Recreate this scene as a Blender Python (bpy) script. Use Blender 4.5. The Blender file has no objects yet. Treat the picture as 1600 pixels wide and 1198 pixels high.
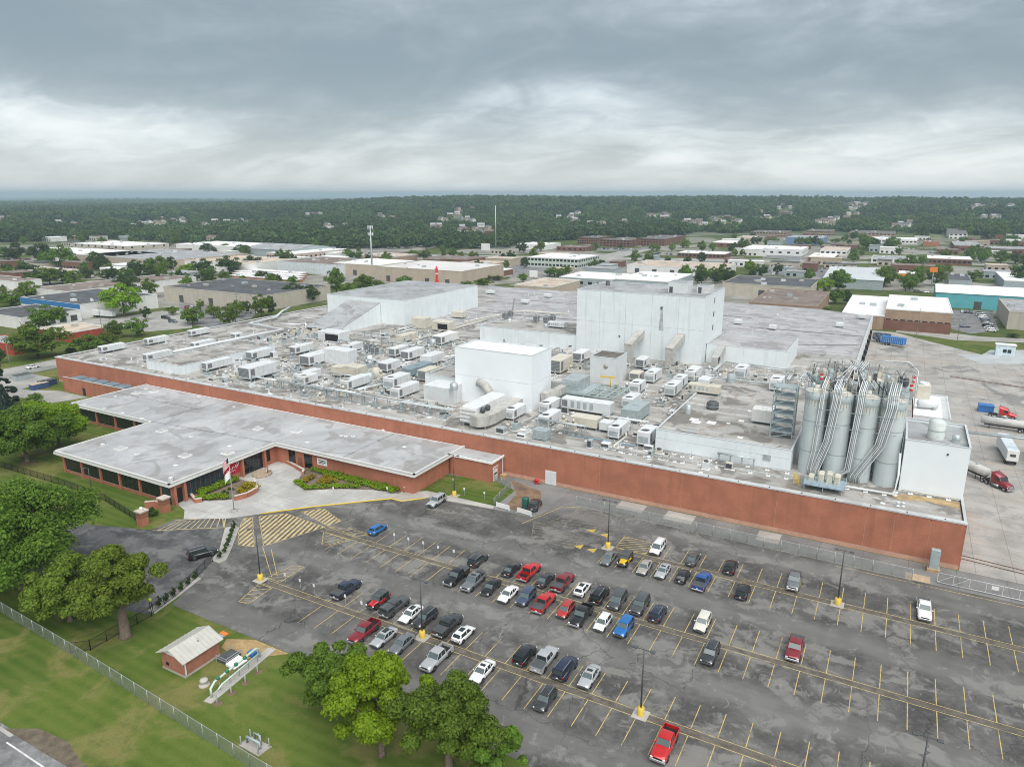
import bpy, bmesh, math, random
import numpy as np
from mathutils import Vector, Matrix
R = math.radians
random.seed(7); rng = np.random.default_rng(7)
scene = bpy.context.scene
COL = scene.collection

# ------------------------------------------------------------------ camera
# plan frame: X runs along the factory's brick front (to the right), Y runs to its back, Z up, metres
F, CX, CY, HZ, H, YAW = 1108., 800., 599., 304., 65., R(28.7)   # focal length / centre / horizon in photo pixels, camera height
TH = math.atan((CY - HZ) / F)
cam = bpy.data.cameras.new('camera'); camo = bpy.data.objects.new('camera', cam); COL.objects.link(camo)
cam.sensor_fit = 'HORIZONTAL'; cam.sensor_width = 36.; cam.lens = 36. * F / 1600.
cam.clip_start = 1.; cam.clip_end = 60000.
camo.location = (0, 0, H); camo.rotation_euler = (math.pi / 2 - TH, 0, YAW)
scene.camera = camo

# ------------------------------------------------------------------ world: overcast sky
SUN_EL, SUN_AZ = R(55), R(40)     # sun behind thin cloud, to the front right of the works
def setup_world():
    w = bpy.data.worlds.new('World'); scene.world = w; w.use_nodes = True
    nt = w.node_tree; N = nt.nodes; L = nt.links
    for n in list(N): N.remove(n)
    out = N.new('ShaderNodeOutputWorld')
    sky = N.new('ShaderNodeTexSky'); sky.sky_type = 'NISHITA'; sky.sun_disc = False
    sky.sun_elevation = SUN_EL; sky.sun_rotation = math.pi - SUN_AZ
    bg1 = N.new('ShaderNodeBackground'); bg1.inputs['Strength'].default_value = 0.1
    L.new(sky.outputs[0], bg1.inputs[0])
    tc = N.new('ShaderNodeTexCoord'); sep = N.new('ShaderNodeSeparateXYZ'); L.new(tc.outputs['Generated'], sep.inputs[0])
    def m(op, a, b=None, c=None, clamp=False):
        n = N.new('ShaderNodeMath'); n.operation = op; n.use_clamp = clamp
        for i, v in enumerate((a, b, c)):
            if v is None: continue
            if isinstance(v, (int, float)): n.inputs[i].default_value = v
            else: L.new(v, n.inputs[i])
        return n.outputs[0]
    z = m('MAXIMUM', sep.outputs[2], 0.0)
    zz = m('ADD', z, 0.23)                     # cloud deck seen in perspective
    cx = m('DIVIDE', sep.outputs[0], zz); cy = m('DIVIDE', sep.outputs[1], zz)
    comb = N.new('ShaderNodeCombineXYZ'); L.new(cx, comb.inputs[0]); L.new(cy, comb.inputs[1]); comb.inputs[2].default_value = SKY_SEED
    def noise(scale, detail, rough, dist=0., off=0., st=(1, 1, 1)):
        n = N.new('ShaderNodeTexNoise'); n.noise_dimensions = '3D'
        mp = N.new('ShaderNodeMapping'); mp.inputs['Location'].default_value = (off, off * .7, off * .3)
        mp.inputs['Rotation'].default_value = (0, 0, -YAW); mp.inputs['Scale'].default_value = st
        L.new(comb.outputs[0], mp.inputs[0]); L.new(mp.outputs[0], n.inputs['Vector'])
        n.inputs['Scale'].default_value = scale; n.inputs['Detail'].default_value = detail
        n.inputs['Roughness'].default_value = rough; n.inputs['Distortion'].default_value = dist
        return n.outputs[0]
    big = noise(SKY_BIG, 2., .5, .4); mid = noise(1.15, 8., .55, .6, 3.1, (.85, 1, 1)); fine = noise(3.6, 8., .62, .8, 7.7, (.85, 1, 1))
    v = m('ADD', m('MULTIPLY', big, 1.75), m('ADD', m('MULTIPLY', mid, 1.25), m('MULTIPLY', fine, .5)))
    v = m('SUBTRACT', v, 1.36)                  # about 0 .. 1
    ramp = N.new('ShaderNodeValToRGB'); L.new(v, ramp.inputs[0])
    cr = ramp.color_ramp; cr.interpolation = 'B_SPLINE'
    cr.elements[0].position = .20; cr.elements[0].color = (.265, .325, .355, 1)
    cr.elements[1].position = .80; cr.elements[1].color = (.95, .98, 1., 1)
    e = cr.elements.new(.40); e.color = (.375, .435, .465, 1)
    e = cr.elements.new(.53); e.color = (.545, .61, .645, 1)
    e = cr.elements.new(.655); e.color = (.71, .775, .80, 1)
    # the deck thins towards the horizon into a paler, slightly warm band
    hz = m('POWER', m('SUBTRACT', 1., m('MULTIPLY', z, 5.6), clamp=True), 2.4)
    mix = N.new('ShaderNodeMixRGB'); L.new(m('MULTIPLY', hz, .66), mix.inputs[0]); L.new(ramp.outputs[0], mix.inputs[1]); mix.inputs[2].default_value = (.92, .90, .86, 1)
    bg2 = N.new('ShaderNodeBackground'); bg2.inputs['Strength'].default_value = SKY_GAIN; L.new(mix.outputs[0], bg2.inputs[0])
    ms = N.new('ShaderNodeMixShader'); ms.inputs[0].default_value = .93
    L.new(bg1.outputs[0], ms.inputs[1]); L.new(bg2.outputs[0], ms.inputs[2]); L.new(ms.outputs[0], out.inputs[0])
SKY_SEED, SKY_GAIN, SKY_BIG = 3.3, .36, .33
setup_world()
sun = bpy.data.lights.new('sun', 'SUN'); sun.energy = 1.5; sun.angle = R(70); sun.color = (1., .97, .93)
suno = bpy.data.objects.new('sun', sun); COL.objects.link(suno)
suno.rotation_euler = (math.pi / 2 - SUN_EL, 0, SUN_AZ); suno.location = (0, 0, 300)
scene.view_settings.view_transform = 'Standard'; scene.view_settings.look = 'None'
scene.view_settings.gamma = 1.; scene.view_settings.exposure = 1.5
scene.view_settings.use_curve_mapping = False
scene.cycles.use_denoising = True
scene.cycles.max_bounces = 6; scene.cycles.diffuse_bounces = 3; scene.cycles.glossy_bounces = 2
scene.cycles.transmission_bounces = 4; scene.cycles.volume_bounces = 1; scene.cycles.transparent_max_bounces = 8
scene.cycles.sample_clamp_indirect = 4.; scene.cycles.filter_width = 1.0

# ------------------------------------------------------------------ photo pixel -> plan position on a given level
def ray(u, v):
    x = (u - CX) / F; y = (CY - v) / F
    a, b, w = x, math.cos(TH) + y * math.sin(TH), -math.sin(TH) + y * math.cos(TH)
    c, s = math.cos(YAW), math.sin(YAW)
    return c * a - s * b, s * a + c * b, w
def P(u, v, z=0.):
    d = ray(u, v); t = (H - z) / (-d[2]); return Vector((d[0] * t, d[1] * t, z))
CR = {'A': (440, 440, 5.323), 'B': (700, 480, 5.323), 'C': (960, 480, 5.323), 'D': (80, 440, 3.992), 'E': (680, 420, 5.323),
      'F': (880, 400, 5.323), 'G': (1220, 520, 4.4375), 'H': (1200, 520, 3.992), 'I': (1380, 540, 7.26),
      'L1': (0, 300, 5.323), 'L2': (280, 300, 5.323), 'L3': (560, 300, 5.323), 'L4': (840, 300, 5.323), 'L5': (1100, 300, 5.323), 'L6': (1300, 300, 5.323),
      'm': (1400, 480, 7.49), 'n': (1440, 600, 5.99), 'e': (780, 780, 3.992), 'c': (400, 660, 3.992), 'q': (200, 680, 6.654), 'a': (0, 560, 3.992),
      'k': (0, 520, 7.985), 'i': (660, 680, 4.99), 'l': (280, 960, 5.035), 'r': (500, 560, 5.323)}
def PC(c, a, b, z=0.):
    o = CR[c]; return P(o[0] + a / o[2], o[1] + b / o[2], z)

# ------------------------------------------------------------------ scene helpers
ORG = {}
def tag(o, label=None, cat=None, group=None, kind=None):
    if label: o['label'] = label
    if cat: o['category'] = cat
    if group: o['group'] = group
    if kind: o['kind'] = kind
    return o
def thing(name, label, cat, loc=(0, 0, 0), rz=0., group=None):
    o = bpy.data.objects.new(name, None); COL.objects.link(o); o.empty_display_size = .5
    o.location = loc; o.rotation_euler = (0, 0, rz); ORG[o] = Vector(loc)
    return tag(o, label, cat, group)
def link(name, me, parent=None, mat=None, local=True):
    o = bpy.data.objects.new(name, me); COL.objects.link(o)
    if parent is not None: o.parent = parent
    if mat is not None:
        if not me.materials: me.materials.append(None)
        o.material_slots[0].link = 'OBJECT'; o.material_slots[0].material = mat
    return o
class MB:
    """collects boxes, prisms, tubes ... in plan coordinates and links them as one mesh"""
    def __init__(s): s.v = []; s.f = []; s.sm = []
    def add(s, vs, fs, smooth=False):
        b = len(s.v); s.v += [tuple(p) for p in vs]; s.f += [tuple(i + b for i in f) for f in fs]; s.sm += [smooth] * len(fs); return s
    def box(s, x0, y0, z0, x1, y1, z1):
        return s.add([(x0, y0, z0), (x1, y0, z0), (x1, y1, z0), (x0, y1, z0), (x0, y0, z1), (x1, y0, z1), (x1, y1, z1), (x0, y1, z1)],
                     [(3, 2, 1, 0), (4, 5, 6, 7), (0, 1, 5, 4), (1, 2, 6, 5), (2, 3, 7, 6), (3, 0, 4, 7)])
    def cbox(s, c, d, b=.0):   # centre, size, with chamfered vertical and top edges
        x, y, z = c; a, e, h = d[0] / 2, d[1] / 2, d[2] / 2
        if not b: return s.box(x - a, y - e, z - h, x + a, y + e, z + h)
        def ring(q, w): return [(x - a + q + w, y - e + q, 0), (x + a - q - w, y - e + q, 0), (x + a - q, y - e + q + w, 0), (x + a - q, y + e - q - w, 0),
                                (x + a - q - w, y + e - q, 0), (x - a + q + w, y + e - q, 0), (x - a + q, y + e - q - w, 0), (x - a + q, y - e + q + w, 0)]
        rs = [(ring(0, b), z - h), (ring(0, b), z + h - b), (ring(b, b), z + h)]
        vs = [(p[0], p[1], zz) for r_, zz in rs for p in r_]
        fs = [tuple(range(7, -1, -1)), tuple(range(16, 24))]
        for k in range(2):
            for i in range(8): j = (i + 1) % 8; fs.append((k * 8 + i, k * 8 + j, k * 8 + 8 + j, k * 8 + 8 + i))
        return s.add(vs, fs)
    def prism(s, poly, z0, z1):
        n = len(poly)
        ar = sum(poly[i][0] * poly[(i + 1) % n][1] - poly[(i + 1) % n][0] * poly[i][1] for i in range(n))
        if ar < 0: poly = poly[::-1]
        vs = [(p[0], p[1], z0) for p in poly] + [(p[0], p[1], z1) for p in poly]
        fs = [tuple(range(n - 1, -1, -1)), tuple(range(n, 2 * n))] + [(i, (i + 1) % n, n + (i + 1) % n, n + i) for i in range(n)]
        return s.add(vs, fs)
    def sheet(s, poly, z):
        n = len(poly)
        ar = sum(poly[i][0] * poly[(i + 1) % n][1] - poly[(i + 1) % n][0] * poly[i][1] for i in range(n))
        if ar < 0: poly = poly[::-1]
        return s.add([(p[0], p[1], z) for p in poly], [tuple(range(n))])
    def lathe(s, c, prof, n=16, cap=True):
        x, y, z = c; vs = []; fs = []
        for r, h in prof: vs += [(x + r * math.cos(2 * math.pi * i / n), y + r * math.sin(2 * math.pi * i / n), z + h) for i in range(n)]
        for k in range(len(prof) - 1):
            for i in range(n): j = (i + 1) % n; fs.append((k * n + i, k * n + j, k * n + n + j, k * n + n + i))
        s.add(vs, fs, True)
        if cap:
            m = len(prof) - 1
            s.add([vs[i] for i in range(n)], [tuple(range(n - 1, -1, -1))]); s.add([vs[m * n + i] for i in range(n)], [tuple(range(n))])
        return s
    def tube(s, path, r, n=8, cap=True):
        path = [Vector(p) for p in path]; rs = r if isinstance(r, (list, tuple)) else [r] * len(path)
        vs = []; fs = []; prev = None
        for i, p in enumerate(path):
            d = (path[min(i + 1, len(path) - 1)] - path[max(i - 1, 0)]).normalized()
            if prev is None: a = d.orthogonal().normalized()
            else:
                a = prev - d * prev.dot(d)
                a = d.orthogonal().normalized() if a.length < 1e-5 else a.normalized()
            prev = a; b = d.cross(a)
            vs += [p + (a * math.cos(2 * math.pi * k / n) + b * math.sin(2 * math.pi * k / n)) * rs[i] for k in range(n)]
        for i in range(len(path) - 1):
            for k in range(n): j = (k + 1) % n; fs.append((i * n + k, i * n + j, i * n + n + j, i * n + n + k))
        if cap: fs += [tuple(range(n - 1, -1, -1)), tuple(range((len(path) - 1) * n, len(path) * n))]
        return s.add(vs, fs, n > 5)
    def beam(s, p, q, w, h):
        p, q = Vector(p), Vector(q); d = (q - p).normalized(); up = Vector((0, 0, 1))
        if abs(d.z) > .99: up = Vector((0, 1, 0))
        a = d.cross(up).normalized() * w / 2; b = a.cross(d).normalized() * h / 2
        vs = [p - a - b, p + a - b, p + a + b, p - a + b, q - a - b, q + a - b, q + a + b, q - a + b]
        return s.add(vs, [(3, 2, 1, 0), (4, 5, 6, 7), (0, 1, 5, 4), (1, 2, 6, 5), (2, 3, 7, 6), (3, 0, 4, 7)])
    def mesh(s, name, org=(0, 0, 0)):
        me = bpy.data.meshes.new(name); o = Vector(org)
        me.from_pydata([(v[0] - o[0], v[1] - o[1], v[2] - o[2]) for v in s.v], [], s.f)
        me.polygons.foreach_set('use_smooth', s.sm); me.update(); return me
    def build(s, name, mat, parent=None):
        org = ORG.get(parent, Vector((0, 0, 0))) if parent is not None else Vector((0, 0, 0))
        me = s.mesh(name, org); me.materials.append(mat)
        o = bpy.data.objects.new(name, me); COL.objects.link(o)
        if parent is not None: o.parent = parent
        ORG[o] = org; return o
def one(name, label, cat, mb, mat, group=None):     # a thing of one mesh, origin at its base
    vs = np.array(mb.v); c = Vector(((vs[:, 0].min() + vs[:, 0].max()) / 2, (vs[:, 1].min() + vs[:, 1].max()) / 2, vs[:, 2].min()))
    me = mb.mesh(name, c); me.materials.append(mat); o = bpy.data.objects.new(name, me); COL.objects.link(o); o.location = c; ORG[o] = c
    return tag(o, label, cat, group)
def struct(name, mb, mat): return tag(mb.build(name, mat), kind='structure')
ORD = ['first', 'second', 'third', 'fourth', 'fifth', 'sixth', 'seventh', 'eighth', 'ninth', 'tenth', 'eleventh', 'twelfth', 'thirteenth', 'fourteenth', 'fifteenth', 'sixteenth', 'seventeenth', 'eighteenth', 'nineteenth', 'twentieth']
def nth(i):
    if i < 20: return ORD[i]
    if i > 98: return 'number %d' % (i + 1)
    t = ['twenty', 'thirty', 'forty', 'fifty', 'sixty', 'seventy', 'eighty', 'ninety'][(i + 1) // 10 - 2]; k = (i + 1) % 10
    return t + '-' + ORD[k - 1] if k else {20: 'twentieth', 30: 'thirtieth', 40: 'fortieth', 50: 'fiftieth', 60: 'sixtieth', 70: 'seventieth', 80: 'eightieth', 90: 'ninetieth'}[i + 1]
def screen_u(x, y, z=0.):
    c, s = math.cos(YAW), math.sin(YAW); a = c * x + s * y; b = -s * x + c * y; w = z - H
    return CX + F * a / (b * math.cos(TH) - w * math.sin(TH))

# ------------------------------------------------------------------ materials
MATS = {}
class NT:
    def __init__(s, name):
        s.m = bpy.data.materials.new(name); s.m.use_nodes = True; s.nt = s.m.node_tree; s.N = s.nt.nodes
        s.b = s.N['Principled BSDF']; s.pos = None
    def n(s, t, **kw):
        n = s.N.new(t)
        for k, v in kw.items(): setattr(n, k, v)
        return n
    def l(s, a, b): s.nt.links.new(a, b)
    def val(s, sock, v):
        if hasattr(v, 'is_linked') or isinstance(v, bpy.types.NodeSocket): s.l(v, sock)
        elif isinstance(v, (tuple, list)) and len(v) == 3 and sock.type == 'RGBA': sock.default_value = (*v, 1)
        else: sock.default_value = v
    def math(s, op, a, b=0., c=None, clamp=False):
        n = s.n('ShaderNodeMath', operation=op, use_clamp=clamp)
        s.val(n.inputs[0], a); s.val(n.inputs[1], b)
        if c is not None: s.val(n.inputs[2], c)
        return n.outputs[0]
    def P(s):
        if s.pos is None: s.pos = s.n('ShaderNodeNewGeometry').outputs['Position']
        return s.pos
    def xyz(s):
        n = s.n('ShaderNodeSeparateXYZ'); s.l(s.P(), n.inputs[0]); return n.outputs
    def noise(s, scale, detail=4., rough=.55, stretch=(1, 1, 1), dist=0., vec=None):
        mp = s.n('ShaderNodeMapping'); s.l(vec or s.P(), mp.inputs[0]); mp.inputs['Scale'].default_value = stretch
        n = s.n('ShaderNodeTexNoise'); s.l(mp.outputs[0], n.inputs['Vector'])
        n.inputs['Scale'].default_value = scale; n.inputs['Detail'].default_value = detail; n.inputs['Roughness'].default_value = rough; n.inputs['Distortion'].default_value = dist
        return n.outputs[0]
    def vor(s, scale, feature='F1', out=0, stretch=(1, 1, 1), vec=None):
        mp = s.n('ShaderNodeMapping'); s.l(vec or s.P(), mp.inputs[0]); mp.inputs['Scale'].default_value = stretch
        n = s.n('ShaderNodeTexVoronoi', feature=feature); s.l(mp.outputs[0], n.inputs['Vector']); n.inputs['Scale'].default_value = scale
        return n.outputs[out]
    def step(s, v, lo, hi):
        n = s.n('ShaderNodeMapRange'); s.l(v, n.inputs[0]); n.inputs[1].default_value = lo; n.inputs[2].default_value = hi; n.interpolation_type = 'SMOOTHSTEP'
        return n.outputs[0]
    def mix(s, f, a, b, blend='MIX'):
        n = s.n('ShaderNodeMixRGB', blend_type=blend); s.val(n.inputs[0], f); s.val(n.inputs[1], a); s.val(n.inputs[2], b); return n.outputs[0]
    def col(s, v): s.val(s.b.inputs['Base Color'], v)
    def rough(s, v): s.val(s.b.inputs['Roughness'], v)
    def bump(s, h, strength=.3, dist=.05):
        n = s.n('ShaderNodeBump'); n.inputs['Strength'].default_value = strength; n.inputs['Distance'].default_value = dist
        s.l(h, n.inputs['Height']); s.l(n.outputs[0], s.b.inputs['Normal'])
def mat(name, base, rough=.6, metal=0., var=.12, scale=.8, spec=.4, coat=0., streak=False, dirt=None, dirt_amt=.5, bump=0.):
    """painted / cast / sheet surface: base colour with uneven wear; streak = vertical run-off marks"""
    if name in MATS: return MATS[name]
    t = NT(name); b = t.b
    f = t.noise(scale, 5., .6)
    c = t.mix(t.step(f, .3, .7), tuple(x * (1 - var) for x in base), tuple(min(1, x * (1 + var)) for x in base))
    if streak:
        g = t.noise(.9, 4., .6, (1, 1, .06))
        c = t.mix(t.math('MULTIPLY', t.step(g, .52, .74), .35), c, tuple(x * .62 for x in base))
    if dirt:
        g = t.noise(scale * .35, 6., .62, dist=.4)
        c = t.mix(t.math('MULTIPLY', t.step(g, .5, .68), dirt_amt), c, dirt)
    t.col(c); b.inputs['Roughness'].default_value = rough; b.inputs['Metallic'].default_value = metal
    b.inputs['Specular IOR Level'].default_value = spec; b.inputs['Coat Weight'].default_value = coat; b.inputs['Coat Roughness'].default_value = .08
    if bump: t.bump(t.noise(scale * 12, 3.), bump, .03)
    MATS[name] = t.m; return t.m
# ------------------------------------------------------------------ special materials
def m_ground():
    t = NT('grass_ground'); x = t.xyz()
    a = t.noise(.035, 5., .6); b = t.noise(.5, 5., .65); c = t.noise(.11, 4., .6, dist=.6)
    g = t.mix(t.step(a, .35, .65), (.055, .096, .014), (.100, .142, .027))
    g = t.mix(t.math('MULTIPLY', t.step(c, .47, .62), .75), g, (.21, .18, .07))          # dry patches
    g = t.mix(t.math('MULTIPLY', t.step(b, .45, .7), .55), g, (.055, .095, .016))
    mow = t.math('SINE', t.math('MULTIPLY', t.math('ADD', x[1], t.math('MULTIPLY', a, 1.5)), 3.4))   # mower passes
    g = t.mix(t.math('MULTIPLY', t.math('ADD', t.math('MULTIPLY', mow, .5), .5), .28), g, (.16, .18, .045))
    fine = t.noise(3.5, 4., .7); g = t.mix(t.math('MULTIPLY', t.step(fine, .4, .7), .3), g, (.05, .085, .015))
    # open country far off: darker mixed green
    r = t.n('ShaderNodeVectorMath', operation='LENGTH'); t.l(t.P(), r.inputs[0])
    far = t.mix(t.step(t.noise(.006, 6., .65), .4, .62), (.05, .08, .028), (.13, .155, .065))
    far = t.mix(t.math('MULTIPLY', t.step(t.noise(.02, 4., .6), .62, .7), .5), far, (.28, .27, .24))
    pave = t.mix(t.step(t.noise(.05, 5., .6), .35, .65), (.20, .195, .18), (.34, .32, .29)); pm = t.math('MULTIPLY', t.step(t.noise(.011, 3., .5, dist=.6), .47, .50), t.step(r.outputs['Value'], 430., 480.))
    g = t.mix(t.math('MULTIPLY', t.step(r.outputs['Value'], 330., 430.), .7), g, t.mix(t.step(a, .4, .6), (.05, .075, .022), (.085, .10, .034)))
    g = t.mix(t.math('MULTIPLY', pm, .9), g, pave)
    g = t.mix(t.step(r.outputs['Value'], 900., 1500.), g, far)
    t.col(g); t.rough(.95); t.b.inputs['Specular IOR Level'].default_value = .1
    t.bump(t.noise(4., 4., .7), .5, .08); return t.m
def m_asphalt(name, lot=False, base=(.098, .094, .089), light=(.22, .212, .198)):
    t = NT(name); x = t.xyz()
    a = t.noise(.16, 6., .65, dist=.5); b = t.noise(1.1, 5., .7); s = t.noise(.25, 5., .62, (.22, 1, 1), dist=.3)
    c = t.mix(t.step(a, .36, .66), tuple(v * .62 for v in base), tuple(v * 1.35 for v in base))
    c = t.mix(t.math('MULTIPLY', t.step(b, .45, .7), .35), c, tuple(v * 1.9 for v in base))
    if lot:   # driving lanes between the stall rows are worn paler, stalls are oil dark
        lane = None
        for y0 in (86.0, 106.0, 126.8, 66.4):
            w = t.math('ABSOLUTE', t.math('SUBTRACT', t.math('ADD', x[1], t.math('MULTIPLY', t.math('SUBTRACT', s, .5), 3.2)), y0))
            v = t.math('SUBTRACT', 1., t.step(w, 1.0, 4.2))
            lane = v if lane is None else t.math('MAXIMUM', lane, v)
        c = t.mix(t.math('MULTIPLY', lane, .72), c, t.mix(t.step(s, .35, .65), (.135, .131, .123), (.185, .18, .17)))
        oil = t.vor(.30, 'SMOOTH_F1', 0, (1, .7, 1)); c = t.mix(t.math('MULTIPLY', t.math('SUBTRACT', .8, t.step(oil, .15, .55), clamp=True), .22), c, (.04, .04, .04))
    p = t.noise(.085, 3., .5, (1, 1.6, 1), dist=1.2); q = t.noise(.42, 5., .68, dist=1.)
    c = t.mix(t.math('MULTIPLY', t.step(t.math('ADD', t.math('MULTIPLY', p, .62), t.math('MULTIPLY', q, .5)), .56, .66), .7), c, light)   # scuffed bare patches
    sp = t.noise(.75, 4., .6, (1, .5, 1), dist=.8); c = t.mix(t.math('MULTIPLY', t.step(sp, .62, .69), .5), c, tuple(v * 1.15 for v in light))
    wv = t.n('ShaderNodeVectorMath', operation='ADD'); t.l(t.P(), wv.inputs[0])
    nz = t.n('ShaderNodeTexNoise'); nz.inputs['Scale'].default_value = .5; t.l(t.P(), nz.inputs['Vector']); sc = t.n('ShaderNodeVectorMath', operation='SCALE'); t.l(nz.outputs['Color'], sc.inputs[0]); sc.inputs['Scale'].default_value = 3.
    t.l(sc.outputs[0], wv.inputs[1])
    cr = t.vor(.085, 'DISTANCE_TO_EDGE', 0, (1, 1, .01), wv.outputs[0]); cm = t.step(t.noise(.03, 3.), .42, .55)
    c = t.mix(t.math('MULTIPLY', t.math('MULTIPLY', t.math('SUBTRACT', 1., t.step(cr, .0015, .007)), cm), .55), c, (.015, .015, .016))      # tarred cracks
    t.col(c); t.rough(t.math('ADD', .62, t.math('MULTIPLY', t.step(a, .4, .6), .3))); t.b.inputs['Specular IOR Level'].default_value = .35
    t.bump(t.noise(9., 3., .7), .25, .02); return t.m
def m_concrete(name, base, slab=None, stain=(.16, .14, .12), amt=.5, patch=None):
    t = NT(name)
    a = t.noise(.12, 6., .65, dist=.4); b = t.noise(1.3, 5., .7)
    c = t.mix(t.step(a, .35, .65), tuple(v * .82 for v in base), tuple(v * 1.14 for v in base))
    c = t.mix(t.math('MULTIPLY', t.step(b, .5, .75), .25), c, tuple(v * .7 for v in base))
    g = t.noise(.07, 6., .66, (1, 1, 1), dist=.8); c = t.mix(t.math('MULTIPLY', t.step(g, .52, .68), amt), c, stain)
    if patch:
        p = t.noise(.06, 2., .5, (1, 2., 1), dist=1.5); c = t.mix(t.math('MULTIPLY', t.step(p, .56, .60), .6), c, patch[0]); c = t.mix(t.math('MULTIPLY', t.step(t.noise(.045, 3., .5, (2, 1, 1), dist=1.), .60, .64), .6), c, patch[1])
    if slab:
        x = t.xyz()
        for i, d in ((0, slab[0]), (1, slab[1])):
            fr = t.math('ABSOLUTE', t.math('SUBTRACT', t.math('FRACT', t.math('DIVIDE', x[i], d)), .5))
            c = t.mix(t.math('MULTIPLY', t.step(fr, .5 - .09 / d, .5 - .03 / d), .55), c, tuple(v * .4 for v in base))
    t.col(c); t.rough(.88); t.b.inputs['Specular IOR Level'].default_value = .25; t.bump(t.noise(7., 3.), .2, .02); return t.m
def m_roof(name, base, light, dark, brown, streakdir=0):
    t = NT(name)
    sp = t.noise(2.2, 5., .7, dist=.3)
    st = (.16, 1, 1) if streakdir == 0 else (1, .16, 1)
    a = t.noise(.075, 6., .66, dist=.5); s = t.noise(.4, 5., .62, st, dist=.2); b = t.noise(.7, 6., .7)
    c = t.mix(t.step(a, .36, .64), tuple(v * .86 for v in base), tuple(v * 1.1 for v in base))
    c = t.mix(t.math('MULTIPLY', t.step(s, .45, .72), .6 if 'office' not in name else .35), c, light)
    c = t.mix(t.math('MULTIPLY', t.step(t.noise(.11, 5., .62, dist=.9), .50, .59), .8 if 'office' not in name else .5), c, dark)      # ponding marks
    c = t.mix(t.math('MULTIPLY', t.step(t.noise(.16, 5., .68, (1, 1, 1), dist=1.3), .55, .68), .65 if 'office' not in name else .35), c, brown)
    c = t.mix(t.math('MULTIPLY', t.step(b, .58, .75), .3), c, tuple(v * .6 for v in base))
    c = t.mix(t.math('MULTIPLY', t.step(sp, .55, .7), .4 if 'factory' in name else .1), c, dark)
    x = t.xyz(); fr = t.math('ABSOLUTE', t.math('SUBTRACT', t.math('FRACT', t.math('DIVIDE', x[1 - streakdir], 3.1)), .5))
    c = t.mix(t.math('MULTIPLY', t.step(fr, .465, .495), .25), c, light)                                      # lap seams
    t.col(c); t.rough(.8); t.b.inputs['Specular IOR Level'].default_value = .3; t.bump(b, .15, .03); return t.m
def m_brick(name, base=(.42, .165, .103)):
    t = NT(name); x = t.xyz()
    a = t.noise(.25, 5., .6); g = t.noise(2., 4., .6, (.35, .35, 2.2))
    c = t.mix(t.step(a, .3, .7), tuple(v * .88 for v in base), tuple(v * 1.12 for v in base))
    c = t.mix(t.math('MULTIPLY', t.step(g, .45, .75), .35), c, tuple(v * .74 for v in base))
    rn = t.noise(.7, 4., .65, (1, 1, .05)); c = t.mix(t.math('MULTIPLY', t.step(rn, .5, .72), .38), c, tuple(v * .62 for v in base))
    bt = t.n('ShaderNodeTexBrick'); mp = t.n('ShaderNodeMapping'); co = t.n('ShaderNodeCombineXYZ')
    t.l(t.math('ADD', x[0], x[1]), co.inputs[0]); t.l(x[2], co.inputs[1]); t.l(co.outputs[0], bt.inputs['Vector'])
    bt.inputs['Scale'].default_value = 1.; bt.inputs['Brick Width'].default_value = .24; bt.inputs['Row Height'].default_value = .08; bt.inputs['Mortar Size'].default_value = .008
    bt.inputs['Color1'].default_value = (1, 1, 1, 1); bt.inputs['Color2'].default_value = (.78, .78, .78, 1); bt.inputs['Mortar'].default_value = (1.05, 1.2, 1.25, 1)
    c = t.mix(.6, c, bt.outputs[0], 'MULTIPLY')
    t.col(c); t.rough(.85); t.b.inputs['Specular IOR Level'].default_value = .2; return t.m
def m_glass(name, tint=(.012, .016, .018), rough=.08):
    if name in MATS: return MATS[name]
    t = NT(name); t.col(tint); t.rough(rough); t.b.inputs['Specular IOR Level'].default_value = .6; MATS[name] = t.m; return t.m
def m_leaf(name, a, b, c, broad=False):
    t = NT(name); g = t.n('ShaderNodeNewGeometry'); rp = t.n('ShaderNodeValToRGB'); t.l(g.outputs['Random Per Island'], rp.inputs[0])
    e = rp.color_ramp.elements; e[0].color = (*a, 1); e[1].color = (*c, 1); e[1].position = 1.; k = e.new(.5); k.color = (*b, 1)
    oi = t.n('ShaderNodeObjectInfo'); hs = t.n('ShaderNodeHueSaturation'); t.l(rp.outputs[0], hs.inputs['Color'])
    t.l(t.math('ADD', .485, t.math('MULTIPLY', oi.outputs['Random'], .03)), hs.inputs['Hue']); t.l(t.math('ADD', .78, t.math('MULTIPLY', oi.outputs['Random'], .44)), hs.inputs['Value'])
    cl = t.noise(.35, 2., .5); colr = t.mix(t.math('MULTIPLY', t.step(cl, .4, .65), .35), hs.outputs[0], c)
    if broad: colr = t.mix(t.step(t.noise(.0045, 4., .6), .38, .62), t.mix(.45, colr, (.018, .042, .022)), t.mix(.25, colr, (.10, .15, .035)))    # stands of different species
    t.col(colr); t.rough(.6); t.b.inputs['Specular IOR Level'].default_value = .2
    tr = t.n('ShaderNodeBsdfTranslucent'); t.l(colr, tr.inputs[0]); ms = t.n('ShaderNodeMixShader'); ms.inputs[0].default_value = .4
    t.l(t.b.outputs[0], ms.inputs[1]); t.l(tr.outputs[0], ms.inputs[2]); t.l(ms.outputs[0], t.N['Material Output'].inputs[0]); return t.m
M_BRICK = m_brick('brick_red'); M_BRICK2 = m_brick('brick_brown', (.20, .10, .07)); M_BRICK3 = m_brick('brick_tan', (.36, .25, .18))
M_CONC = m_concrete('concrete_pale', (.40, .38, .35), None, (.25, .23, .2), .45)
M_WHITE = mat('white_sheet_metal', (.72, .77, .78), .45, 0, .04, .3, .4, streak=True)
M_WHITE2 = mat('white_painted_metal', (.63, .65, .655), .5, 0, .05, .5, dirt=(.42, .38, .32), dirt_amt=.28)
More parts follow.
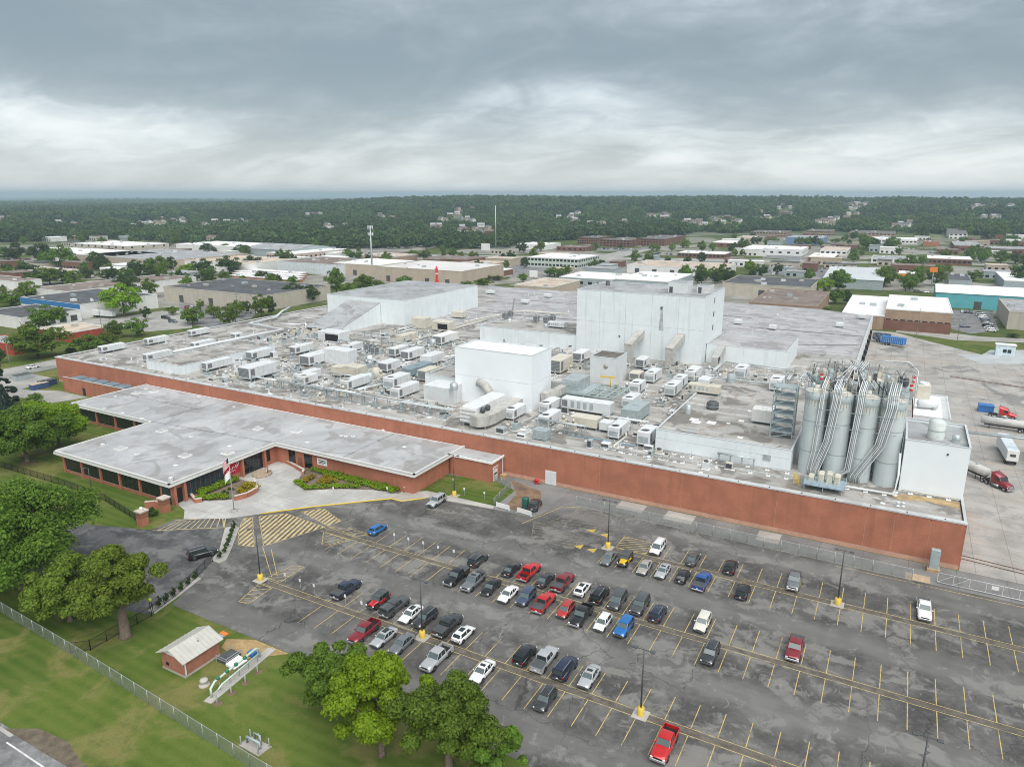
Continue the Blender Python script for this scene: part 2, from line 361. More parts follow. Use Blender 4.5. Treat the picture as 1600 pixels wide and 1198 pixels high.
M_CREAM = mat('cream_painted_metal', (.57, .54, .455), .55, 0, .08, .6, dirt=(.3, .26, .2), dirt_amt=.35)
M_GALV = mat('galvanised_steel', (.43, .47, .48), .4, .35, .14, .9)
M_GREYM = mat('grey_painted_steel', (.33, .38, .39), .5, 0, .12, .9)
M_DKGREY = mat('dark_grey_metal', (.075, .08, .085), .55, 0, .15, 1.)
M_BLACK = mat('black_metal', (.014, .014, .015), .5, 0, .1, 1.)
M_COIL = mat('coil_grey', (.17, .175, .18), .6, 0, .2, 2.); M_FAN = mat('fan_grille_dark', (.05, .052, .055), .6, 0, .2, 3.)
M_DUCT = mat('weathered_duct', (.46, .45, .42), .6, .1, .1, .7, dirt=(.22, .19, .16), dirt_amt=.4)
M_SILO = mat('silo_grey_green', (.52, .575, .575), .42, 0, .05, .25, streak=True)
M_YEL = mat('yellow_paint', (.62, .44, .06), .6, 0, .1, 1.2)
M_YLINE = mat('worn_yellow_line', (.50, .37, .13), .8, 0, .25, 1.4, dirt=(.15, .135, .11), dirt_amt=.8)
M_WLINE = mat('worn_white_line', (.62, .62, .6), .8, 0, .2, 1.4, dirt=(.2, .2, .19), dirt_amt=.5)
M_ORANGE = mat('orange_paint', (.75, .22, .03), .5); M_RED = mat('red_paint', (.55, .03, .025), .45)
M_BLUE = mat('blue_paint', (.04, .16, .42), .45); M_TEAL = mat('teal_wall', (.11, .40, .44), .6, 0, .06, .3)
M_TAN = mat('tan_panel', (.44, .37, .29), .75, 0, .07, .3, streak=True); M_BEIGE = mat('beige_block', (.46, .42, .35), .8, 0, .06, .3, streak=True)
M_OFFW = mat('offwhite_panel', (.70, .70, .68), .6, 0, .05, .2, streak=True)
M_WOOD = mat('pale_timber', (.42, .29, .16), .8, 0, .2, 2.)
M_SOIL = mat('bare_soil', (.15, .10, .065), .95, 0, .25, 1.2); M_SAND = mat('straw_soil', (.36, .25, .12), .95, 0, .2, .9)
M_GLASS = m_glass('dark_window_glass'); M_CARGLASS = m_glass('car_glass', (.025, .034, .036), .05); M_SHIELD = m_glass('windscreen_glass', (.10, .128, .132), .06)  # windscreen base colour carries the sky reflection and the dashboard behind it
M_TYRE = mat('tyre_rubber', (.02, .02, .021), .8); M_RIM = mat('alloy_rim', (.5, .5, .52), .3, .7)
M_BARK = mat('bark', (.17, .13, .10), .95, 0, .3, 4., bump=.6)
M_ROOFMAIN = m_roof('factory_roof_membrane', (.345, .33, .31), (.62, .61, .59), (.15, .138, .122), (.19, .135, .095))
M_ROOFBACK = m_roof('back_roof_membrane', (.37, .365, .37), (.55, .545, .555), (.25, .24, .245), (.30, .28, .265))
M_ROOFOFF = m_roof('office_roof_membrane', (.40, .405, .41), (.53, .535, .54), (.21, .20, .19), (.24, .18, .13), 1)
M_ROOFWHITE = mat('white_roof_sheet', (.80, .80, .79), .6, 0, .05, .08, dirt=(.55, .54, .52), dirt_amt=.4)
M_ROOFDARK = m_roof('dark_roof_membrane', (.085, .09, .098), (.16, .165, .17), (.06, .06, .065), (.10, .09, .085))
M_ROOFBROWN = m_roof('brown_gravel_roof', (.21, .165, .14), (.30, .25, .22), (.13, .105, .09), (.16, .11, .09))
M_ROOFGREY = m_roof('grey_roof_membrane', (.33, .34, .35), (.46, .47, .48), (.22, .22, .22), (.25, .22, .19))
M_ROOFTAN = m_roof('tan_gravel_roof', (.52, .43, .34), (.66, .58, .50), (.36, .3, .25), (.38, .28, .2))
M_SHINGLE = mat('grey_shingle', (.13, .125, .125), .9, 0, .2, .5)
M_CHAIN = mat('galvanised_wire', (.42, .46, .44), .5, .5, .1, 1.)

# ------------------------------------------------------------------ terrain
def sst(a, b, v): t = np.clip((v - a) / (b - a), 0, 1); return t * t * (3 - 2 * t)
def terrain(x, y):
    x = np.asarray(x, float); y = np.asarray(y, float)
    c, s = math.cos(YAW), math.sin(YAW); a = c * x + s * y; b = -s * x + c * y
    r = np.hypot(x, y); az = np.arctan2(a, np.maximum(b, 1.)); fwd = b > 0
    t = sst(900., 2700., r) * fwd
    ridge = (2. + 32. * sst(-.55, -.05, az)) * np.exp(-((r - 3000.) / 1500.) ** 2)
    hum = 5. * np.sin(x / 610. + 1.) * np.sin(y / 740.) + 3. * np.sin(x / 240. + y / 310.)
    low = -22. * sst(2600., 6000., r) * (1 - .5 * sst(-.2, .3, az))
    farh = (8. + 10. * np.sin(az * 9.) + 7. * np.sin(az * 23. + 1.)) * sst(8000., 15000., r)
    far2 = 10. * np.sin(az * 14. + 2.) * np.exp(-((r - 7000.) / 1200.) ** 2)
    return t * (ridge + hum * (.4 + .6 * sst(1800, 4000, r)) + low + farh + far2)
def make_ground():
    rs = [0, 60, 120, 200, 300, 450, 650, 900, 1100, 1250] + list(np.arange(1400, 6000, 200)) + [6500, 7000, 7600, 8200, 9000, 10000, 11500, 13000, 15000, 18000, 22000]
    angs = np.radians(np.concatenate([np.arange(-52, 52, 1.), np.arange(52, 308, 8.)]))
    vs = [(0, 0, 0)]; fs = []; n = len(angs)
    for r in rs[1:]:
        A = angs + YAW * 0; ax = np.sin(A) * r; by = np.cos(A) * r
        X = math.cos(YAW) * ax - math.sin(YAW) * by; Y = math.sin(YAW) * ax + math.cos(YAW) * by; Z = terrain(X, Y)
        vs += list(zip(X.tolist(), Y.tolist(), Z.tolist()))
    for i in range(n): j = (i + 1) % n; fs.append((0, 1 + j, 1 + i))
    for k in range(len(rs) - 2):
        o = 1 + k * n
        for i in range(n): j = (i + 1) % n; fs.append((o + i, o + j, o + n + j, o + n + i))
    m = MB(); m.add(vs, fs, True); return struct('ground', m, m_ground())
make_ground()
L1, L2_, L3_ = .012, .022, .032
def rect(x0, y0, x1, y1): return [(x0, y0), (x1, y0), (x1, y1), (x0, y1)]
M_LOT = m_asphalt('parking_asphalt', True); M_ROAD = m_asphalt('road_asphalt', False, (.20, .20, .20), (.30, .30, .29)); M_DRIVE = m_asphalt('driveway_asphalt', False, (.085, .085, .086), (.17, .17, .163))
M_YARD = m_concrete('yard_concrete', (.35, .333, .31), (6., 4.6), (.16, .15, .14), .7, ((.37, .32, .27), (.14, .14, .142)))
M_PLAZA = m_concrete('plaza_concrete', (.44, .43, .41), (4.5, 4.5), (.30, .29, .28), .4)
M_STRIP = m_concrete('service_concrete', (.20, .195, .19), (7.5, 8.), (.13, .125, .12), .5)
M_FARROAD = m_concrete('far_road_concrete', (.33, .32, .30), None, (.26, .25, .24), .4)
lot = struct('parking_lot', MB().sheet([(-99.4, 66), (-98.5, 63.6), (-60, 63.6), (-30, 61.5), (80, 61.5), (80, 130.6), (-55, 130.6), (-58.6, 129.2), (-61.2, 121), (-70.6, 120.4), (-86, 118.8), (-93, 114), (-105.5, 102.5), (-112.6, 94.6), (-117, 90.1), (-113.7, 87), (-107.3, 80.4), (-105, 76.6), (-101.6, 71)], L2_), M_LOT)
struct('driveway', MB().sheet([(-99, 60), (-101.5, 71), (-105, 76.5), (-107.4, 80.5), (-113.8, 87), (-117.4, 90.4), (-126, 84.8), (-126, 79.2), (-129, 78.2), (-137, 75.5), (-152, 71), (-152, 56), (-112, 57)], L1), M_DRIVE)
struct('plaza_pavement', MB().sheet([(-117, 89.9), (-112.6, 94.7), (-105.2, 102.8), (-93, 114.4), (-92.4, 119), (-97, 121.5), (-128, 122.5), (-137, 119), (-139, 92), (-128, 88.5), (-124.5, 85.6)], L3_), M_PLAZA)
sw = MB(); sw.prism([(-92.8, 114.6), (-90, 114.2), (-86, 118.9), (-70.7, 120.5), (-71, 121.9), (-88.6, 121.6), (-93, 118)], .0, .13); struct('sidewalk', sw, M_CONC)
struct('service_strip', MB().sheet([(-92, 131.6), (-78, 134.2), (-71.2, 131.6), (-71, 121.9), (-70.6, 120.5), (-61.2, 121.2), (-58.6, 129.3), (-55, 130.7), (80, 130.7), (80, 138.3), (-92, 138.3)], L1), M_STRIP)
struct('truck_yard', MB().sheet([(15.4, 138.4), (140, 138.4), (140, 331), (46.4, 336), (28.9, 355), (0, 389), (-9.8, 389), (-9.8, 246), (7, 246), (7, 170), (15.4, 170)], L1 + .002), M_YARD)
for x0, y0, x1, y1 in ((-48, 134.0, -42.2, 138), (-37.5, 133.6, -31.6, 138), (-18.8, 133.2, -14.6, 137.8)):
    tag(MB().sheet(rect(x0, y0, x1, y1), L1 + .006).build('concrete_pad', M_CONC), kind='structure')
struct('oil_stained_apron', MB().sheet([(-69, 122.5), (-63, 122.2), (-62, 127), (-66, 134), (-75, 136.5), (-70, 130)], L1 + .006), mat('rusty_apron', (.20, .13, .08), .9, 0, .3, .5, dirt=(.10, .08, .07), dirt_amt=.7))
struct('straw_patch', MB().sheet([(-83, 61.6), (-79, 63.5), (-72, 63.5), (-75, 61), (-77.5, 59), (-82, 59.8)], L1), M_SAND)
struct('gravel_pad', MB().sheet(rect(7.0, 130.8, 10.8, 133.4), L1 + .012), mat('pale_gravel', (.42, .32, .22), .95, 0, .2, 1.5))
# near road at lower left with kerb line
rd = struct('road', MB().sheet([(-260, 17), (60, 16.5), (60, 35.2), (-260, 36.)], L1), M_ROAD)
MB().sheet([(-140, 35.0), (-90, 34.75), (-90, 35.2), (-140, 35.45)], L1 + .008).build('kerb_edge', M_CONC, rd)
MB().sheet([(-89.5, 34.0), (-30, 33.6), (-30, 33.78), (-89.5, 34.2)], L1 + .008).build('edge_line', M_WLINE, rd)
for k in range(12): MB().sheet(rect(-140 + k * 9, 25.8, -135 + k * 9, 25.95), L1 + .008).build('lane_line', M_YLINE, rd)
struct('verge_soil', MB().sheet([(-92, 35.4), (-88.5, 37.3), (-83, 37.8), (-78, 36.6), (-72, 36.9), (-66, 35.6), (-92, 35.2)], L1 + .004), mat('verge_dirt', (.13, .105, .075), .95, 0, .3, .8))
# street to the left of the factory and the avenue beyond
struct('side_street', MB().sheet([(-299.5, -100), (-284, -100), (-284, 640), (-299.5, 640)], L1), M_FARROAD)
struct('gravel_lane', MB().sheet([(-284, 116), (-262, 112), (-252, 120), (-236, 121), (-232, 131), (-248, 131), (-262, 126), (-268, 140), (-284, 140)], L1 + .003), M_FARROAD)
struct('avenue', MB().sheet([(-700, 556), (420, 930), (420, 958), (-700, 584)], L1), M_FARROAD)
struct('hill_road', MB().sheet([(-290, 640), (-262, 640), (-290, 1245), (-318, 1245)], L1 + .003), M_FARROAD)
def pxsheet(name, c, pts, m, z=L1 + .006): return struct(name, MB().sheet([tuple(PC(c, a, b)[:2]) for a, b in pts], z), m)
M_FARLOT = m_asphalt('far_lot_asphalt', False, (.17, .17, .172), (.26, .26, .25))
pxsheet('access_road', 'm', [(0, 215), (640, 300), (1000, 345), (1497, 365), (1497, 415), (700, 385), (300, 330), (0, 290)], M_FARROAD, L1 + .012)
pxsheet('wash_pad', 'm', [(700, 545), (1000, 560), (1100, 500), (1497, 500), (1497, 665), (1000, 660)], mat('wash_pad_concrete', (.40, .42, .43), .8, 0, .12, .15), L1 + .004)
pxsheet('far_lot', 'L2', [(0, 930), (300, 900), (700, 960), (600, 1050), (250, 1130), (0, 1080)], M_FARLOT)
pxsheet('far_lot', 'L4', [(500, 470), (1000, 430), (1180, 420), (1000, 470), (700, 495), (480, 490)], M_FARLOT)
pxsheet('far_lot', 'L5', [(470, 620), (1080, 625), (1000, 720), (930, 705), (400, 690)], M_FARLOT)
pxsheet('far_lot', 'L5', [(150, 420), (700, 400), (1000, 425), (960, 440), (790, 570), (500, 545), (300, 470)], M_FARLOT)
pxsheet('far_lot', 'L6', [(1000, 980), (1320, 990), (1390, 1150), (1150, 1180), (960, 1130)], M_FARLOT)
pxsheet('far_lot', 'L6', [(560, 460), (1000, 440), (1240, 490), (1330, 560), (1220, 590), (1150, 530), (800, 530), (330, 480)], M_FARLOT, L1 + .012)
pxsheet('far_lot', 'L1', [(560, 1060), (1000, 1040), (1400, 980), (1597, 1000), (1597, 1130), (1240, 1160), (850, 1120)], M_FARROAD, L1 + .009)
pxsheet('far_lot', 'L3', [(1190, 590), (1597, 580), (1597, 640), (1280, 700), (1200, 620)], M_FARLOT)
pxsheet('far_lot', 'L4', [(0, 570), (450, 590), (700, 575), (760, 640), (560, 640), (0, 650)], M_FARLOT, L1 + .012)

# ------------------------------------------------------------------ painted markings of the lot (each line a piece of the lot)
def pl(p, q, w=.11, m=M_YLINE, name='painted_line'):
    p, q = Vector((*p, 0)), Vector((*q, 0)); d = (q - p).normalized(); a = Vector((-d.y, d.x, 0)) * w / 2
    return MB().sheet([(v.x, v.y) for v in (p - a, q - a, q + a, p + a)], L2_ + .006).build(name, m, lot)
LM = {}
def stall(x, y0, y1, m=M_YLINE):
    k = round(y1 - y0, 2)
    if k not in LM: LM[k] = MB().sheet(rect(-.055, 0, .055, k), 0).mesh('stall_line'); LM[k].materials.append(m)
    o = bpy.data.objects.new('stall_line', LM[k]); COL.objects.link(o); o.parent = lot; o.location = (x, y0, L2_ + .006)
S = 3.352
for k in range(-15, 22):
    x = -26.4 + S * k; stall(x, 76.75, 81.6)
    if x > -40.5 or -78 < x < -62: stall(x, 69.9, 75.45)
    elif x < -40: stall(x, 70.2, 75.45)
for k in range(-18, 22):
    x = -29.3 + S * k
    stall(x, 89.6, 95.2)
    if x < -66 and x > -83 or x > -58: stall(x, 96.6, 102.4)
for k in range(-6, 17):
    x = -22.3 + S * k; stall(x, 109.8, 115.5)
    if x > -36.5: stall(x, 117., 122.3)
for x0, x1, y in ((-90.5, 60, 75.45), (-90.5, 60, 76.75), (-96, 60, 95.25), (-96, 60, 96.55), (-42.5, 60, 115.55), (-42.5, 60, 117.)): pl((x0, y), (x1, y), .10)
tag(MB().sheet(rect(-90, 75.7, 60, 76.5), L2_ + .003).build('median_strip', mat('gritty_median', (.12, .105, .085), .95, 0, .3, .9), lot))
tag(MB().sheet(rect(-96, 95.5, 60, 96.3), L2_ + .003).build('median_strip', MATS['gritty_median'], lot))
tag(MB().sheet(rect(-42, 115.8, 60, 116.8), L2_ + .003).build('median_strip', MATS['gritty_median'], lot))
def clip_hatch(poly, ang, gap, w, m=M_YLINE):
    c, s = math.cos(ang), math.sin(ang); pr = [(x * c + y * s, -x * s + y * c) for x, y in poly]; lo = min(p[1] for p in pr); hi = max(p[1] for p in pr); v = lo + gap * .5
    while v < hi:
        xs = []
        for i in range(len(pr)):
            a, b = pr[i], pr[(i + 1) % len(pr)]
            if (a[1] - v) * (b[1] - v) < 0: xs.append(a[0] + (b[0] - a[0]) * (v - a[1]) / (b[1] - a[1]))
        xs.sort()
        for i in range(0, len(xs) - 1, 2): pl((xs[i] * c - v * s, xs[i] * s + v * c), (xs[i + 1] * c - v * s, xs[i + 1] * s + v * c), w, m, 'hatch_line')
        v += gap
    for i in range(len(poly)): pl(poly[i], poly[(i + 1) % len(poly)], .12, m)
M_YHATCH = mat('pale_yellow_hatch', (.50, .39, .19), .8, 0, .2, 1.2, dirt=(.2, .18, .14), dirt_amt=.5)
clip_hatch([(-111.8, 94.0), (-107.8, 97.8), (-96.2, 96.9), (-100.8, 85.2)], R(107), 1.0, .52, M_YHATCH)
clip_hatch([(-113.9, 91.9), (-112.7, 93.1), (-102.2, 84.2), (-105.4, 83.1), (-111.2, 88.3)], R(107), 1.0, .52, M_YHATCH)
clip_hatch([(-105.8, 99.9), (-102.6, 103.4), (-95.2, 100.6), (-96, 97.6)], R(98), 1.0, .52, M_YHATCH)
clip_hatch([(-95.6, 97.2), (-92, 98.8), (-86, 98.8), (-88, 96.9)], R(60), 1.2, .12); clip_hatch([(-95, 95.2), (-91.5, 91), (-89.5, 92), (-88, 95)], R(60), 1.2, .12)
clip_hatch([(-91.0, 75.2), (-89.6, 69.6), (-87.7, 69.8), (-88, 75.2)], R(40), 1.2, .12); clip_hatch([(-91.4, 77.2), (-90.5, 82.5), (-88.4, 83.2), (-88.2, 77.2)], R(40), 1.2, .12)
clip_hatch([(-41.6, 117.2), (-35.8, 117.2), (-35.8, 122.2), (-41.6, 122.2)], R(38), .9, .14)
clip_hatch([(-57.5, 113.0), (-48.5, 112.6), (-48.8, 117.5), (-60.2, 119.5)], R(10), 1.1, .12, mat('faded_hatch', (.22, .19, .14), .9, 0, .3, 1.))
clip_hatch([(-57.5, 120.5), (-47, 120.3), (-47, 129.4), (-54, 129.4)], R(12), 1.2, .12, MATS['faded_hatch'])
clip_hatch([(-82, 112.5), (-75.5, 112.5), (-75.5, 117.8), (-79.5, 117.8)], R(30), 1.0, .12, MATS['faded_hatch'])
for u, v in ((925, 828.5), (946, 835.5), (905, 853.5), (926, 859)):
    p = P(u, v); MB().sheet([(p.x - 1.1, p.y - .3), (p.x + .6, p.y - .9), (p.x + .5, p.y + 1.0)], L2_ + .006).build('painted_arrow', mat('worn_arrow', (.48, .33, .07), .8, 0, .2, 1.5), lot)
pl((-100.9, 85), (-90.8, 77.8), .12); pl((-98.6, 85), (-90.2, 78.5), .12); pl((-62, 117.5), (-58, 129), .14); pl((-58, 129), (-54.5, 130.3), .14); pl((-4, 129.6), (60, 130.0), .12)
yk = MB(); yk.tube([(-112.3, 95.0, .1), (-105.2, 102.9, .1), (-93, 114.3, .1), (-90.2, 114.3, .1), (-86.5, 118.2, .1)], .16, 6); yk.build('yellow_kerb', M_YEL, lot)
drv = bpy.data.objects['driveway']
def hatch_on(poly, par, z, n, ang):
    pass
for k in range(11):
    t = k / 10; a = Vector((-124.6, 79.6)).lerp(Vector((-114.4, 87.2)), t); b = Vector((-124.2, 84.4)).lerp(Vector((-117.4, 90.4)), min(1, t * 1.05))
    q = b + Vector((-.6, -.4)); d = (q - a).normalized(); n_ = Vector((-d.y, d.x)) * .09
    MB().sheet([tuple(v) for v in (a - n_, q - n_, q + n_, a + n_)], L1 + .006).build('crosswalk_line', M_YHATCH, drv)
for a, b in (((-125.4, 79.2), (-114.0, 87.0)), ((-125.6, 84.4), (-117.6, 90.2)), ((-114.0, 87.0), (-117.4, 90.2))):
    a, b = Vector(a), Vector(b); d = (b - a).normalized(); n_ = Vector((-d.y, d.x)) * .1
    MB().sheet([tuple(v) for v in (a - n_, b - n_, b + n_, a + n_)], L1 + .007).build('crosswalk_edge', M_YHATCH, drv)
# ------------------------------------------------------------------ factory
ROOF, PAR = 8.6, 9.05
FY = 138.5
def PY(u, v, y):            # pixel -> point on the vertical plane at depth y
    d = ray(u, v); t = y / d[1]; return Vector((d[0] * t, y, H + d[2] * t))
def PCY(c, a, b, y): o = CR[c]; return PY(o[0] + a / o[2], o[1] + b / o[2], y)
FOOT = [(-262, FY), (15.2, FY), (15.2, 168), (7, 168), (7, 246), (-10, 246), (-10, 379), (-38, 391.5), (-300 + 38, 391.5), (-262, 300)]
fac = thing('factory_building', 'huge low red brick factory with grey flat roof beside the parking lot', 'building', (-120, FY, 0))
MB().prism([(-262, FY + .035), (15.0, FY + .035), (15.0, 168), (6.8, 168), (6.8, 246), (-10.2, 246), (-10.2, 379), (-38, 391.3), (-261.8, 391.3), (-261.8, 300)], 0, ROOF - .3).build('wall_core', mat('tan_sealant', (.52, .30, .22), .8), fac)
MB().sheet([(-261.6, FY + .5), (14.8, FY + .5), (14.8, 168), (6.6, 168), (6.6, 246), (-10.4, 246), (-10.4, 379), (-38, 391), (-261.6, 391), (-261.6, 300)], ROOF).build('roof', M_ROOFMAIN, fac)
xs = [-262.] + sorted([PY(u, v, FY).x for u, v in ((1456, 810), (1400, 800), (1356, 790), (1215, 768), (1067, 740), (937.5, 718), (820, 694))] + [-262 + 17.9 * k for k in range(1, 11)]) + [15.2]
fw = MB().box(-262, FY + .05, 0, 15.2, FY + .3, .95).build('wall_plinth', M_CONC, fac)
DOORX = (-67.0, -64.2)
for a, b in zip(xs, xs[1:]):
    for p, q, z0 in ((a, b, .95),):
        MB().box(p + .035, FY, z0, q - .035, FY + .26, PAR - .25).build('brick_panel', M_BRICK, fac)
MB().box(15.15, FY + .3, 0, 15.45, 168, PAR - .25).build('side_wall', M_BRICK, fac)
MB().box(-262.3, FY + .3, 0, -262, 391.3, PAR - .25).build('side_wall', M_BRICK, fac)
MB().box(-10.1, 246, 0, -9.8, 379, PAR - .25).build('dock_wall', M_OFFW, fac)
MB().box(-262.4, FY - .08, PAR - .25, 15.5, FY + 1.3, PAR).build('coping', mat('coping_metal', (.52, .53, .53), .5, .1, .12, .4, dirt=(.3, .28, .26), dirt_amt=.4), fac)
for x0, y0, x1, y1 in ((15.0, FY + 1.3, 15.5, 168), (-262.4, FY + 1.3, -261.3, 330), (-10.5, 246, -9.7, 379)): MB().box(x0, y0, PAR - .25, x1, y1, PAR).build('coping', MATS['coping_metal'], fac)
for k in range(46):
    x = -258 + k * 6.0; MB().box(x, FY + .2, PAR, x + .22, FY + .5, PAR + .12).build('coping_clip', M_DKGREY, fac) if x < 14 else None
MB().sheet([(-190, 262), (-104.2, 272), (-104.2, 269), (-56, 268), (-56, 276), (-10.6, 276), (-10.6, 378.5), (-38.5, 390.5), (-232, 390.5), (-190, 330)], ROOF + .05).build('roof_back', M_ROOFBACK, fac)
for a, b in (((-190, 300), (-104, 300)), ((-180, 345), (-60, 345)), ((-56, 320), (-11, 320)), ((-104, 330), (-60, 300)), ((-150, 272), (-190, 350)), ((-56, 278), (-12, 300))):
    MB().beam((*a, ROOF + .15), (*b, ROOF + .15), .5, .25).build('roof_joint', mat('roof_joint_dark', (.2, .19, .185), .8), fac)
d = thing('steel_door', 'white steel double door in the long brick wall', 'door', ((DOORX[0] + DOORX[1]) / 2, FY, 0))
MB().box(DOORX[0], FY - .06, 0.02, DOORX[1], FY - .012, 3.4).build('door_frame', M_OFFW, d); MB().box(DOORX[0] + .12, FY - .1, .04, -65.63, FY - .06, 3.28).build('door_leaf', M_WHITE2, d); MB().box(-65.57, FY - .1, .04, DOORX[1] - .12, FY - .06, 3.28).build('door_leaf', M_WHITE2, d)
for k in range(9):
    y = 262 + k * 12.; q = thing('dock_shelter', 'black dock shelter on the east wall, %s from the near end' % nth(k), 'dock shelter', (-9.5, y, 0), 0, 'dock shelters along the east wall')
    m = MB(); m.box(-9.78, y - 1.9, .9, -9.0, y - 1.5, 5.); m.box(-9.78, y + 1.5, .9, -9., y + 1.9, 5.); m.box(-9.78, y - 1.9, 4.6, -8.9, y + 1.9, 5.2); m.build('shelter_frame', M_BLACK, q); MB().box(-9.77, y - 1.5, .9, -9.6, y + 1.5, 4.6).build('door_curtain', M_OFFW, q)
# brick extension on the left, with a sunken plant roof
ex = thing('brick_annex', 'low brick annex with sunken equipment roof at the factory left corner', 'building', (-225, 135, 0))
for b in ((-247, 131.8, 0, -205, 132.15, 5.0), (-247, 132.15, 0, -246.65, 138.45, 5.), (-205.3, 132.15, 0, -205, 138.45, 5.)): MB().box(*b).build('wall', M_BRICK, ex)
MB().box(-246.6, 132.2, 3.3, -205.4, 138.4, 3.5).build('roof', M_ROOFGREY, ex); MB().box(-247.1, 131.7, 5., -205, 132.25, 5.12).build('coping', M_CONC, ex)
for k in range(6): MB().cbox((-243 + k * 6., 135.3, 4.1), (4.2, 3.4, 1.15), .15).build('roof_unit', mat('blue_grey_cabinet', (.16, .22, .26), .5), ex)
MB().box(-236, 131.7, .05, -234.6, 131.79, 2.5).build('door', M_BLACK, ex)

def block(name, label, x0, y0, x1, y1, z1, wall, roofm, seams=(), zseam=None, par=.35, z0=ROOF, cat='building'):
    t = thing(name, label, cat, ((x0 + x1) / 2, y0, z0)); zs = [z0] + ([zseam] if zseam else []) + [z1]
    MB().box(x0 + .12, y0 + .12, z0, x1 - .12, y1 - .12, z1 - par).build('core', mat('seam_grey', (.42, .45, .46), .6), t)
    XS = [x0] + list(seams) + [x1]
    for a, b in zip(XS, XS[1:]):
        for c, d_ in zip(zs, zs[1:]):
            MB().box(a + .03, y0, c + .02, b - .03, y0 + .12, d_ - .03).build('wall_panel', wall, t)
    n = max(1, round((y1 - y0) / 12))
    for k in range(n):
        a, b = y0 + .121 + (y1 - y0 - .121) * k / n, y0 + .121 + (y1 - y0 - .121) * (k + 1) / n
        for c, d_ in zip(zs, zs[1:]):
            MB().box(x1 - .12, a + .03, c + .02, x1, b - .03, d_ - .03).build('wall_panel', wall, t)
    MB().box(x0, y0 + .13, z0, x0 + .12, y1, z1).build('wall_panel', wall, t); MB().box(x0 + .13, y1 - .12, z0, x1 - .13, y1, z1).build('wall_panel', wall, t)
    MB().sheet(rect(x0 + .12, y0 + .12, x1 - .12, y1 - .12), z1 - par + .02).build('roof', roofm, t)
    c = MB(); c.box(x0 - .06, y0 - .06, z1, x1 + .06, y0 + .3, z1 + .12); c.box(x0 - .06, y1 - .3, z1, x1 + .06, y1 + .06, z1 + .12); c.box(x0 - .06, y0 + .3, z1, x0 + .3, y1 - .3, z1 + .12); c.box(x1 - .3, y0 + .3, z1, x1 + .06, y1 - .3, z1 + .12)
    c.build('edge_trim', mat('trim_grey', (.55, .58, .6), .5), t); return t
big = block('process_tower', 'tallest white panelled tower block in the middle of the factory roof', -103.4, 238.5, -56.8, 267.5, 31.6, M_WHITE, M_ROOFGREY, [-94.3, -84.6, -75, -65.6], 20.4)
for x in (-86.5,): MB().box(x - .3, 238.3, 15.6, x + .3, 238.49, 16.1).build('wall_vent', M_DKGREY, big)
sv = PCY('F', 820, 430, 238.5); MB().box(sv.x - .35, 238.1, sv.z - .35, sv.x + .35, 238.49, sv.z + .35).build('wall_vent', M_DKGREY, big); MB().sheet([(0, 0)] * 3, 0)
MB().add([(sv.x - .7, 238.48, sv.z - 8), (sv.x + 1.0, 238.48, sv.z - 8), (sv.x + .35, 238.48, sv.z - .6), (sv.x - .3, 238.48, sv.z - .6)], [(0, 1, 2, 3)]).build('soot_stain', mat('soot_streak', (.40, .43, .44), .7, 0, .2, .6), big)
for v in (355, 460, 558): p = PC('F', 1265, v, 0); MB().box(-56.79, 251.5, {355: 28.2, 460: 23.4, 558: 18.6}[v], -56.7, 252.5, {355: 30.0, 460: 25.2, 558: 20.4}[v]).build('window', M_GLASS, big)
for i, (x0, y0, x1, y1, h) in enumerate(((-72.5, 248, -65.5, 255, 3.8), (-63.3, 252, -58.4, 257, 2.6))):
    b = block('roof_hut', ['larger white stair hut with dark door on the tallest block', 'smaller white hut on the right end of the tallest block'][i], x0, y0, x1, y1, 31.25 + h, M_WHITE2, M_ROOFGREY, z0=31.28, par=.1, cat='hut')
    MB().box(x0 + .5, y0 - .08, 31.3, x0 + 1.7, y0 - .005, 33.4).build('door', M_DKGREY, b)
cw = block('process_block', 'bright white smooth block standing near the front of the factory roof', -107.1, 162.2, -82.8, 174, 24.0, mat('bright_white_panel', (.80, .84, .86), .45, 0, .02, .2), M_ROOFWHITE, [], 16.2)
block('low_white_block', 'low white block with dark roof joined to the left of the bright white block', -119.5, 165, -107.3, 178, 14., M_WHITE, M_ROOFMAIN)
LLb = block('rear_white_hall', 'long white hall with flat grey roof at the rear left of the factory', -236, 250, -191, 312, 19.8, M_WHITE, M_ROOFGREY, [-222, -205], None)
# sloping gallery roof that climbs to the rear left hall
g0, g1, g2, g3 = PC('A', 200, 382, 9.6), PC('A', 515, 392, 9.6), PC('A', 830, 192, 17.6), PC('A', 555, 178, 17.6)
ga = thing('sloping_gallery', 'sloping grey gallery roof climbing to the rear white hall', 'gallery', (g0.x, g0.y, ROOF))
x0, x1, ya, yb = g0.x, (g1.x + g2.x) / 2, min(g0.y, g1.y), 249.8
ga_v = [(x0, ya, 9.7), (x1, ya, 9.7), (x1, yb, 17.8), (x0, yb, 17.8)]
MB().add(ga_v + [(a, b, c + .25) for a, b, c in ga_v], [(3, 2, 1, 0), (4, 5, 6, 7), (0, 1, 5, 4), (1, 2, 6, 5), (2, 3, 7, 6), (3, 0, 4, 7)]).build('roof', M_ROOFGREY, ga)
for x in (x0 + .1, x1 - .1): MB().add([(x - .1, ya, ROOF), (x + .1, ya, ROOF), (x + .1, yb, ROOF), (x - .1, yb, ROOF), (x - .1, ya, 9.69), (x + .1, ya, 9.69), (x + .1, yb, 17.79), (x - .1, yb, 17.79)], [(3, 2, 1, 0), (4, 5, 6, 7), (0, 1, 5, 4), (1, 2, 6, 5), (2, 3, 7, 6), (3, 0, 4, 7)]).build('side_wall', M_WHITE, ga)
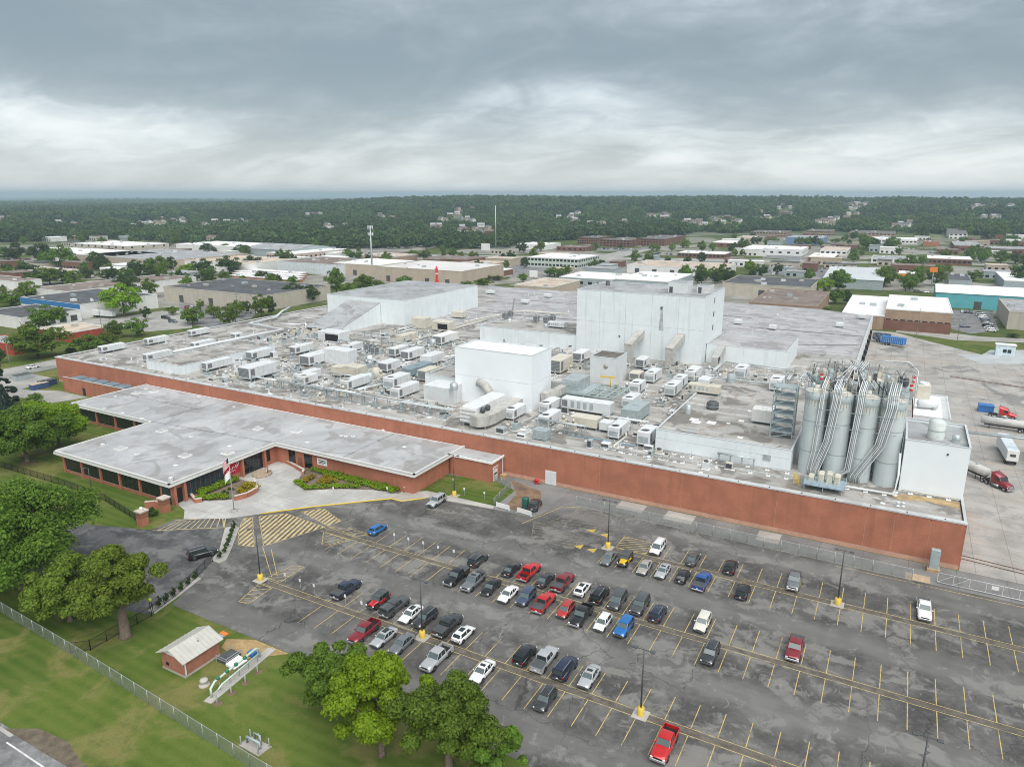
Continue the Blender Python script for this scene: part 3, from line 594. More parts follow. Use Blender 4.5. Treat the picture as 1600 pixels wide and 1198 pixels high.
lb = block('long_low_block', 'long pale ribbed block left of the tallest tower', -145.5, 239, -103.6, 262, 14.4, M_WHITE, M_ROOFMAIN, [-134, -126, -115])
rb = block('east_low_block', 'low pale block right of the tallest tower', -56.6, 244, -30, 270, 15.0, M_WHITE, M_ROOFBACK, [-44])
lw = block('front_low_block', 'low white block with stained dark roof behind the brick front', -44.9, 150.3, -15.7, 205, 13.4, M_WHITE, M_ROOFMAIN, [], 11.4)
MB().box(-21.3, 150.2, 10.3, -19.7, 150.29, 11.6).build('wall_louver', M_GALV, lw)
ph = block('stair_penthouse', 'small square white penthouse with dark flat roof near the steel platform', -81.4, 199, -72.8, 208.5, 16.9, M_WHITE2, mat('dark_felt', (.13, .115, .10), .9, 0, .2, .4))
MB().lathe((-76.2, 198.9, 14.1), [(.8, 0), (.8, .05)], 14); mm = MB(); mm.tube([(-76.2, 198.98, 14.2), (-76.2, 198.9, 14.2)], .75, 14); mm.build('wall_vent', M_DUCT, ph)
wb = block('white_silo_house', 'smooth tall white block at the right end of the brick front', 4.5, 150.6, 15.3, 166.4, 19.2, MATS['bright_white_panel'], M_ROOFGREY, [], None, .6)
MB().box(11.6, 150.5, 17.2, 11.9, 150.59, 17.6).build('wall_vent', M_DKGREY, wb)
boi = block('boiler_house', 'small white building with white roof and plant beyond the silos', 7.2, 212, 16, 238, 7.6, M_WHITE2, M_ROOFWHITE, z0=0.)
mm = MB(); [mm.box(14.2, 214 + k * 2., 7.3, 15.9, 214.25 + k * 2., 7.9) for k in range(12)]; mm.build('roof_ribs', M_WHITE2, boi)
rl = block('raised_roof_strip', 'long low raised roof strip with white sides at the left of the factory', *PC('D', 815, 583, ROOF)[:1], 0, 0, 0, 0, M_WHITE, M_ROOFMAIN) if False else None
nc = PC('D', 815, 583, ROOF); lc = PC('D', 597, 545, ROOF); fc = PC('D', 1250, 470, ROOF)
block('raised_roof_strip', 'long low raised roof strip with white sides at the left of the factory', lc.x, nc.y, nc.x, fc.y + 10, ROOF + 3., M_WHITE, M_ROOFMAIN)

# ------------------------------------------------------------------ rooftop units
UNITS = []
def unit(c, a, b, w, l, h, kind='rtu', m=None, z=ROOF, zone='', stand=.7):
    UNITS.append((c, a, b, w, l, h, kind, m, z, zone, stand))
U = unit
for a in ((835, 990, 2.9, 7.6, 2.4), (835, 880, 2.9, 7.6, 2.4), (545, 930, 2.9, 7., 2.4), (1420, 1090, 2.9, 7.2, 2.5)): U('B', *a, zone='front row beside the bright white block')
U('B', 1235, 1010, 7., 3.4, 2.3, 'box', M_CREAM, zone='front row beside the bright white block'); U('B', 1350, 1030, 3., 3., 2., 'box', zone='front row beside the bright white block'); U('B', 815, 1108, 3.6, 2.8, 2.3, 'box', M_GREYM, zone='front row beside the bright white block', stand=.3)
U('B', 935, 545, 5., 10., 4., 'louver', M_CREAM, zone='strip left of the square penthouse'); U('B', 1110, 450, 3.6, 8., 2.8, 'louver', zone='strip left of the square penthouse'); U('B', 1345, 895, 14., 3.4, 2.8, 'long', zone='strip under the steel platform')
U('C', 195, 955, 4.6, 9.5, 3.0, 'box', M_GREYM, zone='strip right of the steel platform'); U('C', 150, 835, 3.2, 7., 2.4, zone='strip right of the steel platform'); U('C', 205, 710, 3.2, 6., 2.6, zone='strip right of the steel platform'); U('C', 330, 622, 3.2, 8., 2.7, zone='strip right of the steel platform'); U('C', 245, 500, 3.2, 6., 2.6, 'louver', zone='strip right of the steel platform'); U('C', 205, 610, 3.4, 4.6, 2.2, 'louver', M_CREAM, zone='strip right of the steel platform')
U('C', 290, 1150, 3.1, 6.2, 3., zone='strip along the front low block'); U('C', 500, 735, 3.1, 8., 2.8, zone='strip along the front low block'); U('C', 565, 665, 3., 6., 2.7, zone='strip along the front low block'); U('C', 665, 612, 3.2, 9., 2.8, zone='strip along the front low block')
U('C', 868, 725, 8.4, 2.8, 2.0, 'long', M_CREAM, 13.05, 'roof of the front low block'); U('C', 1085, 590, 3.2, 6.5, 2.8, 'rtu', None, 13.05, 'roof of the front low block'); U('C', 1385, 690, 3.2, 6., 2.8, 'rtu', None, 13.05, 'roof of the front low block'); U('C', 1330, 970, 5.2, 3.2, 3., 'box', M_OFFW, 13.05, 'roof of the front low block'); U('C', 780, 640, 3., 5., 1.2, 'box', None, 13.05, 'roof of the front low block')
for a in ((160, 832, 3., 9., 2.3), (552, 898, 3., 10., 2.5), (932, 890, 4., 8.5, 3.), (975, 968, 3., 10., 2.6)): U('A', *a, zone='row behind the long pipe rack')
U('A', 232, 695, 4.6, 11., 3., 'louver', zone='rows in the middle left of the roof'); U('A', 552, 700, 11., 5., 5., 'box', M_WHITE2, zone='rows in the middle left of the roof', stand=.1); U('A', 560, 585, 3.4, 8., 2.4, zone='rows in the middle left of the roof'); U('A', 945, 618, 3.2, 8., 2.6, 'louver', zone='rows in the middle left of the roof'); U('A', 1058, 648, 3.6, 9.5, 2.8, 'louver', zone='rows in the middle left of the roof'); U('A', 1232, 690, 4., 9., 2.8, 'box', zone='rows in the middle left of the roof')
U('A', 1010, 502, 3.6, 10., 2.4, 'box', M_CREAM, zone='rows before the rear white hall'); U('A', 1330, 520, 4.4, 12., 3., 'louver', M_OFFW, zone='rows before the rear white hall'); U('A', 1388, 412, 8.5, 5., 3.6, 'front', M_CREAM, zone='rows before the rear white hall'); U('A', 1190, 392, 7., 5., 4.4, 'box', M_CREAM, zone='rows before the rear white hall', stand=.2); U('A', 480, 512, 11., 6., 4., 'front', zone='rows before the rear white hall', stand=.2); U('A', 1500, 300, 6., 4., 2.6, 'box', M_CREAM, zone='rows before the rear white hall')
U('A', 1078, 785, 4., 12., 2.2, 'box', mat('slate_blue_cabinet', (.22, .28, .31), .5), zone='rows left of the bright white block'); U('A', 1205, 822, 3.4, 7., 3., 'louver', M_CREAM, zone='rows left of the bright white block'); U('A', 1312, 865, 3.6, 5., 3.2, 'louver', zone='rows left of the bright white block'); U('A', 880, 745, 4., 7., 2.6, 'louver', zone='rows left of the bright white block'); U('A', 1395, 1040, 8.6, 7.5, 5.2, 'box', M_WHITE2, zone='rows left of the bright white block', stand=.05); U('A', 636, 792, 6., 4.5, 3., 'box', M_CREAM, zone='rows left of the bright white block'); U('A', 488, 785, 3.8, 4., 2.8, 'box', M_CREAM, zone='rows left of the bright white block')
for a in ((318, 440), (605, 390), (875, 337)): U('D', *a, 2.6, 9., 2., 'louver', zone='row along the left roof edge')
U('D', 600, 494, 2.6, 10., 2.2, 'louver', zone='left part of the roof beside the white pipe'); U('D', 895, 412, 2.6, 9., 1.8, 'louver', zone='left part of the roof beside the white pipe'); U('D', 1150, 352, 3., 4., 1.7, 'louver', zone='left part of the roof beside the white pipe')
U('D', 972, 552, 2.7, 10., 2.4, 'louver', zone='left part of the roof beside the raised strip'); U('D', 1255, 486, 3.4, 9., 2.6, 'louver', zone='left part of the roof beside the raised strip'); U('D', 1240, 608, 5.2, 11., 3.4, 'louver', zone='left part of the roof beside the raised strip', stand=1.2); U('D', 1525, 450, 3.2, 9., 2.4, 'louver', zone='left part of the roof beside the raised strip'); U('D', 1580, 640, 3.2, 6., 2.2, zone='left part of the roof beside the raised strip')
for a, b in ((590, 415), (632, 398)): U('E', a, b, 2., 2., 2.4, 'cond', M_GALV, 14.07, 'roof of the long low block', .3)
for a, b in ((850, 432), (932, 440), (985, 430)): U('E', a, b, 2., 2., 2., 'cond', M_GALV, 14.07, 'roof of the long low block', .6)
U('E', 1070, 488, 7., 2.6, 1.8, 'long', M_WHITE2, 14.07, 'roof of the long low block')
for a, b in ((722, 572), (775, 598)): U('A', a, b, 2., 2.4, 2.2, 'cond', M_GALV, zone='middle left of the roof')
for a, b, w, l in ((765, 285, 4, 3), (955, 235, 4, 3), (480, 205, 5, 3)): U('E', a, b, w, l, 1.5, 'box', zone='rear roof')
for a, b in ((1160, 1120), (1345, 1050), (600, 1140), (310, 1095)): U('L5', a, b, 3.2, 2.6, 1.5, 'box', zone='east rear roof')
def louvers(mb, x0, x1, y, z0, z1, axis='y', n=7):
    for k in range(n):
        z = z0 + (z1 - z0) * (k + .5) / n
        if axis == 'y': mb.box(x0, y - .06, z - .02, x1, y, z + .04)
        else: mb.box(y, x0, z - .02, y + .06, x1, z + .04)
zc = {}
info = []
for c, a, b, w, l, h, kind, m, z, zone, stand in UNITS:
    p = PC(c, a, b, z + stand); info.append((screen_u(p.x, p.y, z), p))
order = {}
for zone in set(u[9] for u in UNITS):
    idx = sorted([i for i, u in enumerate(UNITS) if u[9] == zone], key=lambda i: info[i][0])
    for r_, i in enumerate(idx): order[i] = (r_, len(idx))
PLACED = []
for i, (c, a, b, w, l, h, kind, m, z, zone, stand) in enumerate(UNITS):
    p = info[i][1]; x1, y0 = p.x, p.y; x0, y1 = x1 - w, y0 + l; m = m or M_WHITE2
    look = {'rtu': 'white fan topped rooftop unit', 'box': 'boxy rooftop cabinet', 'louver': 'louvred rooftop unit', 'long': 'long rooftop air handler', 'front': 'dark fronted rooftop unit', 'cond': 'small square condenser'}[kind]
    colr = {'cream_painted_metal': 'cream ', 'grey_painted_steel': 'grey ', 'slate_blue_cabinet': 'slate blue ', 'galvanised_steel': 'grey '}.get(m.name, '' if kind == 'rtu' else 'white ')
    r_, n_ = order[i]
    pos = 'leftmost' if r_ == 0 and n_ > 1 else 'rightmost' if r_ == n_ - 1 and n_ > 1 else nth(r_) + ' from left'
    t = thing('rooftop_unit', '%s%s, %s, %s' % (colr, look, pos, zone), 'rooftop unit', ((x0 + x1) / 2, (y0 + y1) / 2, z), 0, 'units on the factory roof')
    PLACED.append((x0, y0, x1, y1)); zb = z + stand; zt = zb + h
    MB().cbox(((x0 + x1) / 2, (y0 + y1) / 2, zb + h / 2), (w, l, h), .09).build('cabinet', m, t)
    leg = MB()
    for px in (x0 + .2, x1 - .2):
        for py in (y0 + .3, (y0 + y1) / 2, y1 - .3): leg.box(px - .08, py - .08, z + .05, px + .08, py + .08, zb - .002); leg.box(px - .3, py - .3, z + .03, px + .3, py + .3, z + .1)
    leg.box(x0 + .1, y0 + .15, zb - .14, x1 - .1, y1 - .15, zb - .003); leg.build('stand', M_GREYM, t)
    s = MB()
    for k in range(1, max(2, int(l / 1.6))): yy = y0 + l * k / max(2, int(l / 1.6)); s.box(x1, yy - .025, zb + .12, x1 + .012, yy + .025, zt - .2)
    s.build('panel_seam', M_GREYM, t)
    if kind in ('rtu',):
        r = min(w * .34, 1.0); f = MB(); f.lathe(((x0 + x1) / 2, y0 + r + .35, zt - .05), [(r + .12, 0), (r + .12, .22), (r, .22), (r, .1)], 18, False); f.build('fan_ring', M_WHITE2, t); g = MB(); g.lathe(((x0 + x1) / 2, y0 + r + .35, zt + .015), [(r, 0), (.05, .06)], 18); g.build('fan_grille', M_FAN, t)
        MB().box(x0 + .35, y0 - .03, zb + .35, x1 - .35, y0 - .002, zb + h * .62).build('coil_panel', M_GALV, t); MB().box(x1 + .002, y0 + .5, zb + .4, x1 + .03, y0 + 1.7, zt - .4).build('coil_panel', M_COIL, t)
    elif kind == 'louver':
        MB().box(x0 + .3, y0 - .02, zb + .3, x1 - .3, y0 - .002, zt - .3).build('louver_back', M_COIL, t); q = MB(); louvers(q, x0 + .3, x1 - .3, y0 - .02, zb + .35, zt - .35); q.build('louver', M_GALV, t)
        MB().box(x1 + .002, y0 + .5, zb + .5, x1 + .03, y0 + 2.1, zt - .5).build('coil_panel', M_COIL, t)
        hd = MB(); hd.add([(x0 + .2, y1, zt - .3), (x1 - .2, y1, zt - .3), (x1 - .2, y1 + .8, zt - 1.1), (x0 + .2, y1 + .8, zt - 1.1), (x0 + .2, y1, zt - 1.1), (x1 - .2, y1, zt - 1.1)], [(0, 1, 2, 3), (0, 3, 4), (1, 5, 2), (4, 3, 2, 5)]); hd.build('intake_hood', m, t)
    elif kind == 'front':
        MB().box(x0 + w * .35, y0 - .03, zb + .5, x1 - .5, y0 - .002, zt - .8).build('louver_back', M_BLACK, t)
    elif kind == 'long':
        for k in range(4): q = MB(); xx = x0 + w * (.2 + .13 * k); q.box(xx, y0 - .03, zb + .5, xx + w * .07, y0 - .002, zt - .5); q.build('access_panel', M_GALV, t)
        MB().box(x0 + .3, y0 - .03, zb + .5, x0 + w * .13, y0 - .002, zt - .5).build('louver_back', M_COIL, t)
    elif kind == 'cond':
        g = MB(); g.lathe(((x0 + x1) / 2, (y0 + y1) / 2, zt), [(.75, 0), (.75, .12), (.1, .14)], 14); g.build('fan_grille', M_FAN, t); MB().box(x0 + .15, y0 - .03, zb + .2, x1 - .15, y0 - .002, zt - .2).build('coil_panel', M_COIL, t); MB().box(x1 + .002, y0 + .15, zb + .2, x1 + .03, y1 - .15, zt - .2).build('coil_panel', M_COIL, t)
    else:
        f = MB(); f.cbox(((x0 + x1) / 2, (y0 + y1) / 2, zt + .12), (min(1.2, w * .4), min(1.2, l * .4), .24), .06); f.build('cap', m, t)

# ------------------------------------------------------------------ ducts, racks, pipes
def run(name, label, pts, r, m, step=5., z0=ROOF, feet=True, n=8, cat='pipe'):
    pts = [Vector(p) for p in pts]; t = thing(name, label, cat, (pts[0].x, pts[0].y, z0)); MB().tube(pts, r, n).build('pipe', m, t)
    if feet:
        s = MB(); f = MB()
        for a, b in zip(pts, pts[1:]):
            L = (b - a).length; k = max(1, int(L / step))
            for j in range(k):
                q = a.lerp(b, (j + .5) / k); 
                if q.z - r - z0 > .15: s.box(q.x - .06, q.y - .06, z0 + .1, q.x + .06, q.y + .06, q.z - r * .8)
                f.box(q.x - .42, q.y - .42, z0 + .02, q.x + .42, q.y + .42, z0 + .12)
        if s.v: s.build('post', M_GREYM, t)
        f.build('foot_pad', M_ROOFWHITE, t)
    return t
def zp(c, pts, z): return [PC(c, a, b, z) for a, b in pts]
run('white_pipe', 'fat white pipe zigzagging across the left of the roof', zp('D', [(740, 442), (1445, 300), (1235, 262), (1400, 222), (1440, 185), (1490, 160)], ROOF + 1.1), .55, M_WHITE2, 7.)
run('looped_pipe', 'white looped pipe at the left rear roof edge', zp('L2', [(840, 1095), (1000, 1100), (1050, 1085), (1055, 1110)], ROOF + 1.2), .4, M_WHITE2, 6.)
rk = zp('r', [(0, 250), (440, 318), (1130, 425)], ROOF + 2.6); pr = thing('pipe_rack', 'long steel pipe rack running along the front of the roof', 'pipe rack', (rk[0].x, rk[0].y, ROOF))
ya = sum(p.y for p in rk) / 3; xa, xb = rk[0].x - 18, rk[-1].x
for k, dy in enumerate((-.5, -.15, .2, .5)): MB().tube([(xa, ya + dy, ROOF + 2.6 + .05 * k), (xb, ya + dy, ROOF + 2.6 + .05 * k)], (.14, .09, .12, .07)[k], 6).build('pipe', (M_GALV, M_WHITE2, M_GREYM, M_WHITE2)[k], pr)
for k in range(14):
    x = xa + (xb - xa) * (k + .3) / 14; q = MB(); q.box(x - .08, ya - .6, ROOF + .1, x + .08, ya - .45, ROOF + 2.45); q.box(x - .08, ya + .45, ROOF + .1, x + .08, ya + .6, ROOF + 2.45); q.box(x - .08, ya - .7, ROOF + 2.36, x + .08, ya + .7, ROOF + 2.46); q.box(x - .4, ya - .9, ROOF + .02, x + .4, ya + .9, ROOF + .12); q.build('trestle', M_GREYM, pr)
run('roof_conduit', 'thin pipe on white feet along the front right roof edge', [(-60, 144.2, ROOF + .55), (-14, 146.2, ROOF + .55)], .1, M_GALV, 3.4, n=6)
run('roof_conduit', 'second thin pipe on white feet beside the front low block', [(-46, 148.8, ROOF + .7), (-14, 149.2, ROOF + .7)], .09, M_GALV, 4., n=6)
run('looped_drain_pipe', 'white looped pipe at the foot of the silos', [(-12, 147.5, ROOF + .5), (-6, 146.4, ROOF + .5), (3.8, 146.8, ROOF + .5), (4.1, 148.2, ROOF + 4.), (3.9, 149.6, ROOF + 8.)], .22, M_WHITE2, 3.)
run('side_conduit', 'thin pale pipes at the foot of the white silo house', [(5, 149.6, ROOF + .6), (14.6, 149.9, ROOF + .6)], .12, M_CREAM, 2.5, n=6)
for i, (c, pts, r, m, lab) in enumerate((('B', [(0, 540), (120, 500), (170, 495)], .3, M_WHITE2, 'white pipe reaching the left side of the bright white block'), ('A', [(930, 385), (1130, 410), (1180, 405)], .4, M_DUCT, 'grey duct before the rear white hall'),
        ('A', [(1200, 660), (1400, 620), (1500, 600)], .45, M_WHITE2, 'white pipe in the middle of the roof'), ('A', [(1240, 790), (1430, 735), (1555, 705)], .3, M_CREAM, 'cream pipe left of the bright white block'), ('A', [(540, 920), (760, 850), (840, 820)], .2, M_GALV, 'steel pipe beside the rooftop units'),
        ('A', [(1420, 390), (1597, 345), (1720, 310)], .35, M_CREAM, 'cream pipe right of the rear white hall'), ('E', [(0, 530), (180, 470), (420, 420), (560, 400)], .25, M_DUCT, 'dull pipe across the rear of the roof'), ('E', [(240, 440), (420, 405), (700, 350), (1100, 375)], .3, M_CREAM, 'cream pipe behind the long low block'),
        ('A', [(0, 720), (120, 690), (250, 660)], .15, M_DUCT, 'rusty pipe pair by the white cabinet'), ('B', [(520, 1000), (650, 940), (760, 890)], .25, M_DUCT, 'dull pipe between the front units'), ('C', [(230, 750), (450, 775), (560, 790)], .12, M_GALV, 'thin pipe beside the front low block'), ('C', [(920, 440), (1180, 480), (1400, 510), (1560, 500)], .18, M_GALV, 'steel pipe before the east low block'),
        ('C', [(930, 455), (1180, 495), (1400, 525)], .18, M_GALV, 'second steel pipe before the east low block'), ('A', [(620, 905), (700, 880), (930, 830)], .3, M_WHITE2, 'white pipe behind the long rack'), ('B', [(1010, 1060), (1300, 1105), (1560, 1150)], .15, mat('blue_pipe_steel', (.20, .32, .42), .5), 'blue grey pipe behind the front parapet'), ('D', [(1050, 600), (1200, 620), (1400, 640)], .12, M_GALV, 'thin pipe at the left front of the roof'))):
    run('roof_pipe', lab, zp(c, pts, ROOF + .9), r, m, 5.)
def rduct(label, pts, w, h, m=M_DUCT):
    t = thing('air_duct', label, 'duct', (pts[0][0], pts[0][1], ROOF)); mb = MB()
    for p, q in zip(pts, pts[1:]):
        p, q = Vector(p), Vector(q); d_ = (q - p).normalized() * .02; mb.beam(p - d_ * w * 20, q + d_ * w * 20, w, h)
    mb.build('duct', m, t); s = MB()
    for p, q in zip(pts, pts[1:]):
        p, q = Vector(p), Vector(q)
        for k in range(1, 4): c = p.lerp(q, k / 4); d_ = (q - p).normalized() * .04; s.beam(c - d_, c + d_, w + .08, h + .08)
    s.build('duct_flange', M_GALV, t)
for i, (u, lab) in enumerate(((1000, 'left'), (1063, 'right'))):
    x = PY(u, 540, 238).x; rduct('boxy grey duct dropping from the tallest tower, %s of the pair' % lab, [(x, 238.2, 17.5), (x - 1, 229.5, 14.6), (x - 1, 229.5, 9.6)], 2.6, 2.4)
x = PY(1128, 545, 243.).x; rduct('boxy grey duct dropping from the east low block', [(x, 243.8, 14.), (x, 234.5, 12.), (x, 234.5, 9.4)], 2.2, 2.2)
x = -85; rduct('boxy grey duct at the right foot of the bright white block', [(-84, 178, 12.5), (-79.5, 178, 12.5), (-79.5, 171, 12.5), (-81.5, 168, 12.), (-81.5, 168, 9.)], 2., 2.)
# dust collector with curved grey duct in front of the bright white block
nb = PC('B', 225, 985, ROOF + .8); t = thing('dust_collector', 'large white dust collector with curved grey duct before the bright white block', 'dust collector', (nb.x, nb.y, ROOF))
PLACED.append((nb.x - 5, nb.y, nb.x + 4, nb.y + 22))
MB().cbox((nb.x - 2.4, nb.y + 8.5, ROOF + .8 + 2.2), (4.4, 15., 4.4), .3).build('housing', M_WHITE2, t)
q = MB(); [q.box(nb.x - 4.9, nb.y + .6, ROOF + 1.2 + k * 1., nb.x - .1, nb.y + .98, ROOF + 1.7 + k * 1.) for k in range(4)]; q.build('louver', M_OFFW, t)
q = MB(); pa = [(nb.x - 1.2, nb.y - .6), (nb.x + 1.2, nb.y - .8), (nb.x + 3., nb.y + .8), (nb.x + 3.6, nb.y + 4), (nb.x + 3.2, nb.y + 20.), (nb.x - .1, nb.y + 20.), (nb.x - .1, nb.y)]; q.prism(pa, ROOF + .8, ROOF + 3.4); q.build('curved_duct', M_DUCT, t)
q = MB(); [q.tube([(nb.x + .2, nb.y + 3 + 2.4 * k, ROOF + 4.2), (nb.x + .9, nb.y + 3 + 2.4 * k, ROOF + 4.2)], .75, 12) for k in range(2)]; q.build('blower', M_DKGREY, t)
q = MB(); [q.box(nb.x + a, nb.y + b, ROOF + .02, nb.x + a + .2, nb.y + b + .2, ROOF + .8) for a in (-4, -.5, 2.4) for b in (.6, 7, 14.5)]; q.build('stand', M_GREYM, t)
t = thing('round_duct_elbow', 'half round grey duct elbow on the bright white block front', 'duct', (-96.5, 162, ROOF)); q = MB(); q.tube([(-99, 161.4, 15.), (-96.8, 161.2, 14.6), (-95.4, 161., 13.), (-95.2, 160.9, 9.)], 1.2, 12); q.build('duct', M_DUCT, t)
# steel platform
a0, a1, a2 = PC('B', 875, 690, 12.), PC('B', 1380, 760, 12.), PC('B', 1500, 670, 12.)
X0, X1, Y0, Y1 = a0.x, a1.x, min(a0.y, a1.y), max(a2.y, a0.y + 10.)
t = thing('steel_platform', 'green grey steel platform carrying plant beside the square penthouse', 'platform', ((X0 + X1) / 2, Y0, ROOF))
q = MB(); [q.box(X0, Y0 + (Y1 - Y0 - .3) * k / 5, 11.7, X1, Y0 + (Y1 - Y0 - .3) * k / 5 + .25, 12.05) for k in range(6)]; [q.box(X0 + (X1 - X0 - .3) * k / 7, Y0 + .25, 11.72, X0 + (X1 - X0 - .3) * k / 7 + .25, Y1, 12.03) for k in range(8)]; q.build('beams', mat('green_grey_steel', (.36, .44, .43), .55, 0, .12, .8), t)
q = MB(); [q.box(x, y, ROOF + .02, x + .22, y + .22, 11.7) for x in (X0 + .1, (X0 + X1) / 2, X1 - .4) for y in (Y0 + .1, Y1 - .5)]; q.build('columns', MATS['green_grey_steel'], t)
MB().box(X0 + .4, Y0 + .4, 12.05, X0 + (X1 - X0) * .55, Y1 - .3, 12.12).build('deck', M_GREYM, t)
q = MB(); [q.tube([(X0, y, z), ((X0 + X1) / 2, y, z)], .05, 4) for y in (Y0 + .1, Y1 - .1) for z in (12.6, 13.1)]; q.build('railing', MATS['green_grey_steel'], t)
t = thing('cooling_unit', 'ribbed galvanised cooling unit on the steel platform', 'cooling unit', (X0 + 4, Y0 + 5, 12.12)); MB().cbox((X0 + 4.6, Y0 + 5.5, 13.7), (5., 8., 3.2), .1).build('cabinet', M_GALV, t); q = MB(); [q.box(X0 + 2.05, Y0 + 1.44, 12.3 + .4 * k, X0 + 7.1, Y0 + 1.5, 12.45 + .4 * k) for k in range(6)]; q.build('fins', M_GREYM, t)
t = thing('jib_crane', 'small yellow jib crane beside the square penthouse', 'crane', (X1 - 5, Y1 - 2, 12.05)); q = MB(); q.tube([(X1 - 5, Y1 - 2, 12.05), (X1 - 5, Y1 - 2, 15.)], .15, 6); q.build('mast', M_YEL, t); q = MB(); q.beam((X1 - 8, Y1 - 2.5, 15.), (X1 - 3.6, Y1 - 1.8, 15.), .3, .4); q.build('arm', M_YEL, t)
# silver process tanks, mushroom vents and caps spread over the roof
def drum(label, x, y, z, r, h, m, cap=True):
    t = thing('roof_drum', label, 'tank', (x, y, z)); q = MB(); q.lathe((x, y, z), [(r, 0), (r, h), (r * .6, h + r * .3), (.05, h + r * .35)], 16); q.build('shell', m, t); q = MB(); q.lathe((x, y, z + h * .5), [(r + .03, 0), (r + .06, .06), (r + .03, .12)], 16, False); q.build('band', M_GREYM, t)
for i, (c, a, b, z, r, h, m, lab) in enumerate((('A', 1435, 895, ROOF + 5.25, 1.1, 1.6, M_GALV, 'small steel drum on the white cabinet left of the bright white block'), ('A', 735, 680, ROOF, .9, 2.6, M_WHITE2, 'upright white drum in the middle of the roof'), ('A', 730, 830, ROOF, 1.6, 2.6, M_GALV, 'shiny steel drum behind the pipe rack'), ('A', 790, 800, ROOF, 1.3, 3., M_CREAM, 'cream drum behind the pipe rack'),
        ('C', 970, 625, 13.05, 1.2, 2.2, M_GREYM, 'grey mushroom vent at the rear of the front low block'), ('C', 815, 845, 13.05, 1.5, 1.6, M_DKGREY, 'dark grey mushroom vent on the front low block'), ('C', 612, 885, 13.05, .8, 2.2, M_GALV, 'grey stack on a white curb on the front low block'), ('E', 620, 440, 14.07, .7, 1., M_WHITE2, 'white vent cap on the long low block'), ('E', 920, 490, 14.07, .8, 1.4, M_GALV, 'steel vent on the long low block'), ('A', 1260, 530, ROOF, 1.3, 2.2, M_GALV, 'steel drum before the rear white hall'),
        ('F', 370, 245, 31.3, .8, 1.6, M_DKGREY, 'dark stack on top of the tallest tower'))):
    p = PC(c, a, b, z); drum(lab, p.x, p.y, z, r, h, m)
p = PC('n', 130, 520, 18.6); drum('pale ribbed tank on the white silo house roof', p.x, p.y + 1, 18.64, 1.5, 3.4, mat('pale_tank', (.56, .60, .58), .5)); drum('small steel fan drum on the white silo house roof', p.x + 3.4, p.y + .2, 18.64, .7, 1.3, M_GALV)
VM = []
for r, h in ((.3, .6), (.22, 1.1), (.5, .45)): q = MB(); q.lathe((0, 0, 0), [(r * 1.5, 0), (r * 1.5, .1), (r * .7, .12), (r * .7, h), (r * 1.15, h), (r * 1.1, h + .15), (.03, h + .3)], 10); VM.append(q.mesh('roof_vent'))
for me in VM: me.materials.append(M_WHITE2)
RV = random.Random(5); nv = 0; tries = 0
BL = [(-107.5, 160, -82, 176), (-120, 164, -107, 179), (-146, 238, -30, 272), (-45.5, 150, -15, 206), (-82, 198, -72, 210), (-238, 224, -190, 313), (X0 - 1, Y0 - 1, X1 + 1, Y1 + 1), (-16, 148, 16, 170)]
while nv < 150 and tries < 4000:
    tries += 1; x, y = RV.uniform(-258, 12), RV.uniform(141, 375)
    if tries % 2: y = RV.uniform(141, 235)
    if x > -13 and y > 168: continue
    if y > 300 and x < -195: continue
    if any(a - 1 < x < c_ + 1 and b - 1 < y < d_ + 1 for a, b, c_, d_ in BL + PLACED) or (lc.x - 1 < x < nc.x + 1 and nc.y - 1 < y < fc.y + 12): continue
    o = bpy.data.objects.new('roof_vent', VM[RV.randrange(3)]); COL.objects.link(o); o.location = (x, y, ROOF + .051); tag(o, 'small white vent cap on the %s roof' % (('front left', 'front middle left', 'front middle right', 'front right')[min(3, int((x + 262) / 66))] if y < 190 else ('mid left', 'centre left', 'centre right', 'mid right')[min(3, int((x + 262) / 66))] if y < 260 else ('rear left', 'rear middle', 'rear right')[min(2, int((x + 200) / 66))]), 'roof vent', 'vent caps on the factory roof'); nv += 1
# white membrane patches and walk pads (flat pieces of the roof)
for k in range(130):
    x, y = RV.uniform(-255, 10), RV.uniform(140.5, 236); w, l = RV.choice([(1.2, 1.2), (.8, .8), (2.6, 1.2), (1.4, 3.), (1., 1.)])
    if any(a - 2 < x < c_ + 1 and b - 2 < y < d_ + 1 for a, b, c_, d_ in BL) or (x > -13 and y > 165): continue
    MB().box(x, y, ROOF + .01, x + w, y + l, ROOF + .07).build('roof_patch', RV.choice([M_ROOFWHITE, M_ROOFWHITE, M_ROOFGREY, MATS['roof_joint_dark'], MATS['roof_joint_dark']]), fac)
for k in range(46):
    x, y = RV.uniform(-44, -17), RV.uniform(151, 203); w = RV.choice([.8, 1.2, 2.]); MB().box(x, y, 13.08, x + w, y + w, 13.13).build('roof_patch', RV.choice([M_ROOFWHITE, M_ROOFGREY]), lw) if k < 22 else None

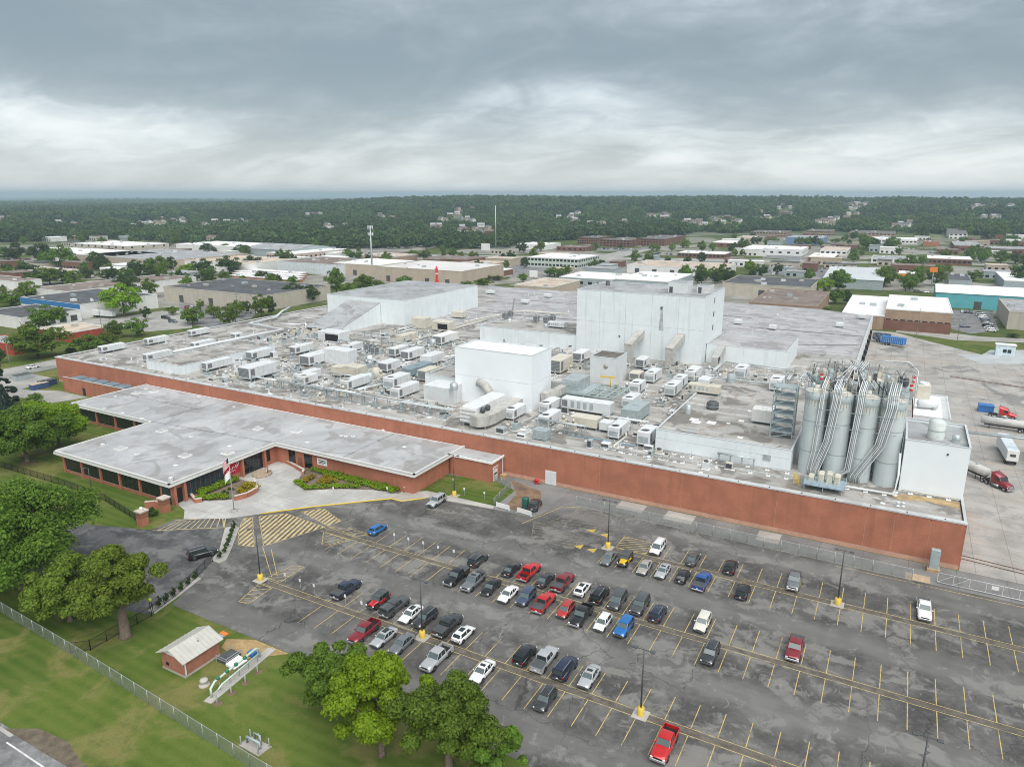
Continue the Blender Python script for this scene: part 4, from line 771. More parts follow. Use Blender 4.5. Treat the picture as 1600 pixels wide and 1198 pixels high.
# rows of small pipe runs and boxes among the units (zone by zone)
RC = random.Random(21); nr = 0; tries = 0
def free(x0, y0, x1, y1, g=.4): return not any(a - g < x1 and c_ + g > x0 and b - g < y1 and d_ + g > y0 for a, b, c_, d_ in BL + PLACED) and not (lc.x - 1 < x1 and x0 < nc.x + 1 and nc.y - 1 < y1 and y0 < fc.y + 12) and not (x1 > -14 and y1 > 165)
while nr < 175 and tries < 12000:
    tries += 1; x, y = RC.uniform(-205, -20), RC.uniform(143, 236)
    if RC.random() < .5: L_ = RC.uniform(6, 22); e = (x + L_, y + .3)
    else: L_ = RC.uniform(5, 16); e = (x + .3, y + L_)
    if not free(min(x, e[0]) - .3, min(y, e[1]) - .3, max(x, e[0]) + .3, max(y, e[1]) + .3): continue
    z = ROOF + RC.choice([.4, .6, 1.1]); r = RC.choice([.07, .1, .14, .25]); pts = [(x, y, z), (e[0], e[1], z)]
    if RC.random() < .45: pts = [(x, y, ROOF + .05)] + pts + [(e[0], e[1], z + 1.1)]
    run('roof_pipe', 'thin roof pipe in the %s' % ('left equipment field' if x < -140 else 'middle equipment field' if x < -80 else 'right equipment field'), pts, r, RC.choice([M_GALV, M_WHITE2, M_DUCT, M_CREAM, M_GREYM]), 3.2, n=6); nr += 1
nr = 0; tries = 0
while nr < 298 and tries < 9000:
    tries += 1; x, y = RC.uniform(-225, -20), RC.uniform(142, 238); w, l, h = RC.uniform(.7, 2.2), RC.uniform(.7, 2.6), RC.uniform(.6, 1.9)
    if not free(x, y, x + w, y + l, .6): continue
    nr += 1; PLACED.append((x, y, x + w, y + l)); k = RC.randrange(3); m = RC.choice([M_WHITE2, M_CREAM, M_GREYM, M_GALV, M_DUCT]); t = thing('roof_box', 'small %s in the %s' % (('fan box', 'hooded vent', 'switch box')[k], 'left equipment field' if x < -140 else 'middle equipment field' if x < -80 else 'right equipment field'), 'roof box', (x, y, ROOF), 0, 'small boxes on the factory roof')
    MB().cbox((x + w / 2, y + l / 2, ROOF + .16 + h / 2), (w, l, h), .06).build('body', m, t); MB().box(x - .15, y - .15, ROOF + .055, x + w + .15, y + l + .15, ROOF + .16).build('curb', M_ROOFWHITE, t)
    if k == 0: q = MB(); q.lathe((x + w / 2, y + l / 2, ROOF + .16 + h), [(w * .35, 0), (w * .35, .2), (.05, .25)], 12); q.build('fan_grille', M_FAN, t)
    elif k == 1: q = MB(); q.tube([(x + w / 2, y + l / 2, ROOF + h), (x + w / 2, y + l / 2, ROOF + h + .9), (x + w / 2 + .3, y + l / 2 - .5, ROOF + h + 1.2), (x + w / 2 + .4, y + l / 2 - 1., ROOF + h + .9)], w * .22, 10); q.build('gooseneck', m, t)
    else: MB().box(x + .1, y - .03, ROOF + .3, x + w - .1, y - .002, ROOF + h).build('door', M_DKGREY, t)
for k in range(42):      # service trestles stepping between the units
    for _ in range(60):
        x, y = RC.uniform(-190, -20), RC.uniform(145, 232); L_ = RC.uniform(7, 15)
        if RC.random() < .5: ex, ey = x + L_, y + 1.1
        else: ex, ey = x + 1.1, y + L_
        if free(x, y, ex, ey, .3): break
    else: continue
    PLACED.append((x, y, ex, ey)); t = thing('service_trestle', 'steel service trestle in the %s' % ('left equipment field' if x < -140 else 'middle equipment field' if x < -80 else 'right equipment field'), 'trestle', (x, y, ROOF), 0, 'service trestles on the factory roof'); h = RC.uniform(1.6, 3.2); al = ex - x > ey - y; q = MB(); n_ = 4
    for j in range(n_):
        f = j / (n_ - 1); px, py = (x + .1 + (ex - x - .2) * f, y) if al else (x, y + .1 + (ey - y - .2) * f)
        for s_ in (0, 1.): q.box(px + (0 if al else s_), py + (s_ if al else 0), ROOF + .055, px + .12 + (0 if al else s_), py + .12 + (s_ if al else 0), ROOF + h)
        q.box(px - .02, py - .02, ROOF + h - .14, px + (.14 if al else 1.14), py + (1.14 if al else .14), ROOF + h)
    q.build('frame', RC.choice([M_GREYM, M_GALV, M_GREYM]), t); q = MB()
    for j in range(3): o_ = .15 + .32 * j; q.tube([(x - .2, y + o_, ROOF + h + .12), (ex + .2, y + o_, ROOF + h + .12)] if al else [(x + o_, y - .2, ROOF + h + .12), (x + o_, ey + .2, ROOF + h + .12)], (.12, .08, .15)[j], 6)
    q.build('pipes', RC.choice([M_WHITE2, M_GALV, M_DUCT]), t)
MB().sheet([(2.5, 147.6), (8, 149.6), (15, 149.9), (14.6, 146.2), (9.5, 147.2), (5, 145.6)], ROOF + .02).build('rust_puddle', mat('rusty_roof_stain', (.40, .29, .15), .85, 0, .25, .8, dirt=(.25, .18, .1), dirt_amt=.6), fac)
# ------------------------------------------------------------------ silos
SX = [-12.4, -7.65, -2.9, 1.85]; SR, SY = 2.12, 153.0; ST = 26.2
for row in range(2):
    for k, x in enumerate(SX):
        y = SY + row * 5.6; zt = ST + (2.2 if row else 0); xx = x + (.3 if row else 0)
        lab = '%s grey green silo in the %s row' % (('leftmost', 'second from left', 'third from left', 'rightmost')[k], ('front', 'rear')[row])
        t = thing('silo', lab, 'silo', (xx, y, ROOF), 0, 'silos at the right end of the roof')
        q = MB(); q.lathe((xx, y, ROOF), [(SR, 0), (SR, zt - ROOF)], 36); q.build('shell', M_SILO, t)
        q = MB(); q.lathe((xx, y, zt), [(SR, 0.002), (SR * .5, .45), (.5, .6), (.5, 1.2), (.05, 1.25)], 28); q.build('cone_roof', mat('silo_top_cream', (.55, .53, .46), .6, 0, .15, .8, dirt=(.3, .27, .22), dirt_amt=.5), t)
        q = MB(); q.lathe((xx, y, zt - 1.6), [(SR + .06, 0), (SR + .08, 1.5), (SR + .02, 1.5)], 36, False); q.build('top_band', M_GREYM, t)
        q = MB()
        if not row: [q.lathe((xx, y, z), [(SR + .02, 0), (SR + .05, .1), (SR + .02, .2)], 36, False) for z in (13.5, 20.)]
        else: [q.lathe((xx, y, z), [(SR + .02, 0), (SR + .05, .1), (SR + .02, .2)], 36, False) for z in (20.,)]
        q.build('band', M_GREYM, t)
        if row == 0:
            st_ = MB()
            for j in range(9):
                a = -math.pi / 2 + (j - 4) * .28; w_ = .07; h_ = .6 + (j * 37 % 11) * .12
                pts = [(xx + (SR + .012) * math.cos(b), y + (SR + .012) * math.sin(b), z) for b, z in ((a - w_, zt - 1.65), (a + w_, zt - 1.65), (a + w_ * .3, zt - 1.65 - h_), (a - w_ * .3, zt - 1.65 - h_))]
                st_.add(pts, [(3, 2, 1, 0)])
            st_.build('rust_stain', mat('rust_streak', (.42, .36, .26), .8, 0, .2, 2.), t)
t = thing('silo_walkway', 'steel walkway with railings around the silo tops', 'walkway', (-5, SY, ST)); q = MB()
for y in (SY - 2.2, SY + 2.8, SY + 7.9):
    zr = ST + (0 if y < SY + 5 else 2.2)
    for z in (zr + .55, zr + 1.1): q.tube([(-14.5, y, z), (4.4, y, z)], .055, 4)
    for k in range(13): x = -14.5 + k * 1.575; q.tube([(x, y, zr - .3), (x, y, zr + 1.1)], .05, 4)
q.build('railing', M_GALV, t); q = MB(); q.box(-14.6, SY + 2.3, ST - .1, 4.5, SY + 3.3, ST - .02); q.build('deck', M_GREYM, t)
for k, (x, y) in enumerate(((-13.4, SY + 7.2), (-9.8, SY + 8.6), (-11.9, SY + .8), (4.2, SY - .3), (4.6, SY + 7.))):
    t = thing('warning_light', 'red and white beacon pole %s' % ('behind the leftmost silo', 'left behind the silo tops', 'on the leftmost front silo', 'at the right front silo', 'at the right rear silo')[k], 'beacon', (x, y, ST - .3)); q = MB(); q.tube([(x, y, ST - .3), (x, y, ST + 2.2)], .06, 5); q.build('pole', M_GALV, t)
    for j in range(3): q = MB(); q.lathe((x, y, ST + 2.2 + .42 * j), [(.3, 0), (.3, .42)], 10); q.build('band', (M_RED, M_WHITE2, M_RED)[j], t)
for k, (x, y, r, h) in enumerate(((-11.5, SY + 10.6, 1.5, 3.), (-5.8, SY + 10.6, 1.7, 3.4), (-.8, SY + 10.6, 1.2, 2.6), (3.2, SY + 9.6, 1.9, 3.6))):
    t = thing('filter_bin', 'grey filter bin behind the silo tops, %s from left' % nth(k), 'bin', (x, y, ST - 4), 0, 'filter bins behind the silos'); q = MB(); q.lathe((x, y, ROOF), [(r * .4, 0), (r * .4, ST - 3 - ROOF), (r, ST - 1.6 - ROOF), (r, ST - 1.6 + h - ROOF), (r * .3, ST - 1.2 + h - ROOF)], 18); q.build('shell', M_DUCT, t); q = MB(); [q.tube([(x + r * 1.1 * math.cos(a), y + r * 1.1 * math.sin(a), ST + h - 1.4), (x + r * 1.1 * math.cos(a), y + r * 1.1 * math.sin(a), ST + h - .3)], .04, 4) for a in np.arange(0, 6.28, .7)]; q.lathe((x, y, ST + h - .34), [(r * 1.1, 0), (r * 1.14, .05), (r * 1.1, .1)], 18, False); q.build('railing', M_GALV, t)
RS = random.Random(11); t = thing('silo_top_plant', 'tangle of valves, motors and pipes on the silo tops', 'machinery', (-5, SY + 4, ST)); 
for k in range(70):
    x, y = RS.uniform(-14, 4), RS.uniform(SY - .5, SY + 8); ST_ = ST + (.5 if y < SY + 2.8 else 2.6); q = MB(); s_ = RS.uniform(.25, .7)
    if k % 3 == 0: q.lathe((x, y, ST_ - .4), [(s_, 0), (s_, s_ * 2.6), (s_ * .6, s_ * 3.)], 8)
    elif k % 3 == 1: q.cbox((x, y, ST_ + s_), (s_ * 1.4, s_ * 1.1, s_ * 2.6), .05)
    else: q.tube([(x, y, ST_ - .3), (x, y, ST_ + 2.2), (x + RS.uniform(-2, 2), y + RS.uniform(-1.5, 1.5), ST_ + 2.6), (x + RS.uniform(-2, 2), y + 1, ST_)], .1, 6)
    q.build('fitting', RS.choice([M_GALV, M_GREYM, M_DUCT, M_DKGREY, M_CREAM]), t)
# high frame and header pipes over the silo tops
t = thing('silo_header_frame', 'tall thin steel frame and header pipes above the silos', 'frame', (-5, SY + 4, ST)); q = MB()
for x in np.arange(-14.4, 5, 2.35):
    for y in (SY + 2.6, SY + 7.8): q.tube([(x, y, ST - .2), (x, y, ST + 5.4)], .06, 4)
for y in (SY + 2.6, SY + 7.8):
    for z in (ST + 3.4, ST + 4.4, ST + 5.4): q.tube([(-14.5, y, z), (4.5, y, z)], .05, 4)
for x in np.arange(-14.4, 5, 4.7):
    for z in (ST + 3.4, ST + 5.4): q.tube([(x, SY + 2.6, z), (x, SY + 7.8, z)], .05, 4)
q.build('frame', M_GALV, t); q = MB()
for k in range(7): x = -6.4 + k * .42; q.tube([(x - 4 + k, SY + 1, ST + 1.4), (x - 1, SY + 4, ST + 4.2), (x, SY + 9, ST + 5.), (x + .6, SY + 24, ST - 1), (x + 1.2, SY + 46, ROOF + 3.2)], .1, 6)
for k in range(4): q.tube([(-3 + k * 2, SY + 8.6, ST + 5.6), (3.4, SY + 9 + k * .3, ST + 5.9 - .2 * k), (5.2, SY + 8, ST + 4.4), (5.3, SY + 6, ST - 3)], .1, 6)
q.build('header_pipe', M_WHITE2, t)
# pipe bundles on the silo fronts: path in (x, height) on a plane just before the shells
PFY = SY - SR - .35
for b, (n_, x0_, x1_, x2_, zk, dx) in enumerate(((6, -9.1, -9.9, -11.6, 16.5, .28), (5, -4.6, -5.4, -6.8, 11.0, .3), (6, .6, -.6, -4.2, 17.2, .34), (3, -11.4, -11.9, -12.4, 14., .3))):
    t = thing('conveying_pipes', ('bundle of pipes between the first and second silo', 'bundle of pipes on the second silo', 'bundle of kinked pipes between the third and fourth silo', 'few thin pipes on the leftmost silo')[b], 'pipes', (x0_, PFY, ROOF))
    for k in range(n_):
        o = k * dx; yy = PFY - .1 * (k % 2)
        MB().tube([(x0_ + o + .5, SY + 9.5, ST + 2.2), (x0_ + o + .3, SY + 3, ST + 2.6), (x0_ + o, SY - 1.6, ST + 1.2), (x0_ + o, yy, ST - 1.2), (x1_ + o, yy, zk), (x2_ + o, yy, ROOF + 1.4), (x2_ + o, yy, ROOF + .05)], .11, 6).build('pipe', (M_WHITE2, M_GALV, M_WHITE2)[k % 3], t)
    q = MB(); [q.box(min(x1_, x0_) - .2, PFY - .2, z, max(x0_, x1_) + n_ * dx + .2, PFY - .12, z + .12) for z in (19.6, 23.)]; q.build('pipe_clamp', M_GREYM, t)
t = thing('blower_skid', 'cream blowers on a blue steel platform before the silos', 'blowers', (-8, 144.6, ROOF)); q = MB(); [q.box(-12. + 3.4 * k, y, ROOF + .02, -11.85 + 3.4 * k, y + .15, ROOF + 1.1) for k in range(3) for y in (142.2, 146.6)]; q.box(-12.2, 142., ROOF + 1.1, -4.6, 146.9, ROOF + 1.3); q.build('platform', mat('blue_grey_steel', (.30, .39, .45), .5), t)
q = MB(); [q.tube([(-12.1, 142.1, z), (-4.7, 142.1, z), (-4.7, 146.8, z)], .05, 4) for z in (ROOF + 1.8, ROOF + 2.3)]; [q.tube([(-12.1 + 1.48 * k, 142.1, ROOF + 1.3), (-12.1 + 1.48 * k, 142.1, ROOF + 2.3)], .05, 4) for k in range(6)]; q.build('railing', MATS['blue_grey_steel'], t)
for k, (x, h) in enumerate(((-11, 1.), (-9.2, 1.9), (-7.7, 2.1), (-6.3, 1.8))): MB().cbox((x, 145., ROOF + 1.302 + h / 2), (1.1, 2., h), .15).build('blower', M_CREAM, t)
t = thing('roof_ladder', 'yellow ladder gate on the roof left of the blowers', 'ladder', (-13.6, 144.2, ROOF)); q = MB(); [q.tube([(-14.1 + a, 143.6, ROOF), (-14.1 + a, 143.6, ROOF + 2.4), (-14.1 + a, 144.6, ROOF + 2.4), (-14.1 + a, 144.6, ROOF)], .07, 5) for a in (0, .9)]; [q.tube([(-14.1, 143.6, ROOF + .3 * j), (-13.2, 143.6, ROOF + .3 * j)], .045, 4) for j in range(1, 8)]; q.build('frame', M_YEL, t)
t = thing('stair_tower', 'open green grey steel stair tower left of the silos', 'stair tower', (-19, 160, 13.05)); q = MB(); [q.box(x, y, 13.07, x + .2, y + .2, 25.) for x in (-21.5, -17) for y in (158, 162)]
for k in range(6):
    z = 14.5 + 2. * k; q.box(-21.5, 158.02, z, -16.82, 158.18, z + .18); q.box(-21.5, 162.02, z, -16.82, 162.18, z + .18); q.box(-21.48, 158, z, -21.32, 162.2, z + .18); q.box(-16.98, 158, z, -16.82, 162.2, z + .18)
    q.beam((-21.4, 158.1, z - 1.8 if k else 13.1), (-16.9, 158.1, z), .14, .14); q.beam((-16.9, 158.1, z - 1.8 if k else 13.1), (-16.9, 162.1, z), .14, .14)
q.build('frame', MATS['green_grey_steel'], t); q = MB(); [q.box(-21.3, 158.3, 14.6 + 2 * k, -17., 161.9, 14.66 + 2 * k) for k in range(6)]; q.build('landing', M_GREYM, t)
# cooling tower, tanks and pipes on the boiler house
t = thing('steam_cooling_tower', 'square cream cooling tower on the boiler house', 'cooling tower', (9.5, 234, 7.28)); MB().cbox((9.6, 234, 9.3), (3.6, 3.6, 4.), .15).build('cabinet', M_CREAM, t); q = MB(); q.lathe((9.6, 234, 11.3), [(1.3, 0), (1.3, .7), (1.1, .7), (1.1, .3)], 16); q.build('fan_ring', M_WHITE2, t)
t = thing('horizontal_tank', 'white horizontal tank on the boiler house', 'tank', (9.5, 222, 7.28)); q = MB(); q.tube([(8, 221, 8.8), (8.3, 221.1, 8.8), (13, 222, 8.8), (13.3, 222, 8.8)], [.5, 1.2, 1.2, .5], 14); q.build('shell', M_WHITE2, t); q = MB(); [q.box(x, 220.8, 7.28, x + .3, 222.2, 7.8) for x in (9., 12.)]; q.build('saddle', M_GREYM, t)
run('overhead_pipe_bridge', 'overhead pipe bridge crossing the truck yard', [(7, 203, 7.), (70, 209, 7.)], .3, M_GALV, 16., 0., n=8)
run('overhead_pipe_bridge', 'thinner second pipe of the bridge over the yard', [(7, 204, 7.1), (70, 210, 7.1)], .18, M_GREYM, 16., 0., n=8)
# ------------------------------------------------------------------ office building
OZ = 5.5
of = thing('office_building', 'single storey office wing with broad white roof edge and brick walls', 'building', (-140, 112, 0))
roofpoly = [(-173.8, 87.8), (-131.2, 87.8), (-131.2, 117.4), (-88.8, 117.4), (-88.8, 138.3), (-211, 138.3), (-211, 113.4), (-173.8, 113.4)]
MB().prism(roofpoly, OZ - .8, OZ - .12).build('roof_slab', M_OFFW, of)
def inset(poly, d):
    n = len(poly); ar = sum(poly[i][0] * poly[(i + 1) % n][1] - poly[(i + 1) % n][0] * poly[i][1] for i in range(n)); s = 1 if ar > 0 else -1; out = []
    for i in range(n):
        p, c, q = Vector(poly[i - 1]), Vector(poly[i]), Vector(poly[(i + 1) % n]); a = (c - p).normalized(); b = (q - c).normalized()
        na, nb_ = Vector((-a.y, a.x)) * s, Vector((-b.y, b.x)) * s; out.append(tuple(c + (na + nb_) * d))
    return out
rin = inset(roofpoly, .45)
MB().sheet(rin, OZ - .08).build('roof_membrane', M_ROOFOFF, of)
for i in range(len(roofpoly)):
    a, b = Vector(roofpoly[i]), Vector(roofpoly[(i + 1) % len(roofpoly)]); d_ = (b - a).normalized(); n_ = Vector((-d_.y, d_.x)) * .22
    if a.y > 138 and b.y > 138: continue
    MB().beam((*(a + n_), OZ - .02), (*(b + n_), OZ - .02), .44, .3).build('roof_edge', mat('roof_edge_grey', (.60, .60, .585), .6, 0, .06, .5), of)
wp = inset(roofpoly, 1.3)
MB().prism(wp, 0, OZ - .81).build('wall', M_BRICK, of)
# window strips with brick piers: long face towards the lawn
def strip(x0, x1, y, n, z0=.85, z1=4.35):
    w = (x1 - x0) / n
    for k in range(n):
        t_ = MB().box(x0 + k * w + .45, y - .05, z0, x0 + (k + 1) * w - .45, y - .004, z1).build('window', M_GLASS, of)
        for j in range(1, 4): xx = x0 + k * w + .45 + (w - .9) * j / 4; MB().box(xx - .03, y - .085, z0, xx + .03, y - .052, z1).build('mullion', M_BLACK, t_)
        MB().box(x0 + k * w - .3, y - .3, 0, x0 + k * w + .3, y - .006, OZ - .82).build('pier', M_BRICK, of)
    MB().box(x0 + .3, y - .2, z0 - .16, x1 - .3, y - .007, z0 - .02).build('sill', mat('brick_sill', (.34, .19, .13), .8), of)
strip(-172.0, -136, 89.1, 5); strip(-209.2, -174, 114.7, 4)
MB().box(-135.6, 88.98, .1, -132.9, 89.09, 4.3).build('door', mat('bluish_glass', (.03, .05, .06), .1), of)
xw = wp[1][0]
for k in range(8): q = MB().box(xw + .004, 92.6 + 1.28 * k, .5, xw + .06, 93.78 + 1.28 * k, 4.4).build('window', mat('blue_grey_glass', (.035, .05, .062), .12), of)
MB().box(xw + .004, 90.0, .05, xw + .08, 91.6, 3.4).build('door', M_BLACK, of)
MB().box(xw + .004, 108.4, .05, xw + .05, 114.2, 4.4).build('entrance_glass', M_GLASS, of)
for k in range(5): MB().box(xw + .052, 108.5 + 1.4 * k, .05, xw + .1, 108.58 + 1.4 * k, 4.4).build('mullion', M_DKGREY, of)
for y in (89.4, 91.9, 107.6, 114.4): MB().box(xw + .006, y - .3, 0, xw + .9, y + .3, OZ - .82).build('pier', M_BRICK, of)
MB().box(xw + .004, 115.0, 1.0, xw + .05, 116.6, 3.9).build('window', M_GLASS, of)
yw = wp[2][1]
MB().box(-128.2, yw - .05, .9, -126., yw - .004, 3.9).build('window', M_GLASS, of); MB().box(-125.2, yw - .07, .02, -123.8, yw - .004, 2.6).build('door', mat('brick_door', (.25, .1, .06), .6), of); MB().box(-123, yw - .05, .3, -120.4, yw - .004, 3.8).build('window', M_GLASS, of)
sb = thing('wall_sign', 'small white notice board on the brick wall by the planting bed', 'sign', (-117, yw, 2.2)); MB().box(-118.7, yw - .1, 1.9, -115.6, yw - .02, 3.6).build('board', M_ROOFWHITE, sb)
q = MB()
for k in range(3): q.box(-118.3 + .2 * (k == 1), yw - .112, 2.95 - .35 * k, -116.0 - .6 * (k == 2), yw - .101, 3.15 - .35 * k)
q.build('lettering', M_DKGREY, sb)
# red banner with white script beside the entrance
bn = thing('red_banner', 'red banner with white script on the office wall by the entrance', 'banner', (xw, 105, 2.)); MB().box(xw + .02, 102.9, 1.5, xw + .12, 107.3, 4.5).build('panel', mat('banner_red', (.42, .02, .035), .6), bn)
q = MB(); pts = [(xw + .15, 103.4 + .17 * k, 2.5 + .045 * k + .28 * math.sin(k * 1.25) * (1 if k % 5 else 1.6)) for k in range(22)]; q.tube(pts, .07, 4); q.tube([(xw + .15, 103.5 + .3 * k, 2.15 + .02 * k) for k in range(9)], .05, 4); q.tube([(xw + .15, 106.2, 2.7), (xw + .15, 106.7, 3.4), (xw + .15, 107.05, 3.95), (xw + .15, 106.6, 4.1), (xw + .15, 106.2, 3.7)], .09, 4); q.build('script', M_ROOFWHITE, bn)
an = thing('office_annex', 'small brick annex with white garage door at the end of the office', 'building', (-83, 135, 0))
MB().box(-89.6, 132.8, 0, -78.2, 138.35, 4.7).build('wall', M_BRICK, an); MB().box(-88.7, 132.6, 4.7, -77.9, 138.36, 4.95).build('roof', M_ROOFOFF, an)
for b in ((-88.7, 132.5, 4.72, -77.8, 132.75, 5.2), (-78.05, 132.76, 4.72, -77.8, 138.36, 5.2)): MB().box(*b).build('roof_edge', M_ROOFWHITE, an)
dd = MB().box(-78.19, 133.6, .02, -78.08, 135.5, 2.8).build('door', M_WHITE2, an); MB().box(-78.07, 133.8, 1.6, -78.04, 135.3, 2.0).build('pane', M_GLASS, dd)
MB().box(-78.19, 133.5, 3.0, -78.1, 135.9, 3.5).build('sign_panel', M_ROOFWHITE, an); MB().box(-78.09, 133.7, 3.15, -78.07, 135.7, 3.32).build('sign_lettering', M_DKGREY, an)
MB().box(-78.1, 137.6, 0, -77.85, 137.85, 4.7).build('downpipe', M_WHITE2, an)
for k, (c, a, b, s_) in enumerate((('a', 755, 562, 2.3), ('a', 1155, 607, 2.3), ('a', 1420, 590, 2.3), ('a', 1010, 452, 2.2), ('a', 850, 217, 2.), ('a', 960, 207, 2.), ('D', 1290, 918, 2.1), ('D', 1530, 935, 2.1))):
    p = PC(c, a, b, OZ); t = thing('skylight', 'pyramid skylight on the office roof, %s' % ('nearest the left roof edge', 'in front right', 'nearest the flag', 'in the middle of the front wing', 'back left of the pair by the factory', 'back right of the pair by the factory', 'left of the pair over the rear wing', 'right of the pair over the rear wing')[k], 'skylight', (p.x, p.y, OZ - .08), 0, 'skylights on the office roof')
    q = MB(); q.box(p.x - s_ / 2, p.y - s_ / 2, OZ - .078, p.x + s_ / 2, p.y + s_ / 2, OZ + .2); q.build('curb', M_ROOFWHITE, t)
    e = s_ / 2 - .15; MB().add([(p.x - e, p.y - e, OZ + .2), (p.x + e, p.y - e, OZ + .2), (p.x + e, p.y + e, OZ + .2), (p.x - e, p.y + e, OZ + .2), (p.x, p.y, OZ + .95)], [(0, 1, 4), (1, 2, 4), (2, 3, 4), (3, 0, 4)]).build('pyramid', mat('skylight_acrylic', (.40, .41, .40), .25), t)
for c, a, b in (('a', 640, 532), ('a', 855, 595), ('a', 1095, 663), ('a', 1190, 485), ('a', 1430, 543), ('a', 525, 285), ('a', 650, 310), ('a', 765, 338), ('a', 885, 370), ('a', 720, 235), ('a', 910, 190), ('D', 920, 715), ('D', 1140, 778), ('c', 320, 120), ('c', 560, 85), ('c', 605, 85), ('c', 925, 150), ('c', 530, 80), ('c', 795, 45)):
    p = PC(c, a, b, OZ); MB().cbox((p.x, p.y, OZ - .03), (.9, .7, .1), .03).build('roof_drain', M_ROOFWHITE, of); q = MB(); q.lathe((p.x, p.y, OZ + .02), [(.18, 0), (.18, .2), (.05, .25)], 8); q.build('drain_cap', M_GALV, of)
for a, b in (((-211, 127.5), (-173, 127.5)), ((-173.8, 113.6), (-173.8, 127.5)), ((-173.4, 114.0), (-131.6, 117.6)), ((-110, 117.9), (-110, 138)), ((-173, 127.5), (-173, 138))): MB().beam((*a, OZ - .02), (*b, OZ - .02), .28, .14).build('roof_curb', M_ROOFGREY, of)
t = thing('roof_camera_mast', 'small white antenna housing on the office roof corner', 'antenna', (-132.6, 89.4, OZ)); MB().cbox((-132.8, 89.5, OZ + .35), (.8, .7, .9), .1).build('housing', M_WHITE2, t); q = MB(); q.tube([(-133.5, 89.9, OZ - .1), (-133.5, 89.9, OZ + 1.3)], .06, 6); q.build('mast', M_GALV, t)
# ------------------------------------------------------------------ walls, planters and beds round the entrance
def garden_wall(label, pts, h=1.0, w=.45):
    t = thing('garden_wall', label, 'wall', (*pts[0], 0))
    for a, b in zip(pts, pts[1:]):
        a, b = Vector((*a, h / 2)), Vector((*b, h / 2)); MB().beam(a, b, w, h).build('brickwork', M_BRICK, t); MB().beam(a + Vector((0, 0, h / 2 + .05)), b + Vector((0, 0, h / 2 + .05)), w + .12, .1).build('coping', mat('coping_stone', (.55, .48, .42), .8), t)
garden_wall('low brick wall curving round the left planting bed', [(-122.6, 97.), (-121.6, 99.6), (-122.0, 102.8), (-127, 106.4)], 1.1); garden_wall('short low brick wall beside the office corner door', [(-134, 94.3), (-129.2, 92.2), (-128.3, 93.2)], .9)
garden_wall('stepped low brick wall on the left of the right bed', [(-129.5, 119.0), (-121.4, 116.6), (-120.2, 115.2)], .8); garden_wall('short brick wall closing the right bed', [(-92.7, 118.4), (-91.3, 122.)], 1.2); garden_wall('curved brick wall between the gate pillars', [(-131.6, 86.6), (-134.4, 86.4), (-136., 85.)], 1.6)
for k, (x, y) in enumerate(((-129.4, 79.9), (-131.2, 86.2))):
    t = thing('gate_pillar', ('brick gate pillar with pale cap nearest the driveway', 'brick gate pillar with flat cap nearest the office')[k], 'pillar', (x, y, 0)); MB().box(x - .8, y - .8, 0, x + .8, y + .8, 3.).build('shaft', M_BRICK, t); MB().box(x - 1, y - 1, 3., x + 1, y + 1, 3.3).build('cap', MATS['coping_stone'], t)
    for z in (1.9, 2.4): MB().box(x - .86, y - .86, z, x + .86, y + .86, z + .18).build('band_course', M_BRICK2, t)
    if k == 0: q = MB(); q.lathe((x, y, 3.3), [(.25, 0), (.4, .3), (.25, .6), (.02, .7)], 12); q.build('lamp_globe', M_ROOFWHITE, t)
MBED = mat('mulch_bed', (.16, .125, .09), .95, 0, .3, 1.2)
def bed(name, pts, m): return tag(MB().prism(pts, 0.0, .12).build(name, m), kind='structure')
bed('mulch_bed', [(-130.5, 92.6), (-124.3, 96.6), (-122.3, 99.5), (-122.6, 102.6), (-127.4, 106.), (-132.3, 106), (-132.3, 95.)], MBED)
bed('mulch_bed', [(-129, 118.6), (-121.2, 116.2), (-118, 110.4), (-113.2, 108.4), (-106.5, 114.), (-103, 117.2), (-93, 118.6), (-91.8, 121.5), (-92, 118.9), (-129, 118.7)], MBED) if False else None
bed('mulch_bed', [(-128, 118.5), (-121.2, 116.), (-118, 110.6), (-113.2, 108.6), (-107, 113), (-100, 116.2), (-93.4, 117.4), (-93.4, 118.6)], MBED)
bed('tree_ring', [(-187 + 1.8 * math.cos(a), 88.1 + 1.8 * math.sin(a)) for a in np.arange(0, 6.28, .6)], M_SOIL)
